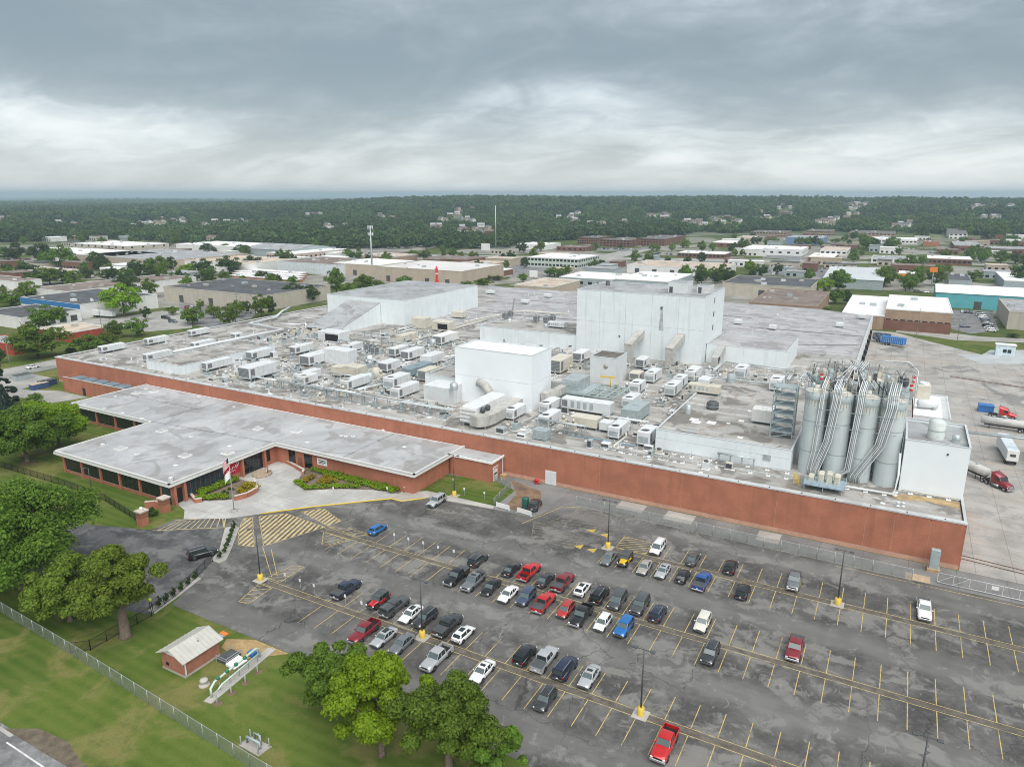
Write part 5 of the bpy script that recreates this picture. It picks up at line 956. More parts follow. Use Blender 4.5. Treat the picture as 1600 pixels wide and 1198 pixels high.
# ------------------------------------------------------------------ foliage
def leaf_mesh(name, centers, radii, n, size, seed, up=.35, flat=.85):
    r = np.random.default_rng(seed); C = np.array(centers); Rr = np.array(radii); k = r.choice(len(C), n, p=Rr ** 2 / (Rr ** 2).sum())
    d = r.normal(size=(n, 3)); d /= np.linalg.norm(d, axis=1)[:, None]; d[:, 2] = np.where(d[:, 2] < -.35, -d[:, 2], d[:, 2])
    p = C[k] + d * (Rr[k] * r.uniform(.55, 1.05, n))[:, None] * np.array([1, 1, flat])
    nrm = d + r.normal(size=(n, 3)) * .45 + np.array([0, 0, up]); nrm /= np.linalg.norm(nrm, axis=1)[:, None]
    t = np.cross(nrm, r.normal(size=(n, 3))); t /= np.linalg.norm(t, axis=1)[:, None]; b = np.cross(nrm, t); s = (size * r.uniform(.6, 1.3, n))[:, None]
    V = np.empty((n, 4, 3)); V[:, 0] = p - t * s; V[:, 1] = p + b * s * .62 + nrm * s * .12; V[:, 2] = p + t * s; V[:, 3] = p - b * s * .62 + nrm * s * .12
    me = bpy.data.meshes.new(name); me.vertices.add(n * 4); me.vertices.foreach_set('co', V.reshape(-1).astype(np.float32)); me.loops.add(n * 4); me.loops.foreach_set('vertex_index', np.arange(n * 4, dtype=np.int32)); me.polygons.add(n); me.polygons.foreach_set('loop_start', np.arange(0, n * 4, 4, dtype=np.int32)); me.polygons.foreach_set('loop_total', np.full(n, 4, dtype=np.int32)); me.update(calc_edges=True); return me
LEAF = {'mid': m_leaf('leaf_mid_green', (.07, .128, .016), (.112, .192, .021), (.165, .26, .034)), 'dark': m_leaf('leaf_dark_green', (.034, .068, .016), (.052, .098, .022), (.082, .138, .03)),
        'bright': m_leaf('leaf_bright_green', (.13, .235, .010), (.19, .32, .013), (.25, .385, .022)), 'olive': m_leaf('leaf_olive_green', (.09, .15, .018), (.145, .225, .024), (.205, .30, .038)), 'spruce': m_leaf('leaf_spruce', (.028, .052, .04), (.045, .078, .06), (.065, .10, .08)),
        'hedge': m_leaf('leaf_hedge', (.13, .22, .01), (.20, .32, .012), (.27, .40, .02)), 'yellow': m_leaf('leaf_yellow', (.24, .20, .012), (.34, .27, .015), (.42, .34, .03))}
def crown_pts(rx, ry, z0, z1, n, seed, rc):
    r = random.Random(seed); c = []; rad = []; zc_ = z0 + (z1 - z0) * .45
    for i in range(n):
        while True:
            x, y, z = r.uniform(-1, 1), r.uniform(-1, 1), r.uniform(-1, 1); q = x * x + y * y + z * z
            if .18 < q < 1: break
        f = q ** .5; g = (.55 + .45 * f); g = max(g, .74) if r.random() < .6 else g; an = math.atan2(y, x); wob = 1 + .2 * math.sin(3 * an + seed) + .14 * math.sin(5 * an + 2.1 * seed + 3 * z); h = (z1 - zc_) if z > 0 else (zc_ - z0)
        c.append((x * g * rx * wob, y * g * ry * wob, zc_ + z * g * h)); rad.append(rc * r.uniform(.7, 1.25))
    return c, rad
def trunk_mb(h, r, tips, seed, lean=0.):
    m = MB(); q = random.Random(seed); top = Vector((lean, 0, h)); m.tube([(0, 0, -.1), (.02, 0, .35), (lean * .4, 0, h * .5), top], [r * 1.5, r * 1.05, r * .9, r * .7], 8)
    for c in tips:
        c = Vector(c); s = top * q.uniform(.62, 1.); mid = s.lerp(c, .5) + Vector((q.uniform(-.5, .5), q.uniform(-.5, .5), q.uniform(.1, .7))); m.tube([s, mid, c], [r * .45, r * .26, r * .07], 5)
    return m
def tree(label, x, y, height, rad, kind='mid', n=12000, leaf=.34, seed=1, trunk=.35, bare=.28, group=None, name='tree', clumps=70, zg=0.):
    t = thing(name, label, 'tree', (x, y, zg), 0, group); c, r = crown_pts(rad, rad * .95, height * bare, height * .94, clumps, seed, rad * .225)
    tips = c[::max(1, len(c) // 12)]; me = trunk_mb(height * max(.3, bare + .12), trunk, tips, seed).mesh('trunk'); me.materials.append(M_BARK); o = bpy.data.objects.new('trunk', me); COL.objects.link(o); o.parent = t
    me = leaf_mesh('crown', c, r, n, leaf, seed); me.materials.append(LEAF[kind]); o = bpy.data.objects.new('crown', me); COL.objects.link(o); o.parent = t; return t
tree('large spreading dark green tree at the left edge by the driveway', -125.6, 54.8, 17.8, 11.3, 'mid', 58000, .27, 3, .6, .2, clumps=150)
tree('leaning tree with thick pale trunk inside the black fence', -97.0, 54.6, 14.5, 5.9, 'olive', 26000, .24, 5, .75, .34, clumps=60)
tree('dense low tree left of the thick trunked tree', -108.5, 53.0, 10.5, 6.2, 'olive', 22000, .25, 8, .35, .2, clumps=60)
tree('bright green tree in the middle of the lower lawn', -47.7, 54.6, 13.5, 5.7, 'bright', 32000, .215, 12, .38, .28, clumps=62)
tree('green tree left of the bright one at the lot edge', -58.1, 57.4, 9.8, 4.7, 'mid', 22000, .22, 15, .3, .24, clumps=50)
tree('sparse dark green tree right of the bright tree', -39.4, 56.6, 12.6, 5.6, 'mid', 24000, .205, 21, .5, .30, clumps=56)
tree('low green tree at the bottom edge of the lot', -34.0, 57.8, 6.8, 3.4, 'mid', 11000, .22, 25, .2, .2, clumps=30)
tree('round dark green tree on the lawn left of the office', -187.0, 88.1, 14.5, 8.6, 'mid', 32000, .29, 31, .5, .24, clumps=80)
tree('lighter green tree behind the round lawn tree', -189.5, 97.5, 14.5, 7.6, 'bright', 22000, .3, 33, .4, .2, clumps=66)
def conifer(label, x, y, h, r, seed):
    t = thing('spruce_tree', label, 'tree', (x, y, 0)); c = []; rr = []; q = random.Random(seed)
    for k in range(80):
        f = q.random() ** 1.3; a = q.uniform(0, 6.28); rad = r * (1 - f) * q.uniform(.5, 1.); c.append((rad * math.cos(a), rad * math.sin(a), h * (.08 + .9 * f))); rr.append(.9 * (1.15 - f))
    me = leaf_mesh('crown', c, rr, 9000, .34, seed, -.1, .5); me.materials.append(LEAF['spruce']); o = bpy.data.objects.new('crown', me); COL.objects.link(o); o.parent = t
    me = trunk_mb(h * .9, .25, [], seed).mesh('trunk'); me.materials.append(M_BARK); o = bpy.data.objects.new('trunk', me); COL.objects.link(o); o.parent = t
conifer('blue green spruce at the left edge beyond the office', -246, 112, 16.5, 5., 41); conifer('second spruce partly cut by the left edge', -253, 108, 15.5, 4.8, 42); conifer('small dark cypress beside the spruces', -236, 108, 9.5, 2.3, 43); conifer('thin pale blue spruce behind the lawn trees', -225, 102, 9., 2., 44)
# shrubs
SH = {}
for kd in ('hedge', 'yellow', 'dark'):
    for v in range(2):
        c, r = crown_pts(.55, .55, .1, .95, 9, v + 3, .32); me = leaf_mesh('shrub', c, r, 420, .13, v + 9); me.materials.append(LEAF[kd]); SH[kd, v] = me
def shrub(x, y, kd, s, label, group):
    o = bpy.data.objects.new('shrub', SH[kd, int(x * 7 + y * 3) % 2]); COL.objects.link(o); o.location = (x, y, .08); o.scale = (s, s, s); o.rotation_euler = (0, 0, x * 5 % 6.28); tag(o, label, 'shrub', group)
def hedge(pts, step, rows, kd, s, label, group):
    for a, b in zip(pts, pts[1:]):
        a, b = Vector(a), Vector(b); n = max(1, int((b - a).length / step)); d_ = (b - a).normalized(); nn = Vector((-d_.y, d_.x))
        for k in range(n):
            for r_ in range(rows): p = a.lerp(b, k / n) + nn * r_ * step * .95; shrub(p.x + random.uniform(-.12, .12), p.y + random.uniform(-.12, .12), kd, s * random.uniform(.9, 1.15), label, group)
hedge([(-119.5, 118.0), (-107, 117.3), (-93.6, 117.2)], 1.05, 2, 'hedge', 1.15, 'bright green hedge shrub under the brick office wall', 'hedge under the office wall')
hedge([(-117.4, 110.6), (-113.4, 109.1), (-108.5, 112.6), (-102.5, 116.0)], 1.05, 1, 'hedge', 1.1, 'bright green hedge shrub along the front of the right bed', 'hedge at the front of the right bed')
hedge([(-131.3, 95.6), (-131.3, 105.5)], 1.1, 2, 'hedge', 1.3, 'bright green hedge shrub under the blue grey windows', 'hedge under the windows'); hedge([(-129.6, 93.6), (-124.2, 97.4)], 1.1, 1, 'hedge', 1.35, 'green hedge shrub at the front of the left bed', 'hedge at the front of the left bed')
for k in range(16): shrub(-118 + random.uniform(0, 9), 112.2 + random.uniform(0, 3.6), 'yellow', random.uniform(.8, 1.3), 'yellow green shrub in the middle of the right bed', 'yellow shrubs in the right bed')
for k in range(9): shrub(-126.2 + random.uniform(0, 3.4), 100.3 + random.uniform(0, 3.6), 'yellow', random.uniform(.9, 1.4), 'yellow shrub behind the curved wall of the left bed', 'yellow shrubs in the left bed')
for k in range(5): shrub(-128.4 + random.uniform(0, 2), 98 + random.uniform(0, 3), 'dark', .6, 'small dark plant among the pebbles of the left bed', 'small plants in the left bed')
for k in range(6): shrub(-134 + random.uniform(0, 3), 82 + random.uniform(0, 3), 'dark', random.uniform(.7, 1.2), 'dark low plant between the gate pillars', 'plants at the gate')
# narrow evergreens in the divider strips
tag(MB().prism([(-112.4, 88.5), (-110.8, 88.), (-105.4, 81.6), (-102.6, 78.), (-103., 76.6), (-105.0, 76.6), (-107.2, 80.3), (-113.6, 86.9)], 0, .14).build('divider_kerb', M_CONC), kind='structure')
tag(MB().prism([(-103.1, 71.6), (-101.2, 71.4), (-99.6, 65.6), (-98.6, 60.6), (-100.2, 60.6), (-101.6, 66)], 0, .14).build('divider_kerb', M_CONC), kind='structure')
q = crown_pts(.42, .42, .1, 1.9, 12, 3, .3); EV = leaf_mesh('evergreen', [(c[0] * (1.2 - c[2] / 2), c[1] * (1.2 - c[2] / 2), c[2]) for c in q[0]], [r * (1.1 - c[2] / 2.6) for c, r in zip(*q)], 700, .11, 5); EV.materials.append(LEAF['dark'])
evp = [(-111.4, 87.2), (-110.2, 85.8), (-109, 84.4), (-107.8, 83), (-106.4, 81.4), (-105., 79.6), (-104.2, 77.8), (-101.8, 70.6), (-101.2, 68.8), (-100.7, 67.), (-100.2, 65.2), (-99.8, 63.6), (-99.4, 62.)]
for k, (x, y) in enumerate(evp):
    o = bpy.data.objects.new('evergreen_shrub', EV); COL.objects.link(o); o.location = (x, y, .13); o.scale = (1, 1, random.uniform(.85, 1.25)); tag(o, 'narrow evergreen in the kerbed divider, %s from the flagpole' % nth(k), 'shrub', 'evergreens in the driveway divider')
# ------------------------------------------------------------------ fences
def fence(label, pts, h, kind, step=3., name='fence'):
    t = thing(name, label, 'fence', (*pts[0], 0))
    for a, b in zip(pts, pts[1:]):
        a, b = Vector((*a, 0)), Vector((*b, 0)); L = (b - a).length; n = max(1, round(L / step)); d_ = (b - a).normalized()
        for k in range(n + 1):
            p = a.lerp(b, k / n); q = MB(); q.tube([p + Vector((0, 0, -.1)), p + Vector((0, 0, h + .08))], .05 if kind != 'iron' else .06, 6); q.build('post', M_CHAIN if kind == 'chain' else M_BLACK, t)
        q = MB()
        if kind == 'chain':
            q.tube([a + Vector((0, 0, h)), b + Vector((0, 0, h))], .035, 5); sp = .10; m = int((L + h) / sp)
            for k in range(m):
                for sg in (1, -1):
                    s0 = k * sp if sg > 0 else k * sp; e0 = s0 - h * sg if sg > 0 else s0; 
                    u0, u1 = (s0 - h, s0) if sg > 0 else (s0, s0 - h)
                    z0_, z1_ = .05, h; 
                    lo, hi = min(u0, u1), max(u0, u1)
                    f0, f1 = max(0, lo), min(L, hi)
                    if f1 <= f0: continue
                    za = z0_ + (z1_ - z0_) * ((f0 - u0) / (u1 - u0)); zb = z0_ + (z1_ - z0_) * ((f1 - u0) / (u1 - u0)); pa, pb = a + d_ * f0, a + d_ * f1; nn = Vector((-d_.y, d_.x, 0)) * .004 * sg
                    w = Vector((0, 0, .013)); q.add([pa + nn + Vector((0, 0, za)) - w, pb + nn + Vector((0, 0, zb)) - w, pb + nn + Vector((0, 0, zb)) + w, pa + nn + Vector((0, 0, za)) + w], [(0, 1, 2, 3)])
            q.build('wire_mesh', M_CHAIN, t)
        else:
            for z in (.2, h - .1): q.beam(a + Vector((0, 0, z)), b + Vector((0, 0, z)), .04, .05)
            q.build('rail', M_BLACK, t); q = MB(); m = int(L / .14)
            for k in range(m): p = a.lerp(b, (k + .5) / m); q.box(p.x - .01, p.y - .01, .1, p.x + .01, p.y + .01, h)
            q.build('pickets', M_BLACK, t)
    return t
fence('long galvanised chain link fence across the lower lawn', [(-135, 49.6), (-98, 47.9), (-60, 45.6), (-20, 44.)], 2.1, 'chain')
fence('chain link fence at the far left of the lawn', [(-129.2, 50), (-129.1, 57), (-150, 57.5)], 2.0, 'chain'); fence('black iron fence running from the chain link to the divider', [(-100.2, 48.2), (-98.3, 50), (-98.4, 60)], 1.8, 'iron', 2.6)
fence('black iron fence along the divider by the parking lot', [(-98.9, 60.6), (-100.0, 65.4), (-102.1, 71.4)], 1.7, 'iron', 2.4); fence('black iron fence on the office lawn left of the gate pillar', [(-130.4, 80), (-147.2, 83.2), (-166, 83.8), (-190, 83.)], 1.7, 'iron', 2.6); fence('black sliding gate panel across the driveway', [(-102.3, 71.6), (-104.5, 76.5)], 1.7, 'iron', 2.6, 'sliding_gate')
fence('chain link fence along the service strip', [(-56, 131.2), (-20, 131.0), (8, 131.0)], 2., 'chain', 3.2); fence('chain link fence round the annex lawn', [(-71.4, 122.3), (-72.6, 131.8), (-78.6, 134)], 1.8, 'chain'); fence('chain link fence by the side street', [(-281, 128), (-281, 200)], 1.8, 'chain', 4.)
t = thing('cantilever_gate', 'long silver cantilever gate at the right end of the brick wall', 'gate', (12, 131.7, 0)); q = MB(); [q.tube([(11.8, 131.7, z), (40, 131.7, z)], .07, 6) for z in (.25, 2.)]; [q.tube([(11.8 + 2.35 * k, 131.7, .25), (11.8 + 2.35 * k, 131.7, 2.)], .05, 5) for k in range(13)]; [q.tube([(11.8 + 2.35 * k, 131.7, .25), (14.15 + 2.35 * k, 131.7, 2.)], .04, 5) for k in range(2)]; q.build('frame', M_WHITE2, t); q = MB(); [q.box(x, 131.9, 0, x + .18, 132.08, 2.4) for x in (12., 15.3)]; q.build('guide_post', M_CHAIN, t); MB().box(19.6, 131.55, 1.1, 20.6, 131.6, 1.75).build('notice', M_ROOFWHITE, t)
t = thing('pipe_valve_cabinet', 'brown grey utility cabinet at the right end of the brick wall', 'cabinet', (11.2, 136, 0)); MB().cbox((11.3, 136.2, 2.4), (1.5, 1., 3.6), .08).build('cabinet', M_GREYM, t); MB().box(10.3, 135.3, .02, 12.3, 137., .6).build('base', M_WOOD, t)
# ------------------------------------------------------------------ light poles
def lightpole(label, x, y, h=9.8, yaw=0., base=True, arms=2):
    t = thing('lamp_post', label, 'lamp post', (x, y, 0), 0, 'lamp posts of the parking lot'); z0 = 0
    if base: q = MB(); q.lathe((x, y, 0), [(.46, 0), (.46, 1.15), (.3, 1.2)], 16); q.build('yellow_base', M_YEL, t); z0 = 1.2; MB().box(x - 1., y - 1., .0, x + 1., y + 1., .07).build('footing', M_CONC, t)
    q = MB(); q.tube([(x, y, z0 - .05), (x, y, h)], [.12, .08], 8); q.build('pole', M_DKGREY, t)
    for s in (-1, 1)[:arms]: dx, dy = math.cos(yaw) * s, math.sin(yaw) * s; q = MB(); q.beam((x, y, h - .1), (x + dx * .9, y + dy * .9, h - .1), .07, .07); q.build('arm', M_DKGREY, t); q = MB(); q.cbox((x + dx * 1.15, y + dy * 1.15, h - .08), (.6, .45, .16), .04); q.build('lamp_head', M_DKGREY, t)
lightpole('lamp post with yellow base nearest the camera, in the front stall row', -22.7, 76.1); lightpole('lamp post rising among the cars at the left of the front row', -57.2, 76.1); lightpole('lamp post with yellow base left of the lot by the hatched area', -91.7, 76.1, 9.8, .5, True, 1)
lightpole('lamp post with yellow base beside the dark sedan and yellow car', -42.8, 116.2); lightpole('lamp post with yellow base at the right of the rear stall row', -2.7, 116.2); lightpole('lamp post on the annex lawn behind the silver suv', -81.7, 122.4); lightpole('thin lamp post on the lawn before the office windows', -154.2, 84.5, 6., .3, False, 1)
p = P(1505, 1166, 9.8); lightpole('lamp post at the lower right edge with only its top in view', 8.4, 76.1)
def stake(label, x, y, h=1.6):
    t = thing('stall_sign', label, 'sign', (x, y, 0), 0, 'small stall signs'); q = MB(); q.tube([(x, y, -.05), (x, y, h)], .035, 5); q.build('post', M_GALV, t); MB().box(x - .2, y - .05, h - .25, x + .2, y - .02, h + .3).build('plate', M_ROOFWHITE, t)
for k, (c, a, b) in enumerate((('c', 865, 745), ('c', 953, 772), ('c', 1045, 797), ('c', 1137, 825), ('c', 1235, 850), ('c', 185, 1000), ('c', 278, 1035), ('c', 365, 1068), ('c', 560, 1135), ('c', 662, 1178), ('c', 1300, 455), ('c', 820, 450), ('c', 485, 450), ('c', 1425, 480), ('c', 1233, 395))):
    p = PC(c, a, b); stake('small white sign on a thin post, %s' % ('%s from left on the second row median' % nth(k) if k < 5 else '%s from left on the front row median' % nth(k - 5) if k < 10 else ('on the annex lawn', 'at the kerb before the short brick wall', 'on the plaza before the right bed', 'at the corner of the annex lawn', 'beside the annex lamp post')[k - 10]), p.x, p.y)
# ------------------------------------------------------------------ flagpole
fx, fy = -118.3, 93.2; t = thing('flagpole', 'flagpole with flags standing before the office entrance', 'flagpole', (fx, fy, 0)); q = MB(); q.tube([(fx, fy, 0), (fx, fy, 12.6)], [.12, .05], 8); q.build('pole', M_GALV, t); q = MB(); q.lathe((fx, fy, 12.6), [(.03, 0), (.12, .1), (.03, .22)], 8); q.build('finial', M_YEL, t); q = MB(); q.lathe((fx, fy, .0), [(.7, 0), (.7, .35), (.3, .4)], 14); q.build('base', M_CONC, t)
def flagcloth(name, z0, z1, w, cols, canton=None):
    n = len(cols); ns = 8
    for j, m in enumerate(cols):
        q = MB(); za, zb = z1 - (z1 - z0) * j / n, z1 - (z1 - z0) * (j + 1) / n; vs = []
        for i in range(ns + 1): s = i / ns; dx = -w * s * .62; dz = -w * s * .75; dy = .16 * math.sin(s * 7) - .2 * s; vs += [(fx + dx, fy + dy, za + dz), (fx + dx, fy + dy, zb + dz)]
        st = 3 if canton and j < n / 2 else 0
        fs = [(2 * i, 2 * i + 1, 2 * i + 3, 2 * i + 2) for i in range(st, ns)]
        q.add(vs, fs, True); q.build('stripe', m, t)
        if st: c = MB(); c.add(vs, [(2 * i, 2 * i + 1, 2 * i + 3, 2 * i + 2) for i in range(st)], True); c.build('canton', canton, t)
M_NAVY = mat('flag_navy', (.02, .03, .10), .8); flagcloth('flag', 10.4, 12.4, 3.2, [M_RED, M_ROOFWHITE] * 6 + [M_RED], M_NAVY); flagcloth('flag', 7.9, 9.6, 2.8, [M_ROOFWHITE])
t = thing('entrance_badge', 'small red badge sign on the stone planter by the entrance', 'sign', (-128.8, 110.5, 0)); q = MB(); q.lathe((-128.9, 110.5, .0), [(2.2, 0), (2.3, .7), (2.1, .7), (2.1, .5)], 20); q.build('planter', mat('stone_planter', (.34, .27, .20), .9, 0, .3, 3.), t); q = MB(); q.tube([(-128.2, 111.6, 1.1), (-128.1, 111.7, 1.1)], .85, 16); q.build('disc', M_RED, t); q = MB(); q.tube([(-128.02, 111.2, .8), (-128.0, 111.5, 1.4), (-128., 111.9, .9), (-128., 112.1, 1.3)], .1, 5); q.build('emblem', M_ROOFWHITE, t)
# ------------------------------------------------------------------ pump hut and yard plant on the lower lawn
hx0, hy0, hx1, hy1 = -85.4, 52.6, -80.6, 58.4; t = thing('pump_hut', 'small brick hut with pale ribbed gable roof on the lawn', 'hut', (-83, 55.5, 0))
MB().box(hx0, hy0, 0, hx1, hy1, 2.7).build('wall', mat('hut_brick', (.36, .15, .10), .85, 0, .12, 1.2), t); MB().box(hx0 - .05, hy0 - .05, 0, hx1 + .05, hy1 + .05, .3).build('plinth', M_CONC, t)
xm = (hx0 + hx1) / 2; MB().add([(hx0, hy0, 2.7), (hx1, hy0, 2.7), (xm, hy0, 3.75), (hx0, hy1, 2.7), (hx1, hy1, 2.7), (xm, hy1, 3.75)], [(0, 1, 2), (5, 4, 3), (0, 3, 4, 1)]).build('gable', M_OFFW, t)
for s in (-1, 1):
    e = hx0 - .5 if s < 0 else hx1 + .5; z_ = 2.52; n_ = 10; o_ = .09
    rp = MB().add([(xm, hy0 - .5, 3.79), (e, hy0 - .5, z_), (e, hy1 + .5, z_), (xm, hy1 + .5, 3.79), (xm, hy0 - .5, 3.79 + o_), (e, hy0 - .5, z_ + o_), (e, hy1 + .5, z_ + o_), (xm, hy1 + .5, 3.79 + o_)], [(3, 2, 1, 0), (4, 5, 6, 7), (0, 1, 5, 4), (1, 2, 6, 5), (2, 3, 7, 6), (3, 0, 4, 7)]).build('roof', mat('pale_metal_roof', (.47, .46, .42), .5, 0, .08, .6), t)
    for k in range(n_ + 1): y = hy0 - .45 + (hy1 - hy0 + .9) * k / n_; MB().beam((xm, y, 3.79 + o_ + .03), (e, y, z_ + o_ + .03), .06, .07).build('rib', MATS['pale_metal_roof'], rp)
MB().box(hx1 + .02, hy0 + .05, .3, hx1 + .14, hy0 + .2, 2.5).build('downpipe', M_WHITE2, t); MB().box(hx0 + .9, hy0 - .07, .9, hx0 + 1.5, hy0 - .002, 1.3).build('wall_vent', M_BLACK, t)
q = MB(); q.tube([(xm + 1.2, 56, 3.1), (xm + 1.2, 56, 3.9)], .09, 6); q.build('flue', M_GALV, t)
t = thing('backflow_pipe', 'green and white backflow pipe assembly on a concrete slab', 'pipe assembly', (-73.8, 54, 0)); MB().prism([(-74.4, 50.6), (-73.1, 50.8), (-74.4, 63.2), (-75.8, 63)], 0, .12).build('slab', M_CONC, t)
MPG = mat('pale_green_pipe', (.50, .60, .52), .5); q = MB(); q.tube([(-74., 51.6, .1), (-74., 51.6, 1.5), (-74.2, 52.4, 1.9), (-75., 60.2, 1.9), (-75.1, 60.8, 1.5), (-75.1, 60.8, .1)], .17, 8); q.tube([(-73.5, 52.3, 1.), (-73.5, 53., 1.4), (-74.3, 60., 1.4)], .13, 8); q.build('pipe', MPG, t)
q = MB(); [q.lathe((-74.2 - .1 * k, 53 + k * 1.6, 1.9), [(.22, 0), (.3, .15), (.22, .4), (.05, .5)], 8) for k in range(4)]; q.build('valve', mat('valve_green', (.03, .16, .09), .5), t); q = MB(); [q.box(-74.1 - .1 * k, 53 + k * 1.7, .1, -74. - .1 * k, 53.1 + k * 1.7, 1.4) for k in range(5)]; q.build('support', M_GALV, t)
for k, (x, y) in enumerate(((-72.6, 51.3), (-72.6, 53.6), (-72.6, 56), (-72.9, 58.4))):
    t = thing('bollard', 'grey bollard in bare soil beside the backflow pipe, %s from the fence' % nth(k), 'bollard', (x, y, 0), 0, 'bollards by the backflow pipe'); q = MB(); q.lathe((x, y, 0), [(.1, 0), (.1, 1.2), (.02, 1.28)], 8); q.build('post', M_CHAIN, t); q = MB(); q.lathe((x + .1, y, .005), [(.62, 0), (.3, .06)], 10); q.build('soil_ring', M_SOIL, t)
t = thing('gas_meter_set', 'grey gas valve set on a concrete slab near the chain link fence', 'gas valves', (-62.2, 48.2, 0)); MB().prism([(-64, 47.4), (-60.5, 47.3), (-60.3, 49.2), (-63.9, 49.2)], 0, .14).build('slab', M_CONC, t); q = MB(); q.tube([(-63.4, 48.2, .1), (-63.4, 48.2, 1.), (-61.2, 48.2, 1.), (-61.2, 48.2, .1)], .16, 8); q.tube([(-62.6, 48.7, .1), (-62.6, 48.7, 1.5), (-61.6, 48.7, 1.5), (-61.6, 48.7, .1)], .12, 8); q.build('pipe', M_GREYM, t)
for x, y in ((-63.8, 47.6), (-60.7, 47.5), (-60.5, 49.), (-63.7, 49.), (-62.2, 49.)): q = MB(); q.lathe((x, y, .1), [(.09, 0), (.09, 1.2), (.02, 1.28)], 8); q.build('guard_post', M_CHAIN, t)
t = thing('vent_cap', 'pale round concrete vent cap on the lawn by the hut', 'vent', (-77.1, 52.9, 0)); q = MB(); q.lathe((-77.1, 52.9, 0), [(.75, 0), (.75, .2), (.5, .25), (.5, .6), (.62, .65), (.5, .95), (.05, 1.05)], 14); q.build('body', M_CONC, t)
t = thing('loading_cage', 'pale pallet rack and white lid beside the hut', 'rack', (-78, 59.5, 0)); MB().box(-79.9, 57.2, .1, -77.8, 59.8, .5).build('deck', M_DKGREY, t); q = MB(); [q.tube([(-79.9, 57.2, z), (-77.8, 57.2, z), (-77.8, 59.8, z)], .05, 5) for z in (.6, 1.)]; [q.tube([(x, y, .0), (x, y, 1.)], .05, 5) for x, y in ((-79.9, 57.2), (-77.8, 57.2), (-77.8, 59.8), (-79.9, 59.8))]; q.build('rail', M_GALV, t); q = MB(); q.add([(-77.7, 57., .5), (-75.9, 57., .3), (-75.9, 59.3, .3), (-77.7, 59.3, .5), (-77.7, 57., .1), (-75.9, 57., .1), (-75.9, 59.3, .1), (-77.7, 59.3, .1)], [(0, 1, 2, 3), (4, 5, 1, 0), (5, 6, 2, 1), (6, 7, 3, 2), (7, 4, 0, 3)]); q.build('lid', M_ROOFWHITE, t)
one('blue_crate', 'small blue crate beside the white lid', 'crate', MB().cbox((-76.4, 60.6, .35), (1.2, .9, .7), .06), M_BLUE); one('pallet_stack', 'stack of timber pallets by the annex garage door', 'pallets', MB().box(-77.6, 135.7, .02, -76.2, 137.2, .3).box(-77.6, 135.7, .34, -76.2, 137.2, .7).box(-77.6, 135.7, .74, -76.2, 137.2, 1.1), M_WOOD)
t = thing('orange_plate_ramp', 'grey steel plate with orange end by the hut', 'ramp', (-84, 60.5, 0)); MB().box(-84.9, 58.8, .02, -83.6, 61.8, .2).build('plate', M_GALV, t); MB().box(-84.9, 61.82, .02, -83.6, 62.5, .25).build('tip', M_ORANGE, t)
# ------------------------------------------------------------------ service area by the annex: hydrant, dumpster, barriers
t = thing('fire_valve', 'red fire valve before the brick wall near the white door', 'fire valve', (-68.6, 137.3, 0)); q = MB(); q.lathe((-68.6, 137.3, 0), [(.4, 0), (.4, .9), (.55, 1.), (.3, 1.3), (.05, 1.4)], 10); q.tube([(-69.5, 137.3, .6), (-67.7, 137.3, .6)], .2, 8); q.build('body', M_RED, t)
for k, (x0, y0, x1, y1) in enumerate(((-70.6, 121.9, -67.2, 121.6), (-65.4, 121.7, -61.8, 121.3))):
    t = thing('barrier_panel', ('white barrier panel left of the service opening', 'white barrier panel right of the service opening')[k], 'barrier', (x0, y0, 0)); MB().beam((x0, y0, .65), (x1, y1, .65), .12, 1.).build('panel', M_ROOFWHITE, t); q = MB(); [q.box(x - .15, y - .4, 0, x + .15, y + .4, .15) for x, y in ((x0, y0), (x1, y1))]; q.build('foot', M_GALV, t)
t = thing('compressor_trailer', 'dark green machine behind the barrier panels', 'machine', (-64.8, 124.4, 0)); MB().cbox((-64.8, 124.4, 1.4), (1.3, 1.3, 2.2), .2).build('body', mat('machine_green', (.03, .11, .09), .5), t); MB().box(-65.4, 123.8, .02, -64.2, 125., .3).build('skid', M_DKGREY, t)
# ------------------------------------------------------------------ vehicles (prototypes built along +X = forward, origin on the ground)
def loft(st, mb, cap=True):
    """st: list of (x, [(y,z)...] half ring from sill to centre top), mirrored"""
    rings = []
    for x, h in st: rings.append([(x, y, z) for y, z in h] + [(x, -y, z) for y, z in reversed(h) if abs(y) > 1e-6])
    n = len(rings[0]); vs = [p for r in rings for p in r]; fs = []
    for i in range(len(rings) - 1):
        for k in range(n): j = (k + 1) % n; fs.append((i * n + k, i * n + n + k, i * n + n + j, i * n + j))
    mb.add(vs, fs, True)
    if cap: mb.add(rings[0], [tuple(range(n))]); mb.add(rings[-1], [tuple(range(n - 1, -1, -1))])
def ring(hw, zb, zs, top, crown=.03): return [(hw * .90, zb), (hw * .985, zb + .16), (hw, zb + (zs - zb) * .55), (hw * .965, zs), (hw * .80, top), (hw * .4, top + crown * .8), (0, top + crown)]
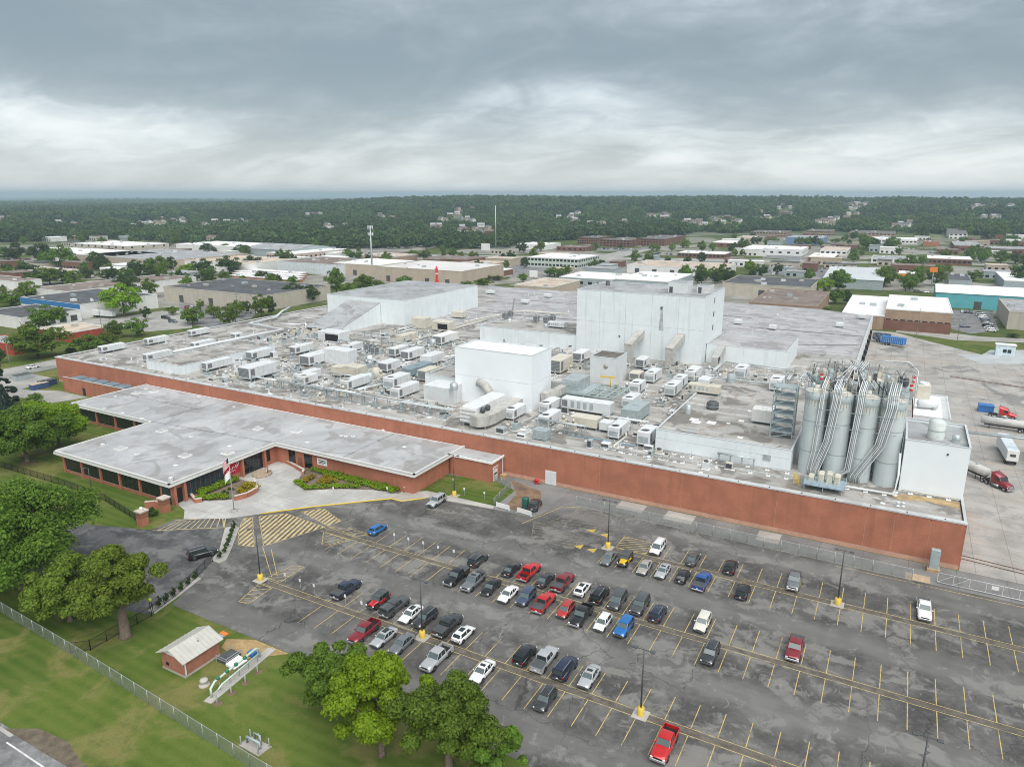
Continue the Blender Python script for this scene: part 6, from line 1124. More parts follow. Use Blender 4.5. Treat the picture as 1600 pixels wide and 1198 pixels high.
SPEC = {  # length, width, sill, belt, roof, stations of deck height, glass: base front, roof front, roof rear, base rear
    'sedan': dict(L=4.85, W=1.84, zb=.22, belt=.93, roof=1.44, nose=.68, hood=.90, tail=.98, g=(1.05, .35, -.95, -1.75), wb=(1.42, -1.38), wr=.33),
    'hatch': dict(L=4.4, W=1.79, zb=.22, belt=.95, roof=1.50, nose=.70, hood=.93, tail=1.0, g=(1.1, .40, -1.55, -2.05), wb=(1.33, -1.32), wr=.33),
    'suv': dict(L=4.75, W=1.92, zb=.28, belt=1.08, roof=1.72, nose=.82, hood=1.06, tail=1.08, g=(1.0, .40, -1.95, -2.28), wb=(1.42, -1.4), wr=.37),
    'bigsuv': dict(L=5.25, W=2.02, zb=.32, belt=1.16, roof=1.88, nose=.95, hood=1.16, tail=1.16, g=(1.05, .52, -2.25, -2.52), wb=(1.55, -1.5), wr=.40),
    'van': dict(L=5.1, W=1.98, zb=.24, belt=1.05, roof=1.76, nose=.78, hood=1.02, tail=1.06, g=(1.45, .55, -2.2, -2.48), wb=(1.55, -1.48), wr=.35),
    'pickup': dict(L=5.9, W=2.03, zb=.36, belt=1.18, roof=1.90, nose=.98, hood=1.17, tail=1.16, g=(1.05, .48, -.95, -1.15), wb=(1.9, -1.82), wr=.41),
    'jeep': dict(L=4.5, W=1.86, zb=.42, belt=1.12, roof=1.82, nose=1.0, hood=1.10, tail=1.12, g=(.72, .52, -1.75, -1.85), wb=(1.35, -1.3), wr=.42)}
PROTO = {}
def tyre_meshes(r, w=.24):
    key = ('w', r)
    if key in PROTO: return PROTO[key]
    a = MB(); n = 18
    def rot(m): m.v = [(x, z, y) for x, y, z in m.v]; m.f = [tuple(reversed(f)) for f in m.f]; return m
    a.lathe((0, 0, -w / 2), [(r * .62, 0), (r * .93, 0), (r, .05), (r, w - .05), (r * .93, w), (r * .62, w)], n, False); b = MB(); b.lathe((0, 0, -w / 2 + .03), [(r * .63, 0), (r * .63, w - .05)], n); 
    for k in range(5): an = k * 1.2566; b.add([(r * .1 * math.cos(an + 1.57), r * .1 * math.sin(an + 1.57), w / 2 + .01), (r * .58 * math.cos(an) + .03, r * .58 * math.sin(an), w / 2 + .005), (r * .58 * math.cos(an + .3), r * .58 * math.sin(an + .3), w / 2 + .005)], [(0, 1, 2)])
    PROTO[key] = (rot(a).mesh('tyre'), rot(b).mesh('rim')); PROTO[key][0].materials.append(M_TYRE); PROTO[key][1].materials.append(M_RIM); return PROTO[key]
def proto(kind, extra=''):
    if (kind, extra) in PROTO: return PROTO[kind, extra]
    s = SPEC[kind]; L, W = s['L'] / 2, s['W'] / 2; zb, bt, rf = s['zb'], s['belt'], s['roof']; g0, g1, g2, g3 = s['g']; parts = []
    body = MB(); pk = kind == 'pickup'; rear = -L
    if kind == 'jeep':
        st = [(L - .12, ring(W * .55, zb + .15, .8, 1.0)), (g0, ring(W * .72, zb, 1.0, s['hood'])), (g0 - .12, ring(W * .93, zb, 1.0, bt)), (-L + .25, ring(W * .93, zb, 1.0, bt))]
    elif pk:
        st = [(L, ring(W * .86, zb + .12, .78, s['nose'] - .06)), (L - .12, ring(W * .95, zb, .86, s['nose'] + .06)), (L - .6, ring(W, zb, 1.0, s['hood'] - .04)), (g0 + .1, ring(W, zb, bt - .14, s['hood'])), (g3 - .03, ring(W, zb, bt - .1, bt))]
    else:
        st = [(L, ring(W * .74, zb + .12, s['nose'] - .16, s['nose'] - .06)), (L - .12, ring(W * .88, zb, s['nose'] - .06, s['nose'] + .02)), (L - .5, ring(W * .97, zb, s['nose'] + .05, s['hood'] - .08)), (g0, ring(W, zb, bt - .12, s['hood'])), (0, ring(W, zb, bt - .06, bt)), (g3, ring(W, zb, bt - .08, s['tail'])), (-L + .12, ring(W * .95, zb + .04, s['tail'] - .18, s['tail'] - (.03 if kind == 'sedan' else .0))), (-L, ring(W * .84, zb + .14, s['tail'] - .3, s['tail'] - .12))]
    loft(st[::-1], body)
    parts.append(('body', body, 'paint'))
    gl = MB(); hb, ht = W * .885, W * (.70 if kind in ('sedan', 'hatch') else .76 if kind != 'jeep' else .82); zt = rf - .05; zbg = bt - .03
    if kind == 'sedan': zbr = s['tail'] - .02
    else: zbr = zbg
    gv = [(g0, hb * .93, s['hood'] - .02), (g0, -hb * .93, s['hood'] - .02), (g1, ht, zt), (g1, -ht, zt), (g2, ht, zt), (g2, -ht, zt), (g3, hb * .9, zbr), (g3, -hb * .9, zbr), ((g0 + g1) / 2 - .1, hb, zbg), ((g0 + g1) / 2 - .1, -hb, zbg), (g2, hb, zbg), (g2, -hb, zbg)]
    gl.add(gv, [(2, 4, 5, 3), (0, 8, 2), (8, 10, 4, 2), (10, 6, 4), (1, 3, 9), (9, 3, 5, 11), (11, 5, 7)]); parts.append(('side_windows', gl, M_CARGLASS)); parts.append(('windshield', MB().add([gv[0], gv[2], gv[3], gv[1]], [(0, 1, 2, 3)]), M_SHIELD)); parts.append(('rear_window', MB().add([gv[4], gv[6], gv[7], gv[5]], [(0, 1, 2, 3)]), M_SHIELD if kind == 'sedan' else M_CARGLASS))
    rfm = MB(); xa, xb = g1 + .03, g2 - .03; rv = []
    for x, w_, z in ((xa + .06, ht * .96, zt), (xa - .12, ht * 1.0, zt + .045), ((xa + xb) / 2, ht * 1.02, zt + .07), (xb + .15, ht * 1.0, zt + .045), (xb - .04, ht * .96, zt)): rv.append((x, [(w_ * 1.03, z - .055), (w_ * 1.0, z - .01), (w_ * .82, z + .02), (0, z + .035)]))
    loft(rv[::-1], rfm); rmat = 'paint' if kind != 'jeep' else M_DKGREY
    parts.append(('roof', rfm, rmat))
    pil = MB()
    for sgn in (1, -1):
        o = .018 * sgn
        for a, b, w_ in ((gv[0], gv[2], .07), (gv[10], gv[4], .10), (gv[6], gv[4], .12), ((-.15 if not pk else 0.02, hb, zbg), (-.18 if not pk else 0., ht, zt), .09)) + ((((-1.1, hb, zbg), (-1.15, ht, zt), .09),) if kind in ('suv', 'bigsuv', 'van') else ()):
            pil.beam((a[0], (a[1] + .012) * sgn, a[2]), (b[0], (b[1] + .012) * sgn, b[2]), w_, .05)
    parts.append(('pillars', pil, 'paint' if kind != 'jeep' else M_DKGREY))
    ar = MB()
    for x in s['wb']:
        for sgn in (1, -1): r = s['wr'] * 1.2; ar.tube([(x, sgn * (W - .25), s['wr'] + .03), (x, sgn * (W + .006), s['wr'] + .03)], r, 18)
    parts.append(('wheel_arches', ar, M_BLACK))
    bm = MB(); bw = W * .86
    bm.cbox((L - .02, 0, zb + .22), (.16, bw * 1.85, .26), .03) if not pk else bm.cbox((L + .02, 0, zb + .24), (.2, W * 1.88, .28), .04)
    bm.cbox((-L + .03, 0, zb + .24), (.16, bw * 1.85, .24), .03) if not pk else bm.cbox((-L - .02, 0, zb + .22), (.2, W * 1.84, .2), .04)
    parts.append(('bumpers', bm, M_RIM if pk else M_DKGREY))
    gr = MB(); zg = s['nose'] - .17; gr.cbox((L - .02 if not pk else L, 0, zg - (.04 if pk else 0)), (.07, W * (.9 if not pk else 1.05), .22 if not pk else .34), .02); parts.append(('grille', gr, M_BLACK))
    for sgn in (1, -1):
        h = MB(); h.cbox((L - .09 if not pk else L - .04, sgn * W * .74, s['nose'] - .1), (.16, W * .3, .15), .03); parts.append(('headlight', h, mat('headlight_lens', (.75, .77, .78), .15)))
        tl = MB(); zt_ = (s['tail'] if kind != 'pickup' else 1.1) - .2; tl.cbox((-L + .05 if kind != 'pickup' else -L + .03, sgn * W * .82, zt_), (.1, W * .2, .18 if kind in ('sedan', 'hatch') else .32), .02); parts.append(('tail_light', tl, mat('tail_lens', (.30, .01, .01), .25)))
        mi = MB(); mi.cbox(((g0 + g1) / 2 + .05, sgn * (W + .09), bt + .05), (.14, .2, .14), .03); parts.append(('mirror', mi, M_DKGREY if kind in ('jeep',) else 'paint'))
    pt = MB(); pt.cbox((-L + .0, 0, zb + .42), (.06, .34, .16)); parts.append(('number_plate', pt, M_ROOFWHITE)); 
    if pk:
        b = MB(); x0, x1 = -L + .02, g3 - .05; top = s['tail']
        b.box(x0, W - .12, zb + .05, x1, W - .005, top); b.box(x0, -W + .005, zb + .05, x1, -W + .12, top); parts.append(('bed_sides', b, 'paint'))
        q = MB(); q.box(x0 - .04, -W + .13, .62, x0 + .06, W - .13, top); parts.append(('tailgate', q, 'paint')); q = MB(); q.box(x0 + .06, -W + .12, .55, x1, W - .12, .72); parts.append(('bed_floor', q, M_BLACK))
        if extra == 'cover': q = MB(); q.box(x0 + .01, -W + .06, top, x1 + .02, W - .06, top + .05); parts.append(('bed_cover', q, M_DKGREY))
        if extra == 'topper':
            q = MB(); loft([(x0 + .02, [(W * .93, top), (W * .82, rf - .1), (W * .6, rf - .02), (0, rf + .02)]), (x1 + .0, [(W * .93, top), (W * .82, rf - .1), (W * .6, rf - .02), (0, rf + .02)])], q); parts.append(('canopy', q, 'paint')); q = MB(); [q.box(x0 + .3, sg * W * .875 - .02, top + .2, x1 - .3, sg * W * .875 + .02, rf - .25) for sg in (1, -1)]; q.box(x0 - .01, -W * .6, top + .15, x0 + .015, W * .6, rf - .2); parts.append(('canopy_windows', q, M_CARGLASS))
    if kind == 'jeep':
        fd = MB(); [fd.cbox((x, sg * W * .86, .98), (1.0, .3, .1), .03) for x in s['wb'] for sg in (1, -1)]; parts.append(('fenders', fd, M_BLACK)); sp = MB(); sp.tube([(-L + .24, 0, 1.05), (-L + .0, 0, 1.05)], .4, 16); parts.append(('spare_wheel', sp, M_TYRE))
    if extra == 'sunroof' or extra == 'glassroof':
        q = MB(); e = .5 if extra == 'sunroof' else 1.0; q.box(g1 - .25 - e, -ht * .62, zt + .10, g1 - .25, ht * .62, zt + .118); parts.append(('sunroof', q, M_CARGLASS))
    if extra == 'rails':
        q = MB(); [q.tube([(g1 - .1, sg * ht * .86, zt + .1), (g2 + .1, sg * ht * .86, zt + .1)], .035, 5) for sg in (1, -1)]; parts.append(('roof_rails', q, M_RIM))
    res = []
    for nm, mb, m in parts: me = mb.mesh(kind + '_' + nm); me.materials.append(m if m != 'paint' else None); res.append((nm, me, m))
    PROTO[kind, extra] = res; return res
PAINT = {}
def paint(name, col, metal=.3):
    if name not in PAINT: PAINT[name] = mat('paint_' + name, col, .32, metal * .5, .05, 2., .5, 1.)
    return PAINT[name]
COLS = {'black': (.010, .010, .012), 'charcoal': (.035, .037, .04), 'dark grey': (.07, .075, .08), 'grey': (.16, .17, .18), 'silver': (.42, .43, .44), 'white': (.80, .80, .79), 'cream white': (.72, .69, .60), 'red': (.52, .012, .012), 'dark red': (.22, .010, .018), 'coral red': (.42, .035, .03), 'navy': (.015, .022, .055), 'slate blue': (.055, .075, .13), 'blue': (.012, .075, .30), 'bright blue': (.01, .14, .42), 'yellow': (.78, .48, .01), 'beige': (.38, .35, .31), 'dark green': (.02, .035, .03)}
def vehicle(kind, extra, colr, x, y, head, label, group=None, full=True, name=None, scale=1.):
    t = thing(name or {'pickup': 'pickup_truck', 'jeep': 'off_road_car', 'van': 'minivan'}.get(kind, 'car'), label, {'pickup': 'pickup', 'van': 'minivan'}.get(kind, 'car'), (x, y, L2_), head, group); pm = paint(colr, COLS[colr])
    for nm, me, m in proto(kind, extra):
        if not full and nm not in ('body', 'side_windows', 'windshield', 'rear_window', 'roof', 'pillars', 'wheel_arches', 'bed_sides', 'bed_floor', 'tailgate', 'bed_cover'): continue
        o = bpy.data.objects.new(nm, me); COL.objects.link(o); o.parent = t
        if m == 'paint': o.material_slots[0].link = 'OBJECT'; o.material_slots[0].material = pm
    s = SPEC[kind]; ty, ri = tyre_meshes(s['wr'])
    for wx in s['wb']:
        for sg in (1, -1):
            o = bpy.data.objects.new('wheel', ty); COL.objects.link(o); o.parent = t; o.location = (wx, sg * (s['W'] / 2 - .10), s['wr']); o.rotation_euler = (0, 0, 0 if sg > 0 else math.pi)
            if full: r = bpy.data.objects.new('rim', ri); COL.objects.link(r); r.parent = o
    return t
UPY = math.pi / 2; DNY = -math.pi / 2
# rows: name -> centre line y of the bays
CARS = [  # u, v (body centre in the photo), row bay y, heading sign (+1 nose to the back, -1 nose to the camera), type, extra, colour, label
 (541, 919, 79.6, 1, 'pickup', 'cover', 'navy', 'dark navy pickup with covered bed, alone at the left of the front row'),
 (591, 937, 79.6, -1, 'jeep', '', 'red', 'red off road car with black roof in the front row'),
 (617, 946, 79.6, 1, 'pickup', 'topper', 'dark grey', 'grey pickup with a canopy over its bed beside the red off road car'),
 (642, 957, 79.6, -1, 'sedan', 'glassroof', 'white', 'white sedan with dark glass roof next to the lamp post'),
 (664, 964, 79.6, -1, 'suv', 'rails', 'charcoal', 'dark grey suv immediately right of the white glass roof sedan'),
 (700, 975, 79.6, 1, 'pickup', 'cover', 'charcoal', 'charcoal pickup with covered bed right of the lamp post'),
 (724, 988, 79.6, 1, 'hatch', 'glassroof', 'white', 'white crossover with dark roof, rear to camera, right of the charcoal pickup'),
 (820, 1021, 79.6, 1, 'suv', '', 'black', 'black suv left of the silver pickup in the front row'),
 (851, 1028, 79.6, 1, 'pickup', 'cover', 'silver', 'silver pickup with black bed cover in the front row'),
 (883, 1042, 79.6, 1, 'bigsuv', 'rails', 'navy', 'dark blue suv right of the silver pickup'),
 (921, 1054, 79.6, -1, 'sedan', 'sunroof', 'silver', 'silver sedan with sunroof at the right end of the front row group'),
 (569, 985, 72.4, -1, 'pickup', '', 'dark red', 'dark red pickup with open bed at the lower left'),
 (600, 993, 72.4, -1, 'sedan', 'glassroof', 'silver', 'silver sedan with dark roof right of the dark red pickup'),
 (628, 1003, 72.4, -1, 'sedan', '', 'grey', 'blue grey sedan nearest the bright green tree'),
 (682, 1026, 72.4, -1, 'pickup', '', 'silver', 'silver pickup with open black bed beside the yellow lamp base'),
 (754, 1046, 72.4, -1, 'sedan', 'sunroof', 'white', 'white sedan partly behind the dark green tree'),
 (852, 1089, 72.4, -1, 'hatch', 'rails', 'charcoal', 'dark crossover alone below the front row'),
 (1039, 1160, 72.4, -1, 'pickup', '', 'red', 'bright red pickup with open bed nearest the camera'),
 (713, 899, 92.4, -1, 'pickup', 'cover', 'black', 'black pickup with chrome bumper at the left end of the second row'),
 (740, 907, 92.4, -1, 'pickup', 'sunroof', 'grey', 'grey pickup with sunroof second in the second row'),
 (767, 915, 92.4, -1, 'sedan', '', 'black', 'black sedan between the grey pickup and the white sedan'),
 (794, 926, 92.4, -1, 'sedan', '', 'white', 'white sedan right of the black sedan in the second row'),
 (822, 931, 92.4, -1, 'suv', '', 'slate blue', 'slate blue suv left of the red covered pickup'),
 (850, 940, 92.4, 1, 'pickup', 'cover', 'red', 'red pickup with black bed cover in the second row'),
 (884, 950, 92.4, -1, 'hatch', '', 'coral red', 'faded red hatchback left of the black open bed pickup'),
 (908, 960, 92.4, -1, 'pickup', '', 'black', 'black pickup with open bed right of the red hatchback'),
 (942, 970, 92.4, -1, 'hatch', '', 'white', 'small white hatchback left of the blue car'),
 (975, 978, 92.4, -1, 'suv', '', 'bright blue', 'bright blue boxy car at the right end of the second row'),
 (1110, 1019, 92.4, -1, 'suv', 'rails', 'charcoal', 'dark suv with roof rails alone below the second row median'),
 (747, 873, 99.3, 1, 'suv', 'rails', 'charcoal', 'dark crossover alone behind the second row, near the white signs'),
 (799, 887, 99.3, 1, 'sedan', '', 'black', 'black sedan left of the bright red open pickup'),
 (827, 892, 99.3, 1, 'pickup', '', 'red', 'bright red pickup with open bed in the middle of the lot'),
 (852, 903, 99.3, 1, 'sedan', '', 'charcoal', 'charcoal sedan between the two red pickups'),
 (880, 908, 99.3, 1, 'pickup', 'cover', 'dark red', 'dark red pickup with covered bed in the middle of the lot'),
 (910, 918, 99.3, 1, 'hatch', 'glassroof', 'white', 'white crossover with dark glass roof in the middle of the lot'),
 (937, 928, 99.3, 1, 'bigsuv', 'rails', 'black', 'large black suv right of the white glass roof crossover'),
 (965, 936, 99.3, -1, 'van', '', 'dark grey', 'dark minivan right of the large black suv'),
 (1000, 944, 99.3, -1, 'bigsuv', '', 'dark grey', 'large dark grey suv near the right end of the middle group'),
 (1028, 956, 99.3, 1, 'suv', 'rails', 'navy', 'navy crossover at the right end of the middle group'),
 (1098, 971, 99.3, -1, 'suv', '', 'cream white', 'cream white suv alone in the middle of the lot'),
 (1242, 1011, 99.3, -1, 'pickup', 'cover', 'dark red', 'maroon pickup alone at the right of the lot'),
 (1028, 854, 119.6, -1, 'van', 'rails', 'white', 'white minivan alone above the rear median'),
 (1083, 871, 119.6, 1, 'sedan', '', 'dark grey', 'dark grey sedan above the rear median'),
 (1142, 884, 119.6, 1, 'suv', '', 'black', 'black suv above the rear median'),
 (1241, 906, 119.6, -1, 'pickup', 'cover', 'grey', 'blue grey pickup with covered bed above the rear median'),
 (1444, 951, 119.6, -1, 'pickup', 'cover', 'white', 'white pickup with black bed cover alone at the far right'),
 (951, 870, 112.6, -1, 'sedan', '', 'grey', 'dark sedan at the left end of the rear row by the lamp post'),
 (977, 873, 112.6, -1, 'jeep', '', 'yellow', 'yellow off road car in the rear row'),
 (1007, 884, 112.6, -1, 'sedan', '', 'beige', 'beige silver sedan right of the yellow car'),
 (1036, 890, 112.6, -1, 'sedan', 'sunroof', 'silver', 'silver sedan in the rear row below the white minivan'),
 (1067, 898, 112.6, 1, 'hatch', '', 'black', 'black hatchback left of the blue pickup'),
 (1097, 907, 112.6, 1, 'pickup', 'cover', 'blue', 'blue pickup with grey bed cover in the rear row'),
 (1161, 922, 112.6, 1, 'suv', '', 'black', 'black suv at the right end of the rear row'),
 (682, 782, None, -1, 'bigsuv', 'rails', 'silver', 'silver suv with dark rear windows parked by the sidewalk'),
 (590, 825, None, 1, 'hatch', '', 'bright blue', 'bright blue hatchback alone at the upper left of the lot')]
for u, v, yb, hd, kd, exq, cl, lab in CARS:
    p = P(u, v, .8); y = yb if yb is not None else p.y
    if yb is not None and abs(p.y - yb) > 2.2: print('CAR off', lab, round(p.y, 1), yb)
    if yb is not None: y = p.y if abs(p.y - yb) < 3 else yb
    vehicle(kd, exq, cl, p.x, y, (UPY if hd > 0 else DNY) + random.uniform(-.03, .03), lab, 'cars in the parking lot')
p = P(316, 863, .8); vehicle('bigsuv', 'rails', 'black', p.x, p.y, R(32) - R(28.7) * 0 + 0.55, 'black suv waiting in the driveway at the gate')
p = PC('i', 878, 530, 1.); vehicle('bigsuv', '', 'charcoal', p.x, p.y, UPY + .2, 'dark suv behind the white barrier panels by the brick wall')
p = PC('k', 410, 425, .5); vehicle('sedan', '', 'white', p.x, p.y, UPY, 'white sedan driving on the street left of the factory')
# ------------------------------------------------------------------ trucks in the yard
def wheels(t, xs, w, r=.5):
    ty, ri = tyre_meshes(r, .3)
    for x in xs:
        for sg in (1, -1):
            o = bpy.data.objects.new('wheel', ty); COL.objects.link(o); o.parent = t; o.location = (x, sg * (w / 2 - .16), r); o.rotation_euler = (0, 0, 0 if sg > 0 else math.pi); q = bpy.data.objects.new('rim', ri); COL.objects.link(q); q.parent = o
def lpart(mb, name, m, t): me = mb.mesh(name); me.materials.append(m); o = bpy.data.objects.new(name, me); COL.objects.link(o); o.parent = t; return o
def tractor(label, x, y, head, colr):
    t = thing('semi_tractor', label, 'truck', (x, y, L1), head); pm = paint(colr, COLS[colr])
    q = MB(); loft([(-.9, [(1.15, .9), (1.2, 1.5), (1.2, 2.9), (1.05, 3.5), (0, 3.6)]), (1.0, [(1.15, .9), (1.2, 1.5), (1.2, 2.7), (1.02, 2.95), (0, 3.0)]), (1.6, [(1.1, .9), (1.15, 1.5), (1.12, 1.85), (1.0, 1.95), (0, 2.0)])], q); lpart(q, 'cab', pm, t)
    q = MB(); loft([(1.55, [(1.05, .8), (1.1, 1.2), (1.05, 1.7), (.85, 1.9), (0, 1.98)]), (3.1, [(.95, .7), (1., 1.1), (.92, 1.45), (.7, 1.6), (0, 1.66)]), (3.35, [(.85, .7), (.9, 1.), (.8, 1.3), (.6, 1.42), (0, 1.45)])], q); lpart(q, 'hood', pm, t)
    q = MB(); q.add([(1.64, 1.0, 1.98), (1.64, -1.0, 1.98), (1.06, -.98, 2.88), (1.06, .98, 2.88)], [(0, 3, 2, 1)]); lpart(q, 'windshield', M_CARGLASS, t)
    q = MB(); [q.box(.2, s * 1.2 - .02, 1.9, 1.2, s * 1.2 + .02, 2.6) for s in (1, -1)]; lpart(q, 'side_windows', M_CARGLASS, t)
    q = MB(); q.box(3.3, -.95, .45, 3.6, .95, .85); lpart(q, 'bumper', M_RIM, t); q = MB(); q.box(3.32, -.55, .88, 3.42, .55, 1.4); lpart(q, 'grille', M_RIM, t); q = MB(); q.box(-3.6, -.5, .75, 3., .5, 1.0); lpart(q, 'frame', M_BLACK, t)
    q = MB(); [q.lathe((-1.05, s * 1.05, 1.), [(.1, 0), (.1, 2.7)], 8) for s in (1, -1)]; lpart(q, 'exhaust_stack', M_RIM, t); q = MB(); [q.tube([(-.4, s * 1.05, .75), (1.2, s * 1.05, .75)], .32, 10) for s in (1, -1)]; lpart(q, 'fuel_tank', M_RIM, t)
    for s in (1, -1): q = MB(); q.cbox((3.25, s * .82, 1.12), (.2, .3, .25), .05); lpart(q, 'headlight', MATS['headlight_lens'], t)
    wheels(t, (2.6, -1.9, -3.1), 2.4); return t
def tanktrailer(label, x, y, head, m):
    t = thing('tank_trailer', label, 'trailer', (x, y, L1), head); q = MB(); q.tube([(-6.2, 0, 2.3), (-6., 0, 2.3), (5.8, 0, 2.3), (6., 0, 2.3)], [.5, 1.1, 1.1, .5], 20); lpart(q, 'tank', m, t); q = MB(); q.box(-6, -.5, .95, 5, .5, 1.25); lpart(q, 'frame', M_BLACK, t); q = MB(); [q.lathe((x_, 0, 3.35), [(.35, 0), (.35, .25)], 12) for x_ in (-3, 0, 3)]; lpart(q, 'hatch', M_GALV, t); wheels(t, (-4.9, -3.6), 2.5); q = MB(); [q.box(3.6, s * .8 - .08, 0, 3.8, s * .8 + .08, 1.) for s in (1, -1)]; lpart(q, 'landing_leg', M_DKGREY, t)
def boxtrailer(label, x, y, head, m, L=14.6, name='box_trailer', group=None):
    t = thing(name, label, 'trailer', (x, y, L1), head, group); q = MB(); q.cbox((0, 0, 2.65), (L, 2.55, 2.8), .06); lpart(q, 'box', m, t); q = MB(); [q.box(-L / 2 + .3 + k * (L - .6) / 12, s * 1.285 - .015, 1.3, -L / 2 + .36 + k * (L - .6) / 12, s * 1.285 + .015, 4.) for k in range(13) for s in (1, -1)]; lpart(q, 'side_rib', M_OFFW, t); q = MB(); q.box(-L / 2, -.5, .95, L / 2 - 1, .5, 1.24); lpart(q, 'frame', M_BLACK, t); q = MB(); q.box(-L / 2 - .03, -1.2, 1.35, -L / 2 - .005, -.02, 3.95); q.box(-L / 2 - .03, .02, 1.35, -L / 2 - .005, 1.2, 3.95); lpart(q, 'rear_doors', M_OFFW, t); wheels(t, (-L / 2 + 1.6, -L / 2 + 2.9), 2.5); return t
p = PC('n', 715, 915, 1.2); th = math.atan2(186.6 - 192.7, 26.8 - 21.2); tractor('dark red semi tractor leaving the yard behind the white silo house', p.x, p.y, th, 'dark red'); dx, dy = math.cos(th), math.sin(th); tanktrailer('white tank trailer behind the dark red tractor', p.x - dx * 8.9, p.y - dy * 8.9, th, mat('dull_tank', (.47, .47, .45), .45))
t = boxtrailer('pale grey box trailer parked under the pipe bridge', 29, 211, UPY + .06, mat('pale_grey_trailer', (.60, .66, .70), .5)); q = MB(); q.box(-7.36, -.6, 2.4, -7.34, .6, 3.1); lpart(q, 'rear_vent', M_DKGREY, t)
boxtrailer('second pale trailer at the right edge of the yard', 36.2, 210, UPY + .05, M_OFFW); p = PC('n', 760, 285, 1.); tractor('bright red semi tractor parked in the yard', p.x, p.y, R(-8), 'red'); tanktrailer('white tank trailer below the bright red tractor', 31, 236.5, R(176), MATS['dull_tank'])
p = PC('n', 600, 225, 1.); one('blue_skip', 'blue steel skip left of the bright red tractor', 'skip', MB().box(p.x - 2., p.y - 1.6, .05, p.x + 2., p.y + 1.6, 2.2).box(p.x - 2.1, p.y - 1.7, 2.0, p.x + 2.1, p.y - 1.6, 2.15), M_BLUE)
p = PC('H', 780, 60, 1.5); t = boxtrailer('bright blue container at the rear of the dock wall', p.x, p.y, R(-20), mat('bright_blue_steel', (.03, .17, .45), .5), 10.); p2 = PC('H', 705, 45, 1.5); boxtrailer('dark blue container behind the bright blue one', p2.x, p2.y + 3, R(-20), mat('navy_steel', (.025, .05, .10), .5), 7.)
for k, (c, a, b, lab) in enumerate((('k', 485, 660, 'blue skip with pale load on the lane left of the factory'), ('k', 590, 620, 'dark blue skip nearest the factory left corner'), ('k', 275, 545, 'grey skip beside the side street'))):
    p = PC(c, a, b, 1.); t = thing('skip', lab, 'skip', (p.x, p.y, 0)); MB().prism([(p.x - 1.3, p.y - 2.6), (p.x + 1.3, p.y - 2.6), (p.x + 1.3, p.y + 2.6), (p.x - 1.3, p.y + 2.6)], .05, 1.9).build('hull', (mat('skip_blue', (.05, .09, .2), .6), MATS['navy_steel'], M_GREYM)[k], t); MB().box(p.x - 1.4, p.y - 2.7, 1.9, p.x + 1.4, p.y + 2.7, 2.0).build('load', (M_TAN, M_DKGREY, M_DKGREY)[k], t)
p = PC('m', 1265, 560, 0); t = thing('guard_booth', 'pale blue guard booth on a post at the yard edge', 'booth', (p.x, p.y, 0)); MB().box(p.x - 3.4, p.y - 2, .05, p.x + 3.4, p.y + 2, 4.4).build('wall', mat('pale_blue_wall', (.58, .68, .72), .6), t); MB().box(p.x - 3.7, p.y - 2.3, 4.4, p.x + 3.7, p.y + 2.3, 4.7).build('roof', M_OFFW, t); [MB().box(p.x - .9 + 1.6 * k, p.y - 2.06, 1.4, p.x + .4 + 1.6 * k, p.y - 2.005, 2.8).build('window', M_GLASS, t) for k in range(2)]
for k, y in enumerate((139.6, 141.05, 300, 301.4)):
    r_ = MB(); x0_, x1_, sl = (15.6, 80, -.12) if k < 2 else (20, 110, -.28); r_.beam((x0_, y + (4 if k < 2 else 0), .09), (x1_, y + (4 if k < 2 else 0) + sl * (x1_ - x0_), .09), .08, .14); o = r_.build('rail_track', mat('rusty_rail', (.16, .09, .06), .7)); tag(o, kind='structure')
# ------------------------------------------------------------------ two people on the driveway
def person(label, x, y, head, top, legs):
    me = bpy.data.meshes.new('person'); J = [(0, 0, .95), (0, .0, 1.2), (0, .0, 1.45), (0, .02, 1.56), (0, .03, 1.68), (.20, 0, 1.43), (.27, .03, 1.15), (.25, .14, .92), (-.20, 0, 1.43), (-.27, .0, 1.15), (-.26, .1, .92), (.10, 0, .9), (.12, .06, .5), (.12, .0, .08), (.12, .16, .04), (-.10, 0, .9), (-.13, -.02, .5), (-.13, -.12, .08), (-.13, .04, .04)]
    E_ = [(0, 1), (1, 2), (2, 3), (3, 4), (2, 5), (5, 6), (6, 7), (2, 8), (8, 9), (9, 10), (0, 11), (11, 12), (12, 13), (13, 14), (0, 15), (15, 16), (16, 17), (17, 18)]; RR = [.15, .15, .16, .06, .11, .075, .05, .04, .075, .05, .04, .1, .07, .05, .04, .1, .07, .05, .04]
    me.from_pydata(J, E_, []); tmp = bpy.data.objects.new('person', me); COL.objects.link(tmp); md = tmp.modifiers.new('skin', 'SKIN'); 
    if not me.skin_vertices: bpy.context.view_layer.objects.active = tmp
    for i, r in enumerate(RR): me.skin_vertices[0].data[i].radius = (r, r * .85); me.skin_vertices[0].data[i].use_root = i == 0
    tmp.modifiers.new('sub', 'SUBSURF').levels = 1; tmp.modifiers['sub'].render_levels = 1
    dg = bpy.context.evaluated_depsgraph_get(); m2 = bpy.data.meshes.new_from_object(tmp.evaluated_get(dg)); bpy.data.objects.remove(tmp)
    for m in (legs, top, mat('skin_tone', (.42, .25, .17), .6), mat('dark_hair', (.03, .022, .018), .8)): m2.materials.append(m)
    for p in m2.polygons: z = p.center.z; p.material_index = 0 if z < .98 else 3 if z > 1.70 else 2 if z > 1.53 or (z < 1.12 and abs(p.center.x) > .21) else 1; p.use_smooth = True
    o = bpy.data.objects.new('person', m2); COL.objects.link(o); o.location = (x, y, L1); o.rotation_euler = (0, 0, head); tag(o, label, 'person')
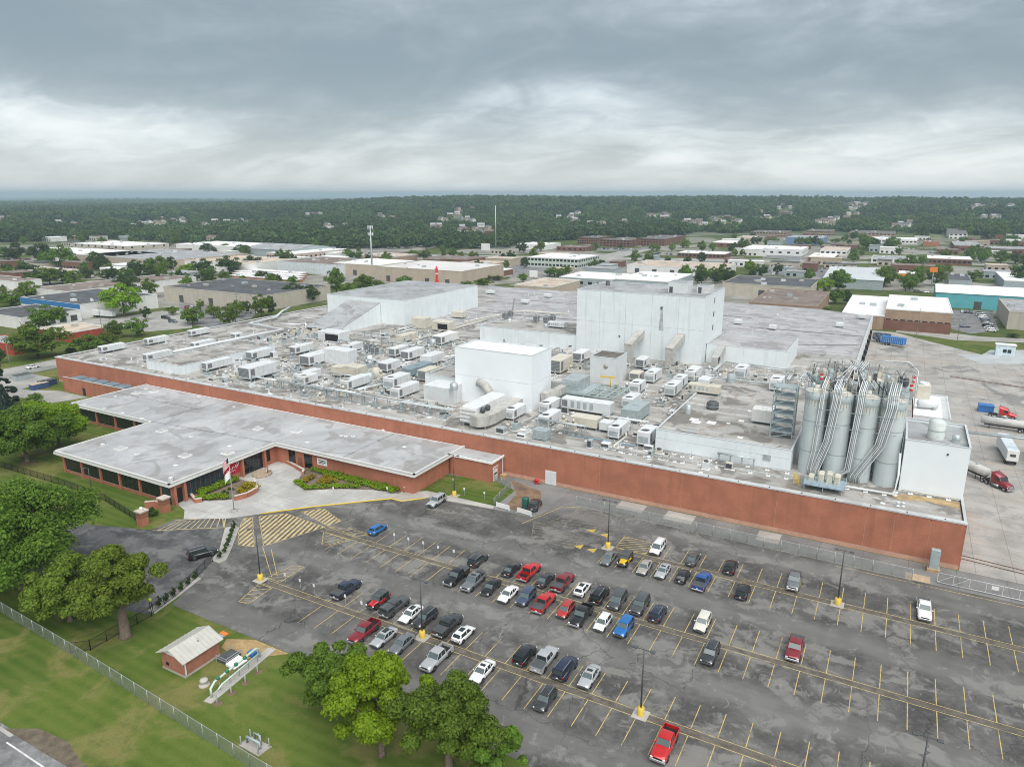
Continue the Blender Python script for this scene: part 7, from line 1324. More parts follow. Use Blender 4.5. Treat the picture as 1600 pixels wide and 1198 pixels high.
p = P(219.5, 935); person('person in a white top and dark trousers walking on the driveway', p.x, p.y, 1.2, M_ROOFWHITE, mat('dark_trousers', (.03, .035, .05), .8)); p = P(239.5, 949); person('person in a bright yellow safety vest by the divider', p.x - .6, p.y, .4, mat('safety_yellow', (.62, .85, .05), .6), MATS['dark_trousers'])
# ------------------------------------------------------------------ background buildings: roof corners picked in the photo, all on the same street grid
FOOTS = [(-265, 130, 20, 395), (-300, -100, -283, 640)]
def far_building(label, c, pts, h, wall, roofm, win=None, name='warehouse', cat='building', doors=0, band=None, gable=False, depth=None, wid=None, side_doors=0):
    Q = [PC(c, a, b, h) for a, b in pts]; x0, x1 = min(p.x for p in Q), max(p.x for p in Q); y0, y1 = min(p.y for p in Q), max(p.y for p in Q)
    if depth: y1 = y0 + depth
    if wid: x0 = x1 - wid
    if x1 > -9 and y0 < 392 and y1 > 380 and x0 < -9: y0 = 392.5
    FOOTS.append((x0 - 5, y0 - 5, x1 + 5, y1 + 5)); t = thing(name, label, cat, ((x0 + x1) / 2, y0, 0)); W, D = x1 - x0, y1 - y0
    MB().box(x0, y0, -.3, x1, y1, h - .3).build('wall', wall, t)
    if gable:
        xm_ = (y0 + y1) / 2; g = h + min(D, 60) * .06; MB().add([(x0 - .5, y0 - .5, h - .32), (x1 + .5, y0 - .5, h - .32), (x1 + .5, xm_, g), (x0 - .5, xm_, g), (x0 - .5, y1 + .5, h - .32), (x1 + .5, y1 + .5, h - .32)], [(0, 1, 2, 3), (3, 2, 5, 4)]).build('roof', roofm, t); MB().add([(x1, y0, h - .34), (x1, y1, h - .34), (x1, xm_, g - .03), (x0, y0, h - .34), (x0, y1, h - .34), (x0, xm_, g - .03)], [(0, 1, 2), (4, 3, 5)]).build('gable', wall, t)
    else:
        MB().sheet(rect(x0 + .3, y0 + .3, x1 - .3, y1 - .3), h - .28).build('roof', roofm, t)
        e = MB(); e.box(x0 - .08, y0 - .08, h - .45, x1 + .08, y0 + .32, h); e.box(x0 - .08, y1 - .3, h - .45, x1 + .08, y1 + .08, h); e.box(x0 - .08, y0 + .32, h - .45, x0 + .3, y1 - .3, h); e.box(x1 - .3, y0 + .32, h - .45, x1 + .08, y1 - .3, h); e.build('parapet', M_OFFW if roofm in (M_ROOFWHITE, M_ROOFTAN) else wall, t)
    if band: MB().box(x0 - .05, y0 - .12, h * band[1], x1 + .05, y0 - .085, h * band[2]).build('wall_band', band[0], t)
    if win:
        n, rows = win
        for k in range(n):
            for r_ in range(rows): xx = x0 + W * (k + .5) / n; ww = min(1.6, W / n * .35); zz = h * (r_ + .35) / rows; MB().box(xx - ww, y0 - .06, zz, xx + ww, y0 - .01, zz + min(1.9, h / rows * .42)).build('window', M_GLASS, t)
        m = max(2, int(n * D / W))
        for k in range(min(m, 12)):
            for r_ in range(rows): yy = y0 + D * (k + .5) / min(m, 12); zz = h * (r_ + .35) / rows; MB().box(x1 + .01, yy - 1.2, zz, x1 + .06, yy + 1.2, zz + min(1.9, h / rows * .42)).build('window', M_GLASS, t)
    for k in range(doors): xx = x0 + W * (k + .6) / (doors + .3); MB().box(xx - 1.9, y0 - .07, .1, xx + 1.9, y0 - .01, min(4.4, h * .6)).build('dock_door', M_DKGREY, t)
    for k in range(side_doors): yy = y0 + D * (k + .6) / (side_doors + .3); MB().box(x1 + .01, yy - 1.7, .6, x1 + .07, yy + 1.7, min(4.2, h * .6)).build('dock_door', M_DKGREY, t)
    r_ = random.Random(int(abs(x0) * 7 + abs(y0)))
    for k in range(max(2, min(9, int(W * D / 450)))): xx, yy = r_.uniform(x0 + 2, x1 - 4), r_.uniform(y0 + 2, y1 - 4); s_ = r_.uniform(1., 2.4); (not gable) and MB().cbox((xx, yy, h - .27 + s_ * .3), (s_ * 1.4, s_, s_ * .6), .05).build('roof_unit', r_.choice([M_WHITE2, M_GALV, M_DUCT]), t)
    return t
B = far_building
B('dark roofed warehouse with bright blue front band at the far left', 'L1', [(195, 878), (815, 800), (1300, 850), (680, 932)], 8, M_OFFW, M_ROOFDARK, None, band=(mat('strong_blue', (.03, .17, .38), .5), .55, 1.0))
B('low dark roofed dock building in front of the blue banded warehouse', 'L1', [(-60, 990), (300, 930), (560, 990), (170, 1045)], 6, M_OFFW, M_ROOFDARK, side_doors=5)
B('long brown roofed warehouse with white walls at the left', 'L1', [(300, 800), (1340, 682), (1560, 705), (560, 828)], 7.5, M_OFFW, M_ROOFBROWN)
B('beige block warehouse with dark flat roof behind the rear lot', 'L2', [(50, 800), (450, 712), (1255, 775), (770, 842)], 9, M_BEIGE, M_ROOFDARK, None, doors=3)
B('red brick low shop with flat tan roof at the left edge', 'L1', [(310, 1130), (560, 1090), (860, 1110), (620, 1160)], 4.5, mat('red_fascia_wall', (.36, .06, .035), .7), M_ROOFTAN)
B('second red trimmed low shop at the left edge', 'k', [(-40, 60), (60, 20), (180, 60), (160, 150)], 4.5, MATS['red_fascia_wall'], M_ROOFGREY)
B('white walled flat warehouse with sandy roof behind the trees', 'L2', [(-60, 545), (300, 515), (820, 555), (560, 600)], 8, M_OFFW, M_ROOFTAN); B('long white roofed warehouse far left of the forest', 'L2', [(0, 428), (480, 415), (830, 430), (420, 452)], 8, M_OFFW, M_ROOFWHITE)
B('grey metal roofed hall before the forest', 'L2', [(640, 470), (830, 440), (1160, 445), (930, 485)], 8, M_GREYM, M_ROOFGREY, gable=True); B('pinkish long hall with pale roof before the forest', 'L2', [(820, 508), (1180, 462), (1290, 470), (960, 515)], 7, mat('pink_wall', (.52, .42, .36), .8), M_ROOFWHITE, (10, 1))
B('pale walled warehouse with brown roof dotted by skylights', 'L2', [(985, 585), (1190, 535), (1600, 560), (1355, 600)], 9, mat('pale_blue_grey_wall', (.58, .62, .64), .6), M_ROOFBROWN); B('tan warehouse with bright white roof left of the distribution centre', 'L3', [(-140, 590), (60, 555), (470, 570), (190, 605)], 9.5, M_TAN, M_ROOFWHITE, doors=1)
for k in range(4): B('mini storage row with white roof, %s from the front' % nth(k), 'L2', [(420 + 20 * k, 690 - 17 * k), (1180 + 10 * k, 700 - 17 * k)], 3.2, mat('storage_brown', (.32, .15, .10), .7), M_ROOFWHITE, name='storage_row', depth=9)
B('large tan distribution centre with pale grey roof', 'L3', [(205, 612), (540, 566), (1180, 600), (860, 660)], 11, M_TAN, mat('pale_roof_sheet', (.62, .60, .58), .7, 0, .06, .05, dirt=(.45, .42, .4), dirt_amt=.5), None, doors=4); B('low white roofed wing right of the distribution centre', 'L3', [(1000, 655), (1180, 630), (1262, 640), (1100, 670)], 5, M_BRICK2, M_ROOFWHITE)
B('small brick warehouse with tan roof before the forest', 'L3', [(90, 525), (180, 505), (400, 512), (330, 535)], 6, M_BRICK3, M_ROOFTAN); B('brown roofed yard building before the grass strip', 'L3', [(620, 548), (720, 525), (985, 535), (900, 565)], 5, M_BRICK2, M_ROOFBROWN); B('white shop building behind the avenue', 'L3', [(1370, 432), (1450, 415), (1620, 425), (1560, 440)], 6, M_OFFW, M_ROOFWHITE)
B('green glass two storey office beyond the rear roof', 'L4', [(-60, 540), (80, 512), (445, 522), (370, 552)], 9, mat('sage_wall', (.46, .52, .46), .7), M_ROOFWHITE, (14, 2), 'office_block'); B('white roofed grey hall directly behind the tallest tower', 'L4', [(180, 702), (360, 662), (790, 682), (640, 720)], 7, M_GREYM, M_ROOFWHITE, (6, 1)); B('second white roofed grey hall behind the tallest tower', 'L4', [(800, 700), (870, 658), (1290, 680), (1060, 745)], 8, M_GREYM, M_ROOFWHITE)
B('sandy roofed building left behind the tallest tower', 'L4', [(-90, 770), (60, 712), (240, 730), (120, 790)], 6, M_TAN, M_ROOFTAN); B('long white building with dark dock doors and tan roof', 'L4', [(750, 603), (870, 572), (1640, 595), (1560, 632)], 7, M_OFFW, M_ROOFTAN, None, doors=5)
for k, (pts, lab) in enumerate((([(390, 375), (450, 362), (540, 370), (500, 382)], 'leftmost'), ([(545, 392), (600, 382), (810, 390), (770, 402)], 'long middle'), ([(880, 382), (930, 370), (1190, 360), (1060, 392)], 'rightmost'))): B('%s red brick apartment block at the forest edge' % lab, 'L4', pts, 9, M_BRICK2, M_SHINGLE, (9, 3), 'apartment_block')
B('brick fronted strip shop beside the avenue', 'L4', [(1170, 502), (1220, 488), (1597, 498), (1560, 515)], 5, M_BRICK2, M_ROOFWHITE, (12, 1), 'shop'); B('low brown house at the forest edge', 'L4', [(190, 452), (250, 440), (430, 452), (380, 462)], 5, M_BRICK2, M_ROOFBROWN, (5, 1), 'shop')
B('beige walled building with dark roof right of the tallest tower', 'L5', [(165, 752), (270, 698), (930, 722), (890, 792)], 8, M_BEIGE, M_ROOFDARK, None, doors=1); B('tan brick building with brown ribbed roof behind the east roof', 'L5', [(375, 915), (575, 800), (1045, 832), (915, 940)], 7.5, M_BRICK3, M_ROOFBROWN)
B('low white roofed building behind the east roof corner', 'L5', [(1145, 1005), (1265, 868), (1540, 872), (1505, 1012)], 7, M_BRICK3, M_ROOFWHITE)
o = B('brick office with bright white roof and small windows at the right', 'L6', [(450, 968), (490, 855), (965, 880), (970, 998)], 10.5, M_BRICK3, M_ROOFWHITE, (9, 1), 'office_block', band=(M_BRICK2, .0, .48)); 
B('teal walled hall with white gable roof at the right', 'L6', [(870, 828), (885, 768), (1640, 850), (1660, 870)], 9, M_TEAL, M_ROOFWHITE, None, doors=1, gable=True, depth=42); B('grey beige block at the right edge', 'L6', [(1475, 990), (1480, 890), (1700, 900), (1690, 995)], 9, M_BEIGE, M_ROOFGREY)
B('wide low arena with pale curved grey roof', 'L5', [(1050, 672), (1090, 622), (1450, 628), (1490, 735)], 7, M_GREYM, mat('pale_arena_roof', (.50, .53, .54), .6, 0, .06, .05), None, gable=True); B('white modern shop with flat roof in the right middle distance', 'L5', [(365, 465), (400, 440), (828, 452), (820, 478)], 7, M_OFFW, M_ROOFWHITE, (7, 1), 'shop'); B('blue walled hall in the right distance', 'L5', [(695, 372), (740, 358), (1030, 364), (990, 385)], 9, mat('faded_blue_wall', (.16, .24, .40), .6), M_ROOFGREY, name='hall')
B('brick retail building beside the avenue', 'L5', [(880, 530), (920, 505), (1090, 525), (1080, 545)], 5, M_BRICK2, M_ROOFWHITE, (4, 1), 'shop'); B('white walled shop behind the brick retail building', 'L5', [(985, 475), (1010, 452), (1212, 462), (1190, 485)], 6, M_OFFW, M_ROOFTAN, (5, 1), 'shop'); B('shop with dark sign wall left in the right distance', 'L5', [(100, 415), (140, 400), (305, 408), (290, 425)], 6, M_BRICK2, M_ROOFWHITE, (4, 1), 'shop'); B('tan walled store at right distance', 'L5', [(290, 375), (330, 362), (430, 366), (410, 380)], 6, M_TAN, M_ROOFTAN, name='shop')
for k, pts in enumerate(([(400, 330), (440, 318), (700, 322), (690, 335)], [(860, 320), (900, 308), (1070, 314), (1060, 326)], [(1215, 330), (1240, 318), (1597, 330), (1590, 345)], [(240, 165), (280, 155), (540, 160), (530, 175)])): B('long brown roofed apartment block in the right distance, %s' % ('left', 'middle', 'right', 'highest up')[k], 'L5', pts, 8, M_BRICK3, M_SHINGLE, (12, 2), 'apartment_block')
B('long brick clinic with white roof at right middle distance', 'L6', [(795, 548), (830, 525), (1150, 540), (1140, 560)], 6, M_BRICK2, M_ROOFWHITE, (9, 1), 'shop'); B('brick hall with grey roof at right distance', 'L6', [(1015, 440), (1040, 408), (1225, 420), (1200, 450)], 7, M_BRICK2, M_ROOFGREY, (5, 1), 'shop'); B('long grey roofed strip of shops at the right edge', 'L6', [(1240, 465), (1270, 445), (1640, 460), (1620, 478)], 6, M_BRICK2, M_ROOFGREY, (10, 1), 'shop'); B('long white trimmed strip mall in the right distance', 'L6', [(320, 388), (370, 372), (710, 382), (690, 395)], 6, M_OFFW, M_ROOFWHITE, (12, 1), 'shop')
B('small red brick box building at right distance', 'L6', [(760, 408), (780, 398), (890, 404), (880, 415)], 6, M_BRICK, M_ROOFBROWN, name='shop'); B('big pale house with grey roof at the right forest edge', 'L6', [(965, 330), (990, 308), (1090, 318), (1080, 345)], 9, M_OFFW, M_SHINGLE, (4, 2), 'house', gable=True); B('low white shop left of the red brick clinic', 'L6', [(330, 545), (400, 525), (640, 535), (620, 560)], 5, M_OFFW, M_ROOFGREY, (5, 1), 'shop'); B('colourful low restaurant behind the trees at right', 'L6', [(555, 668), (570, 655), (720, 660), (715, 680)], 5, M_ORANGE, M_ROOFWHITE, name='shop')
B('grey shed left of the teal hall', 'L6', [(970, 720), (985, 675), (1130, 690), (1090, 735)], 5, M_GREYM, M_ROOFDARK, name='shed'); B('white roofed shed at the right edge behind the teal hall', 'L6', [(1400, 700), (1420, 665), (1600, 672), (1580, 740)], 7, M_GREYM, M_ROOFWHITE, name='shed')
B('grey school block with many windows at the far left', 'L1', [(870, 430), (960, 405), (1130, 425), (1050, 450)], 9, M_BEIGE, M_ROOFWHITE, (8, 2), 'office_block'); B('wide white roofed plant at the far left', 'L1', [(640, 515), (760, 468), (1160, 495), (1000, 530)], 9, M_OFFW, M_ROOFWHITE); B('long grey roofed plant right of the wide white one', 'L1', [(985, 545), (1200, 480), (1700, 490), (1500, 560)], 9, M_TAN, M_ROOFGREY); B('small white building with flat roof at the left edge', 'L1', [(300, 650), (340, 618), (500, 630), (470, 660)], 5, M_OFFW, M_ROOFTAN); B('tan roofed low building in the left trees', 'L1', [(430, 655), (470, 640), (660, 655), (620, 675)], 5, M_TAN, M_ROOFTAN); B('pale roofed building at the far left edge', 'L1', [(-60, 725), (0, 690), (150, 705), (120, 745)], 6, M_OFFW, M_ROOFBROWN); B('white terrace of sheds before the left forest', 'L1', [(400, 475), (470, 458), (600, 462), (560, 480)], 6, M_OFFW, M_ROOFWHITE)
# landmarks
def mono(label, c, a, b, top_b, name, m, r0=.5, r1=.3, antennas=False):
    p = PC(c, a, b); dist = math.hypot(p.x, p.y); h = (b - top_b) / CR[c][2] * dist / F; t = thing(name, label, 'tower', (p.x, p.y, 0)); q = MB(); q.tube([(p.x, p.y, -.2), (p.x, p.y, h)], [r0, r1], 8); q.build('mast', m, t)
    if antennas:
        for z in (h * .97, h * .84): q = MB(); [q.box(p.x + 2 * math.cos(k) - .2, p.y + 2 * math.sin(k) - .2, z - 1.3, p.x + 2 * math.cos(k) + .2, p.y + 2 * math.sin(k) + .2, z + 1.3) for k in np.arange(0, 6.28, .7)]; q.lathe((p.x, p.y, z), [(2, 0), (2.1, .1), (2, .2)], 12, False); q.build('antennas', M_WHITE2, t)
    return t, p, h
mono('grey cell phone mast with antenna rings behind the storage rows', 'L3', 118, 700, 300, 'cell_tower', M_GALV, .9, .45, True); mono('thin guyed radio mast rising from the forest', 'L3', 1143, 500, 130, 'radio_mast', M_GALV, .5, .4)
p = P(683, 449, ROOF); t = thing('red_tower', 'slim red tapered tower behind the rear white hall', 'tower', (p.x, p.y, 0)); q = MB(); q.lathe((p.x, p.y, 0), [(2., 0), (1.7, 9), (1.2, 12), (.8, 14), (.75, 20.), (.5, 21.4), (.05, 22)], 14); q.build('shaft', mat('signal_red', (.55, .03, .02), .5), t); q = MB(); q.lathe((p.x, p.y, 17), [(.86, 0), (.86, .6)], 14, False); q.build('band', M_ROOFWHITE, t)
def sign(label, c, a, b, top_b, w, m, name='pole_sign'):
    p = PC(c, a, b); dist = math.hypot(p.x, p.y); h = (b - top_b) / CR[c][2] * dist / F; t = thing(name, label, 'sign', (p.x, p.y, 0)); q = MB(); q.tube([(p.x, p.y, -.1), (p.x, p.y, h - .5)], .35, 8); q.build('pole', M_GREYM, t); q = MB(); q.cbox((p.x, p.y - .3, h - w * .35), (w, .8, w * .7), .1); q.build('panel', m, t)
sign('orange pole sign at the right middle distance', 'L6', 825, 790, 650, 5, M_ORANGE); sign('orange roadside sign left of the distribution centre', 'L3', 288, 700, 645, 4.5, M_ORANGE); sign('white billboard before the forest', 'L3', 1060, 490, 430, 12, M_OFFW, 'billboard'); sign('white tall pole sign beside the avenue', 'L5', 490, 600, 515, 4, M_OFFW); sign('dark tall pole sign before the low shops', 'L6', 488, 640, 520, 2.4, M_DKGREY); sign('blue and white roadside sign behind the rear roof', 'L3', 1458, 720, 655, 7, M_ROOFWHITE)
def street_lamp(label, u, v, h, arm=(1, 0)):
    p = P(u, v); t = thing('street_lamp', label, 'street lamp', (p.x, p.y, 0), 0, 'street lamps'); q = MB(); q.tube([(p.x, p.y, -.1), (p.x, p.y, h), (p.x + arm[0] * .8, p.y + arm[1] * .8, h + .5), (p.x + arm[0] * 2.2, p.y + arm[1] * 2.2, h + .55)], .12, 6); q.build('pole', M_GALV, t); q = MB(); q.cbox((p.x + arm[0] * 2.5, p.y + arm[1] * 2.5, h + .5), (.8, .5, .18), .05); q.build('lamp_head', M_GALV, t)
for u, v, h, lab in ((16, 574, 12, 'at the left edge beside the side street'), (162, 533, 15, 'beyond the factory left corner'), (372, 489, 15, 'beyond the left roof edge'), (208, 531, 8, 'beside the left roof edge'), (1431, 530, 14, 'before the brick office at the right'), (1495, 535, 10, 'at the yard edge on the right'), (520, 460, 14, 'left of the rear white hall'), (1160, 560, 8, 'x')): 
    if lab != 'x': street_lamp('street lamp %s' % lab, u, v, h, (0, -1))
p = PC('L1', 865, 1045); t = boxtrailer('white semi trailer at the dock of the dark roofed building', p.x, p.y, R(10), M_WHITE2)
# ------------------------------------------------------------------ trees of the middle distance: (crop, x, base, top, half width, kind)
MID = {}
for kd in ('mid', 'dark', 'bright', 'olive'):
    for v in range(2):
        c, r = crown_pts(.5, .5, .16, .97, 42, v * 5 + 2, .145); me = leaf_mesh('crown', c, r, 4200, .034, v + 50); me.materials.append(LEAF[kd]); tk = trunk_mb(.4, .022, c[::8], v).mesh('trunk'); tk.materials.append(M_BARK); MID[kd, v] = (me, tk)
def mtree(label, c, a, base, top, hw, kd, i, group='trees around the works'):
    p = PC(c, a, base); dist = math.sqrt(p.x ** 2 + p.y ** 2 + H * H); k = dist / F / CR[c][2]; h = (base - top) * k * 1.04; w = hw * 2 * k; t = thing('tree', label, 'tree', (p.x, p.y, 0), 0, group); FOOTS.append((p.x - 3, p.y - 3, p.x + 3, p.y + 3)); cr_, tk = MID[kd, i % 2]
    for nm, me in (('crown', cr_), ('trunk', tk)): o = bpy.data.objects.new(nm, me); COL.objects.link(o); o.parent = t; o.scale = (w * .82, w * .82, h); o.rotation_euler = (0, 0, i * 1.7)
TL = [('L1', 1035, 1035, 800, 155, 'bright'), ('L1', 1060, 830, 700, 110, 'dark'), ('L1', 400, 1150, 970, 130, 'mid'), ('L1', 515, 1090, 985, 55, 'dark'), ('L1', 1145, 1200, 1065, 95, 'mid'), ('L1', 960, 1210, 1095, 90, 'mid'), ('L1', 1215, 1060, 965, 45, 'dark'), ('L1', 1435, 1020, 960, 50, 'olive'), ('L1', 1560, 1090, 985, 50, 'mid'), ('L1', 1330, 780, 695, 50, 'dark'), ('L1', 1420, 775, 690, 60, 'dark'),
 ('L1', 1330, 690, 560, 85, 'mid'), ('L1', 1140, 690, 580, 75, 'dark'), ('L1', 810, 640, 525, 70, 'dark'), ('L1', 510, 630, 475, 110, 'mid'), ('L1', 340, 580, 465, 90, 'dark'), ('L1', 230, 690, 605, 75, 'dark'), ('L1', 420, 770, 660, 110, 'mid'), ('L1', 300, 770, 670, 80, 'dark'), ('L1', 600, 760, 675, 80, 'mid'), ('L1', 720, 720, 645, 60, 'dark'), ('L1', 900, 730, 660, 80, 'mid'), ('L1', 1040, 710, 640, 80, 'mid'), ('L1', 230, 900, 780, 90, 'olive'), ('L1', 350, 880, 795, 80, 'mid'), ('L1', 480, 850, 790, 60, 'mid'), ('L1', 100, 950, 850, 90, 'mid'), ('L1', 30, 920, 860, 60, 'mid'), ('L1', 130, 560, 470, 80, 'dark'), ('L1', 40, 560, 480, 60, 'mid'), ('L1', 1560, 690, 615, 60, 'bright'), ('L1', 1000, 465, 410, 40, 'dark'), ('L1', 60, 670, 610, 40, 'dark'), ('L1', 370, 610, 555, 50, 'mid'), ('L1', 650, 600, 545, 50, 'mid'),
 ('k', 480, 318, -10, 310, 'mid'), ('k', 20, 380, 230, 60, 'dark'), ('k', 1100, 240, 60, 170, 'mid'), ('k', 1350, 150, 10, 130, 'mid'), ('k', 890, 270, 200, 60, 'dark'), ('k', 440, 870, 770, 90, 'mid'),
 ('L2', 110, 1100, 980, 95, 'mid'), ('L2', 290, 1050, 940, 60, 'olive'), ('L2', 420, 1110, 970, 95, 'mid'), ('L2', 480, 1040, 910, 75, 'olive'), ('L2', 560, 1010, 920, 45, 'dark'), ('L2', 690, 1040, 860, 85, 'mid'), ('L2', 770, 1030, 880, 50, 'dark'), ('L2', 960, 920, 765, 100, 'dark'), ('L2', 1090, 920, 790, 85, 'dark'), ('L2', 180, 990, 900, 35, 'olive'), ('L2', 1310, 850, 650, 85, 'mid'), ('L2', 1420, 860, 760, 100, 'mid'), ('L2', 1540, 830, 700, 100, 'mid'), ('L2', 200, 700, 570, 90, 'dark'), ('L2', 90, 690, 610, 80, 'bright'), ('L2', 420, 680, 545, 105, 'dark'), ('L2', 610, 640, 545, 85, 'dark'), ('L2', 250, 720, 630, 70, 'mid'), ('L2', 745, 640, 580, 35, 'mid'), ('L2', 890, 620, 510, 60, 'dark'), ('L2', 690, 730, 665, 60, 'dark'), ('L2', 770, 735, 680, 50, 'dark'), ('L2', 230, 510, 440, 60, 'dark'), ('L2', 120, 480, 425, 50, 'mid'), ('L2', 540, 530, 450, 80, 'dark'), ('L2', 740, 520, 455, 45, 'dark'), ('L2', 380, 500, 440, 50, 'mid'), ('L2', 40, 480, 435, 50, 'dark'),
 ('L3', 60, 810, 705, 100, 'mid'), ('L3', 390, 790, 700, 80, 'mid'), ('L3', 160, 790, 740, 60, 'mid'), ('L3', 930, 730, 680, 60, 'dark'), ('L3', 1060, 740, 690, 70, 'dark'), ('L3', 1160, 735, 695, 55, 'dark'), ('L3', 1030, 790, 725, 90, 'mid'), ('L3', 900, 785, 740, 60, 'mid'), ('L3', 1370, 750, 680, 45, 'mid'), ('L3', 550, 570, 500, 70, 'dark'), ('L3', 450, 560, 490, 50, 'mid'), ('L3', 1590, 700, 650, 40, 'mid'), ('L3', 720, 770, 730, 25, 'mid'), ('L3', 195, 670, 625, 14, 'dark'), ('L3', 1220, 590, 560, 30, 'dark'), ('L3', 1300, 590, 550, 40, 'dark'), ('L3', 1380, 590, 545, 40, 'dark'),
 ('L4', 140, 705, 625, 90, 'mid'), ('L4', 240, 690, 620, 60, 'mid'), ('L4', 480, 480, 425, 40, 'mid'), ('L4', 850, 420, 355, 40, 'dark'), ('L4', 520, 600, 560, 45, 'dark'), ('L4', 280, 750, 730, 20, 'dark'), ('L5', 1000, 840, 730, 80, 'bright'), ('L5', 1110, 830, 675, 110, 'mid'), ('L5', 1090, 930, 815, 75, 'mid'), ('L5', 1180, 930, 830, 45, 'dark'), ('L5', 405, 690, 595, 70, 'olive'), ('L5', 220, 715, 660, 42, 'mid'), ('L5', 700, 950, 915, 30, 'dark'), ('L5', 870, 958, 922, 35, 'dark'), ('L5', 1500, 780, 640, 90, 'mid'), ('L5', 320, 480, 395, 48, 'mid'), ('L5', 585, 510, 470, 28, 'mid'), ('L5', 1240, 580, 520, 45, 'mid'), ('L5', 1340, 480, 375, 55, 'mid'), ('L5', 1410, 480, 400, 50, 'dark'), ('L5', 1090, 430, 390, 40, 'mid'), ('L5', 1550, 470, 395, 60, 'mid'), ('L5', 1020, 1000, 960, 40, 'mid'),
 ('L6', 700, 790, 665, 80, 'mid'), ('L6', 860, 780, 650, 75, 'mid'), ('L6', 430, 790, 650, 85, 'mid'), ('L6', 570, 740, 700, 35, 'dark'), ('L6', 650, 650, 545, 65, 'mid'), ('L6', 560, 620, 560, 40, 'mid'), ('L6', 740, 620, 550, 50, 'mid'), ('L6', 1240, 600, 500, 35, 'mid'), ('L6', 1400, 600, 510, 65, 'mid'), ('L6', 1520, 600, 520, 75, 'dark'), ('L6', 1590, 620, 540, 50, 'mid'), ('L6', 1180, 740, 665, 60, 'mid'), ('L6', 1560, 790, 650, 55, 'dark'), ('L6', 500, 500, 390, 60, 'mid'), ('L6', 280, 470, 380, 55, 'mid'), ('L6', 740, 390, 290, 50, 'dark'), ('L6', 1110, 380, 285, 50, 'mid'), ('L6', 1290, 400, 320, 60, 'dark'), ('L6', 1380, 390, 285, 60, 'mid'), ('L6', 1490, 410, 365, 50, 'mid'), ('m', 1360, 355, 315, 60, 'dark')]
TX = sorted(range(len(TL)), key=lambda i: CR[TL[i][0]][0] + TL[i][1] / CR[TL[i][0]][2]); RK = {i: r for r, i in enumerate(TX)}
ZN = {'L1': 'at the far left', 'k': 'by the side street', 'L2': 'behind the left roof edge', 'L3': 'behind the rear white hall', 'L4': 'behind the tallest tower', 'L5': 'behind the east roof', 'L6': 'in the right background', 'm': 'by the right yard'}
cnt = {}
for i in TX:
    c, a, b, tp, hw, kd = TL[i]; n_ = cnt.get((c, kd), 0); cnt[c, kd] = n_ + 1
    mtree('%s tree %s, %s of its colour from left' % ({'mid': 'mid green', 'dark': 'dark green', 'bright': 'bright green', 'olive': 'olive green'}[kd], ZN[c], nth(n_)), c, a, b, tp, hw, kd, i)
# infill: further sheds, shops and trees of the middle distance
RI = random.Random(77); ZR = [((840, 392, 1600, 440), 'in the right middle distance', 26), ((1120, 368, 1600, 400), 'further off at right', 22), ((0, 385, 420, 440), 'in the left middle distance', 16), ((300, 392, 800, 425), 'before the woods', 12), ((0, 366, 260, 385), 'further off at left', 8)]
for (ua, va, ub, vb), lab, n_ in ZR:
    k = tr = 0
    while k < n_ and tr < 600:
        tr += 1; p = P(RI.uniform(ua, ub), RI.uniform(va, vb)); w, l, h = RI.uniform(10, 34), RI.uniform(9, 22), RI.uniform(4, 7)
        if any(a < p.x + w and c_ > p.x and b < p.y + l and d_ > p.y for a, b, c_, d_ in FOOTS) or abs(p.y - (-.334 * 0 + 570 + (p.x + 700) * .334)) < 26 or (abs(p.x + 280) < 24 and p.y > 600): continue
        k += 1; ci = RI.randrange(5); wm, rm, cn = ((M_OFFW, M_ROOFWHITE, 'white'), (M_TAN, M_ROOFTAN, 'tan'), (M_GREYM, M_ROOFGREY, 'grey'), (M_BRICK2, M_ROOFBROWN, 'brown brick'), (M_BEIGE, M_ROOFDARK, 'beige dark roofed'))[ci]
        FOOTS.append((p.x - 4, p.y - 4, p.x + w + 4, p.y + l + 4)); t = thing('shed', 'small %s shed %s' % (cn, lab), 'building', (p.x, p.y, 0)); MB().box(p.x, p.y, -.2, p.x + w, p.y + l, h).build('wall', wm, t); MB().box(p.x - .25, p.y - .25, h, p.x + w + .25, p.y + l + .25, h + .35).build('roof', rm, t)
        for j in range(max(1, int(w / 5))): MB().box(p.x + 1.5 + j * 5, p.y - .06, .8, p.x + 4 + j * 5, p.y - .01, 2.9).build('window', M_GLASS, t) if p.x + 4 + j * 5 < p.x + w else None
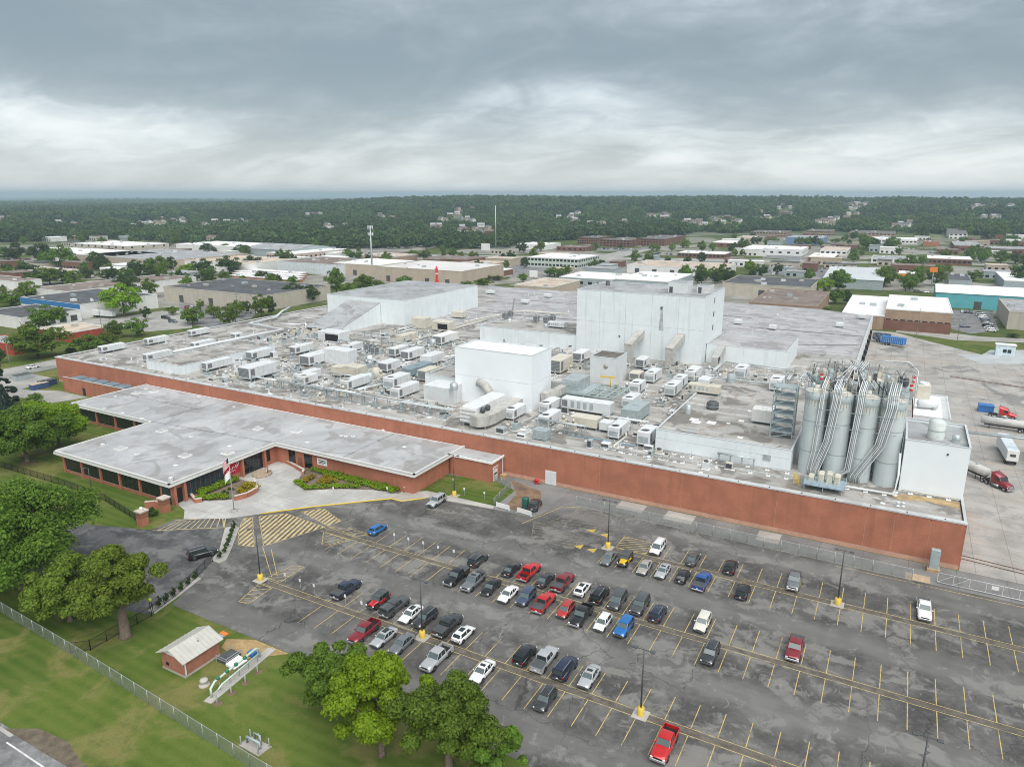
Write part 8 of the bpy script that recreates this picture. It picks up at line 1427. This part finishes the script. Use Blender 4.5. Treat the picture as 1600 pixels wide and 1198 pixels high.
for (ua, va, ub, vb), lab, n_ in (((820, 372, 1600, 455), 'in the right middle distance', 120), ((0, 372, 460, 470), 'in the left middle distance', 90), ((420, 392, 860, 432), 'before the woods', 46)):
    k = tr = 0
    while k < n_ and tr < 2000:
        tr += 1; u, v = RI.uniform(ua, ub), RI.uniform(va, vb); p = P(u, v); kd = RI.choice(['mid', 'dark', 'dark', 'olive', 'mid'])
        if p.y < 402 and -270 < p.x < 60 or any(a < p.x < c_ and b < p.y < d_ for a, b, c_, d_ in FOOTS) or abs(p.y - (570 + (p.x + 700) * .334)) < 20 or (abs(p.x + 280) < 18 and p.y > 600): continue
        for j in range(RI.choice([1, 1, 2, 3])):
            q_ = (p.x + j * RI.uniform(-8, 8), p.y + j * RI.uniform(-6, 6))
            if any(a < q_[0] < c_ and b < q_[1] < d_ for a, b, c_, d_ in FOOTS): continue
            k += 1; h = RI.uniform(6, 13); t = thing('tree', '%s tree %s' % ({'mid': 'green', 'dark': 'dark green', 'olive': 'olive'}[kd], lab), 'tree', (*q_, 0), 0, 'trees of the middle distance'); cr_, tk = MID[kd, k % 2]
            for nm, me in (('crown', cr_), ('trunk', tk)): o = bpy.data.objects.new(nm, me); COL.objects.link(o); o.parent = t; o.scale = (h * .74, h * .74, h); o.rotation_euler = (0, 0, k * 1.3)
# ------------------------------------------------------------------ parked cars of the middle distance
FARC = []
def farcars(c, pts, n, zone, head, seed):
    r = random.Random(seed); a, b = PC(c, *pts[0]), PC(c, *pts[1])
    for k in range(n): p = a.lerp(b, (k + .5) / n); FARC.append((p.x + r.uniform(-.4, .4), p.y + r.uniform(-.4, .4), head, zone, r.choice(['white', 'silver', 'black', 'grey', 'dark grey', 'dark red', 'navy', 'white', 'silver', 'slate blue']), r.choice(['sedan', 'suv', 'suv', 'pickup', 'hatch', 'van']), k))
farcars('L6', ((1230, 1010), (1330, 1170)), 9, 'lot right of the brick office', 0., 1); farcars('L6', ((1060, 1000), (1170, 1010)), 3, 'rear of the brick office lot', UPY, 2); farcars('L6', ((1000, 1110), (1140, 1130)), 2, 'front of the brick office', R(10), 3)
farcars('L5', ((480, 630), (1060, 640)), 16, 'dealer lot, back line', UPY, 4); farcars('L5', ((540, 655), (1000, 665)), 13, 'dealer lot, middle line', UPY, 5); farcars('L5', ((560, 685), (930, 700)), 11, 'dealer lot, front line', UPY, 6)
farcars('L4', ((520, 455), (980, 450)), 16, 'lot before the brick apartments, back line', UPY, 7); farcars('L4', ((540, 475), (860, 480)), 10, 'lot before the brick apartments, front line', UPY, 8); farcars('L4', ((860, 545), (1030, 510)), 6, 'avenue', R(60), 9); farcars('L4', ((1060, 520), (1500, 545)), 12, 'strip shop front', UPY, 10)
farcars('L2', ((20, 925), (130, 940)), 4, 'beige warehouse front', UPY, 11); farcars('L2', ((60, 965), (170, 975)), 3, 'beige warehouse lot', UPY, 12); farcars('L1', ((1350, 1040), (1480, 1100)), 2, 'dark lot at left', R(10), 13); farcars('L2', ((590, 1020), (860, 960)), 4, 'lot behind the left roof edge', R(20), 14)
farcars('L6', ((620, 480), (980, 480)), 10, 'clinic rear lot, back line', UPY, 15); farcars('L6', ((800, 505), (1160, 515)), 10, 'clinic rear lot, front line', UPY, 16); farcars('L5', ((460, 390), (680, 395)), 9, 'store lot in the right distance', UPY, 17); farcars('L5', ((530, 520), (720, 525)), 4, 'white shop front', UPY, 18); farcars('L3', ((1200, 610), (1560, 615)), 10, 'office lot behind the rear roof', UPY, 19); farcars('L1', ((60, 565), (250, 565)), 6, 'lot at the far left', UPY, 20); farcars('L6', ((690, 835), (800, 840)), 2, 'teal hall side', R(0), 21); farcars('L3', ((180, 730), (600, 745)), 14, 'packed lot behind the rear white hall, back line', UPY, 22); farcars('L3', ((200, 715), (560, 725)), 12, 'packed lot behind the rear white hall, far line', UPY, 23)
fc_ = {}
for x, y, hd, zone, cl, kd, k in FARC:
    if any(a < x < c_ and b < y < d_ for a, b, c_, d_ in FOOTS if (c_ - a) > 8): continue
    n_ = fc_.get((zone, cl, kd), 0); fc_[zone, cl, kd] = n_ + 1
    vehicle(kd, 'cover' if kd == 'pickup' else '', cl, x, y, hd, '%s %s in the %s%s' % (cl, {'van': 'minivan', 'hatch': 'hatchback'}.get(kd, kd), zone, '' if not n_ else ', %s such from left' % nth(n_)), 'cars parked in the distance', False)
# ------------------------------------------------------------------ houses in the woods
def house_mesh(seed):
    r = random.Random(seed); w, d_, h = r.uniform(9, 15), r.uniform(8, 11), r.uniform(4.5, 6.5); a = MB(); a.box(-w / 2, -d_ / 2, -3, w / 2, d_ / 2, h); a.add([(-w / 2, -d_ / 2, h), (-w / 2, d_ / 2, h), (-w / 2, 0, h + d_ * .3), (w / 2, -d_ / 2, h), (w / 2, d_ / 2, h), (w / 2, 0, h + d_ * .3)], [(0, 2, 1), (3, 4, 5)])
    b = MB(); e = .5; b.add([(-w / 2 - e, -d_ / 2 - e, h - .2), (w / 2 + e, -d_ / 2 - e, h - .2), (w / 2 + e, 0, h + d_ * .3 + .08), (-w / 2 - e, 0, h + d_ * .3 + .08), (-w / 2 - e, d_ / 2 + e, h - .2), (w / 2 + e, d_ / 2 + e, h - .2)], [(0, 1, 2, 3), (3, 2, 5, 4)]); c = MB(); [c.box(x, -d_ / 2 - .06, z, x + 1.4, -d_ / 2 - .01, z + 1.3) for x in np.arange(-w / 2 + 1, w / 2 - 2, 3.) for z in (1., 3.2)]
    return a.mesh('wall'), b.mesh('roof'), c.mesh('windows')
HM = [house_mesh(k) for k in range(5)]
for a, b, c in HM: a.materials.append(None); b.materials.append(None); c.materials.append(M_GLASS)
HC = [('white', M_OFFW), ('cream', mat('house_cream', (.60, .54, .42), .8)), ('tan', M_TAN), ('grey', mat('house_grey', (.36, .37, .38), .8)), ('brick', M_BRICK2)]
HP = []
def cluster(c, a, b, n, sx, sy, seed):
    r = random.Random(seed)
    for k in range(n): HP.append((CR[c][0] + (a + r.uniform(-sx, sx)) / CR[c][2], CR[c][1] + (b + r.uniform(-sy, sy)) / CR[c][2]))
for k, s in enumerate((('L1', 1200, 270, 9, 180, 35), ('L1', 1450, 235, 7, 130, 20), ('L1', 560, 260, 3, 80, 10), ('L1', 60, 225, 5, 90, 20), ('L1', 700, 150, 3, 60, 6), ('L2', 180, 260, 6, 150, 25), ('L2', 520, 240, 6, 120, 20), ('L2', 1150, 190, 4, 90, 12), ('L2', 1300, 290, 4, 80, 20), ('L2', 330, 395, 2, 80, 8), ('L3', 800, 210, 14, 150, 30), ('L3', 970, 310, 9, 130, 30), ('L3', 660, 290, 4, 40, 15), ('L3', 250, 200, 4, 100, 20), ('L3', 390, 130, 3, 60, 8), ('L4', 230, 220, 9, 110, 30), ('L4', 560, 265, 5, 120, 12), ('L4', 1030, 205, 6, 80, 15), ('L4', 1300, 250, 8, 120, 25), ('L4', 720, 245, 3, 30, 10), ('L5', 180, 230, 7, 130, 30), ('L5', 620, 200, 9, 150, 25), ('L5', 1160, 190, 16, 120, 35), ('L5', 1000, 250, 6, 80, 20), ('L5', 1400, 150, 4, 90, 15), ('L6', 1250, 195, 8, 120, 15), ('L6', 1430, 190, 6, 90, 15), ('L6', 590, 270, 5, 80, 20), ('L6', 1350, 240, 4, 120, 12), ('L6', 150, 190, 7, 110, 20))): cluster(*s, seed=k)
HP.sort(); hn = {}; HOUSES = []
for k, (u, v) in enumerate(HP):
    p = P(u, v + 2)
    for it in range(12): zt_ = float(terrain(p.x, p.y)); p = P(u, v + 2, min(zt_, 40.))
    if any(a < p.x < c_ and b < p.y < d_ for a, b, c_, d_ in FOOTS) or any(abs(p.x - a) + abs(p.y - b) < 22 for a, b in HOUSES): continue
    w, rf_, wi = HM[k % 5]; cn, cm = HC[(k * 7) % 5]; n_ = hn.get(cn, 0); hn[cn] = n_ + 1; t = thing('house', 'small %s house among the far trees, %s of its colour from left' % (cn, nth(n_)), 'house', (p.x, p.y, float(terrain(p.x, p.y))), (k % 3) * .4 - .3, 'houses in the far woods'); HOUSES.append((p.x, p.y))
    o = link('wall', w, t, cm); o = link('roof', rf_, t, (M_SHINGLE, mat('brown_shingle', (.16, .12, .10), .9), M_ROOFGREY)[k % 3]); o = bpy.data.objects.new('windows', wi); COL.objects.link(o); o.parent = t
# ------------------------------------------------------------------ the far wood: one mass, instanced crowns
def forest():
    r = np.random.default_rng(3); pts = []; sc = []; kinds = []
    US = np.array([-200, 0, 200, 330, 560, 780, 830, 900, 1100, 1250, 1400, 1600, 1800]); VS = np.array([384, 380, 374, 386, 389, 389, 381, 376, 366, 362, 364, 370, 372])
    def grid(r0, r1, n, s0, s1, thin):
        rr = np.sqrt(r.uniform(r0 ** 2, r1 ** 2, n)); az = r.uniform(-.72, .72, n); a, b = np.sin(az) * rr, np.cos(az) * rr; c, s = math.cos(YAW), math.sin(YAW); X, Y = c * a - s * b, s * a + c * b; Z = terrain(X, Y)
        f = b * math.cos(TH) - (Z - H) * math.sin(TH); u = CX + F * a / f; v = CY - F * (b * math.sin(TH) + (Z - H) * math.cos(TH)) / f
        ok = v < np.interp(u, US, VS)
        nz = np.sin(X / 97. + 2 * np.sin(Y / 130.)) * np.sin(Y / 83. + 1.5 * np.sin(X / 151.))
        dens = np.where(u > 1000, .72, .2); ok &= (nz > -1 + dens * 1.15 * thin) 
        for x0, y0, x1, y1 in FOOTS: ok &= ~((X > x0) & (X < x1) & (Y > y0 - 4) & (Y < y1 + 2))
        tall = np.zeros(n, bool)
        for hx, hy in HOUSES:      # gardens open towards the viewer
            d = math.hypot(hx, hy); px, py = -hx / d, -hy / d; al = (X - hx) * px + (Y - hy) * py; ac = np.abs((X - hx) * py - (Y - hy) * px); ok &= ~((al > -9) & (al < min(150, d * .06)) & (ac < 13)); tall |= (al > 0) & (al < d * .14) & (ac < 20)
        hr = (Y > 630) & (Y < 1260) & (np.abs(X - (-276 - (Y - 640) * 28 / 605)) < 20); ok &= ~hr
        k = int(ok.sum()); pts.append(np.stack([X[ok], Y[ok], Z[ok] - .5], 1)); sc.append(r.uniform(s0, s1, k) * np.where(tall[ok], .55, 1.) * r.choice([.75, 1., 1., 1.25], k)); kinds.append(r.integers(0, 6, k))
    grid(700, 1900, 27000, 9., 16., 1.); grid(1900, 4200, 42000, 13., 23., .9); grid(4200, 9000, 40000, 20., 34., .7)
    Pn = np.concatenate(pts); Sc = np.concatenate(sc); K = np.concatenate(kinds); n = len(Pn)
    me = bpy.data.meshes.new('far_wood'); me.vertices.add(n); me.vertices.foreach_set('co', Pn.reshape(-1).astype(np.float32))
    a = me.attributes.new('size', 'FLOAT', 'POINT'); a.data.foreach_set('value', Sc.astype(np.float32)); a = me.attributes.new('pick', 'INT', 'POINT'); a.data.foreach_set('value', K.astype(np.int32)); a = me.attributes.new('turn', 'FLOAT', 'POINT'); a.data.foreach_set('value', r.uniform(0, 6.28, n).astype(np.float32)); me.update()
    src = bpy.data.collections.new('crown_sources')
    for k in range(6):
        c, rd_ = crown_pts(.5, .5, .12, .98, 15, k * 3 + 1, .2); m = leaf_mesh('crown', c, rd_, 230, .12, k + 80, .45); m.materials.append(FL[k]); src.objects.link(bpy.data.objects.new('crown_source_%d' % k, m))
    o = bpy.data.objects.new('far_wood', me); COL.objects.link(o); tag(o, kind='stuff'); tag(o, 'far woods of dark green trees covering the land to the horizon', 'woods')
    ng = bpy.data.node_groups.new('far_wood', 'GeometryNodeTree'); ng.interface.new_socket('Geometry', in_out='INPUT', socket_type='NodeSocketGeometry'); ng.interface.new_socket('Geometry', in_out='OUTPUT', socket_type='NodeSocketGeometry'); N = ng.nodes; Lk = ng.links
    gi, go = N.new('NodeGroupInput'), N.new('NodeGroupOutput'); ci = N.new('GeometryNodeCollectionInfo'); ci.inputs['Collection'].default_value = src; ci.inputs['Separate Children'].default_value = True; ci.inputs['Reset Children'].default_value = True
    ip = N.new('GeometryNodeInstanceOnPoints'); ip.inputs['Pick Instance'].default_value = True
    def at(nm, ty): q = N.new('GeometryNodeInputNamedAttribute'); q.data_type = ty; q.inputs['Name'].default_value = nm; return q.outputs['Attribute']
    mp = N.new('GeometryNodeMeshToPoints'); Lk.new(gi.outputs[0], mp.inputs[0]); Lk.new(mp.outputs[0], ip.inputs['Points']); Lk.new(ci.outputs[0], ip.inputs['Instance']); Lk.new(at('pick', 'INT'), ip.inputs['Instance Index'])
    cx = N.new('ShaderNodeCombineXYZ'); Lk.new(at('turn', 'FLOAT'), cx.inputs[2]); er = N.new('FunctionNodeEulerToRotation'); Lk.new(cx.outputs[0], er.inputs[0]); Lk.new(er.outputs[0], ip.inputs['Rotation']); Lk.new(at('size', 'FLOAT'), ip.inputs['Scale']); Lk.new(ip.outputs[0], go.inputs[0])
    md = o.modifiers.new('wood', 'NODES'); md.node_group = ng; print('forest crowns', n)
FL = [m_leaf('far_leaf_%d' % k, *[tuple(x * g for x in c) for c in ((.058, .108, .032), (.088, .15, .042), (.13, .20, .058))], broad=True) for k, g in enumerate((1., .78, 1.2, .88, 1.32, .7))]
forest()
# ------------------------------------------------------------------ haze
hz = MB(); hz.box(-21000, -3000, -75, 21000, 21500, 125); o = hz.build('haze', None); o.data.materials.clear()
hm = bpy.data.materials.new('haze_air'); hm.use_nodes = True; nt = hm.node_tree; nt.nodes.remove(nt.nodes['Principled BSDF']); pv = nt.nodes.new('ShaderNodeVolumePrincipled'); pv.inputs['Color'].default_value = (.60, .76, .90, 1); pv.inputs['Density'].default_value = 1.3e-4; pv.inputs['Anisotropy'].default_value = .2; nt.links.new(pv.outputs[0], nt.nodes['Material Output'].inputs['Volume']); o.data.materials.append(hm); tag(o, 'thin blue haze over the distant land', 'haze', kind='stuff')

# ------------------------------------------------------------------ things that share a description are told apart by their order from the left
same = {}
for o in list(COL.objects):
    if o.parent is None and 'label' in o: same.setdefault(o['label'], []).append(o)
for lab, os_ in same.items():
    if len(os_) > 1:
        os_.sort(key=lambda o: screen_u(*o.location))
        for k, o in enumerate(os_): o['label'] = '%s, %s from left' % (lab, nth(k))
for o in COL.objects:
    if o.parent is None and 'label' in o and len(o['label'].split()) > 16: print('LONG', len(o['label'].split()), o['label'])
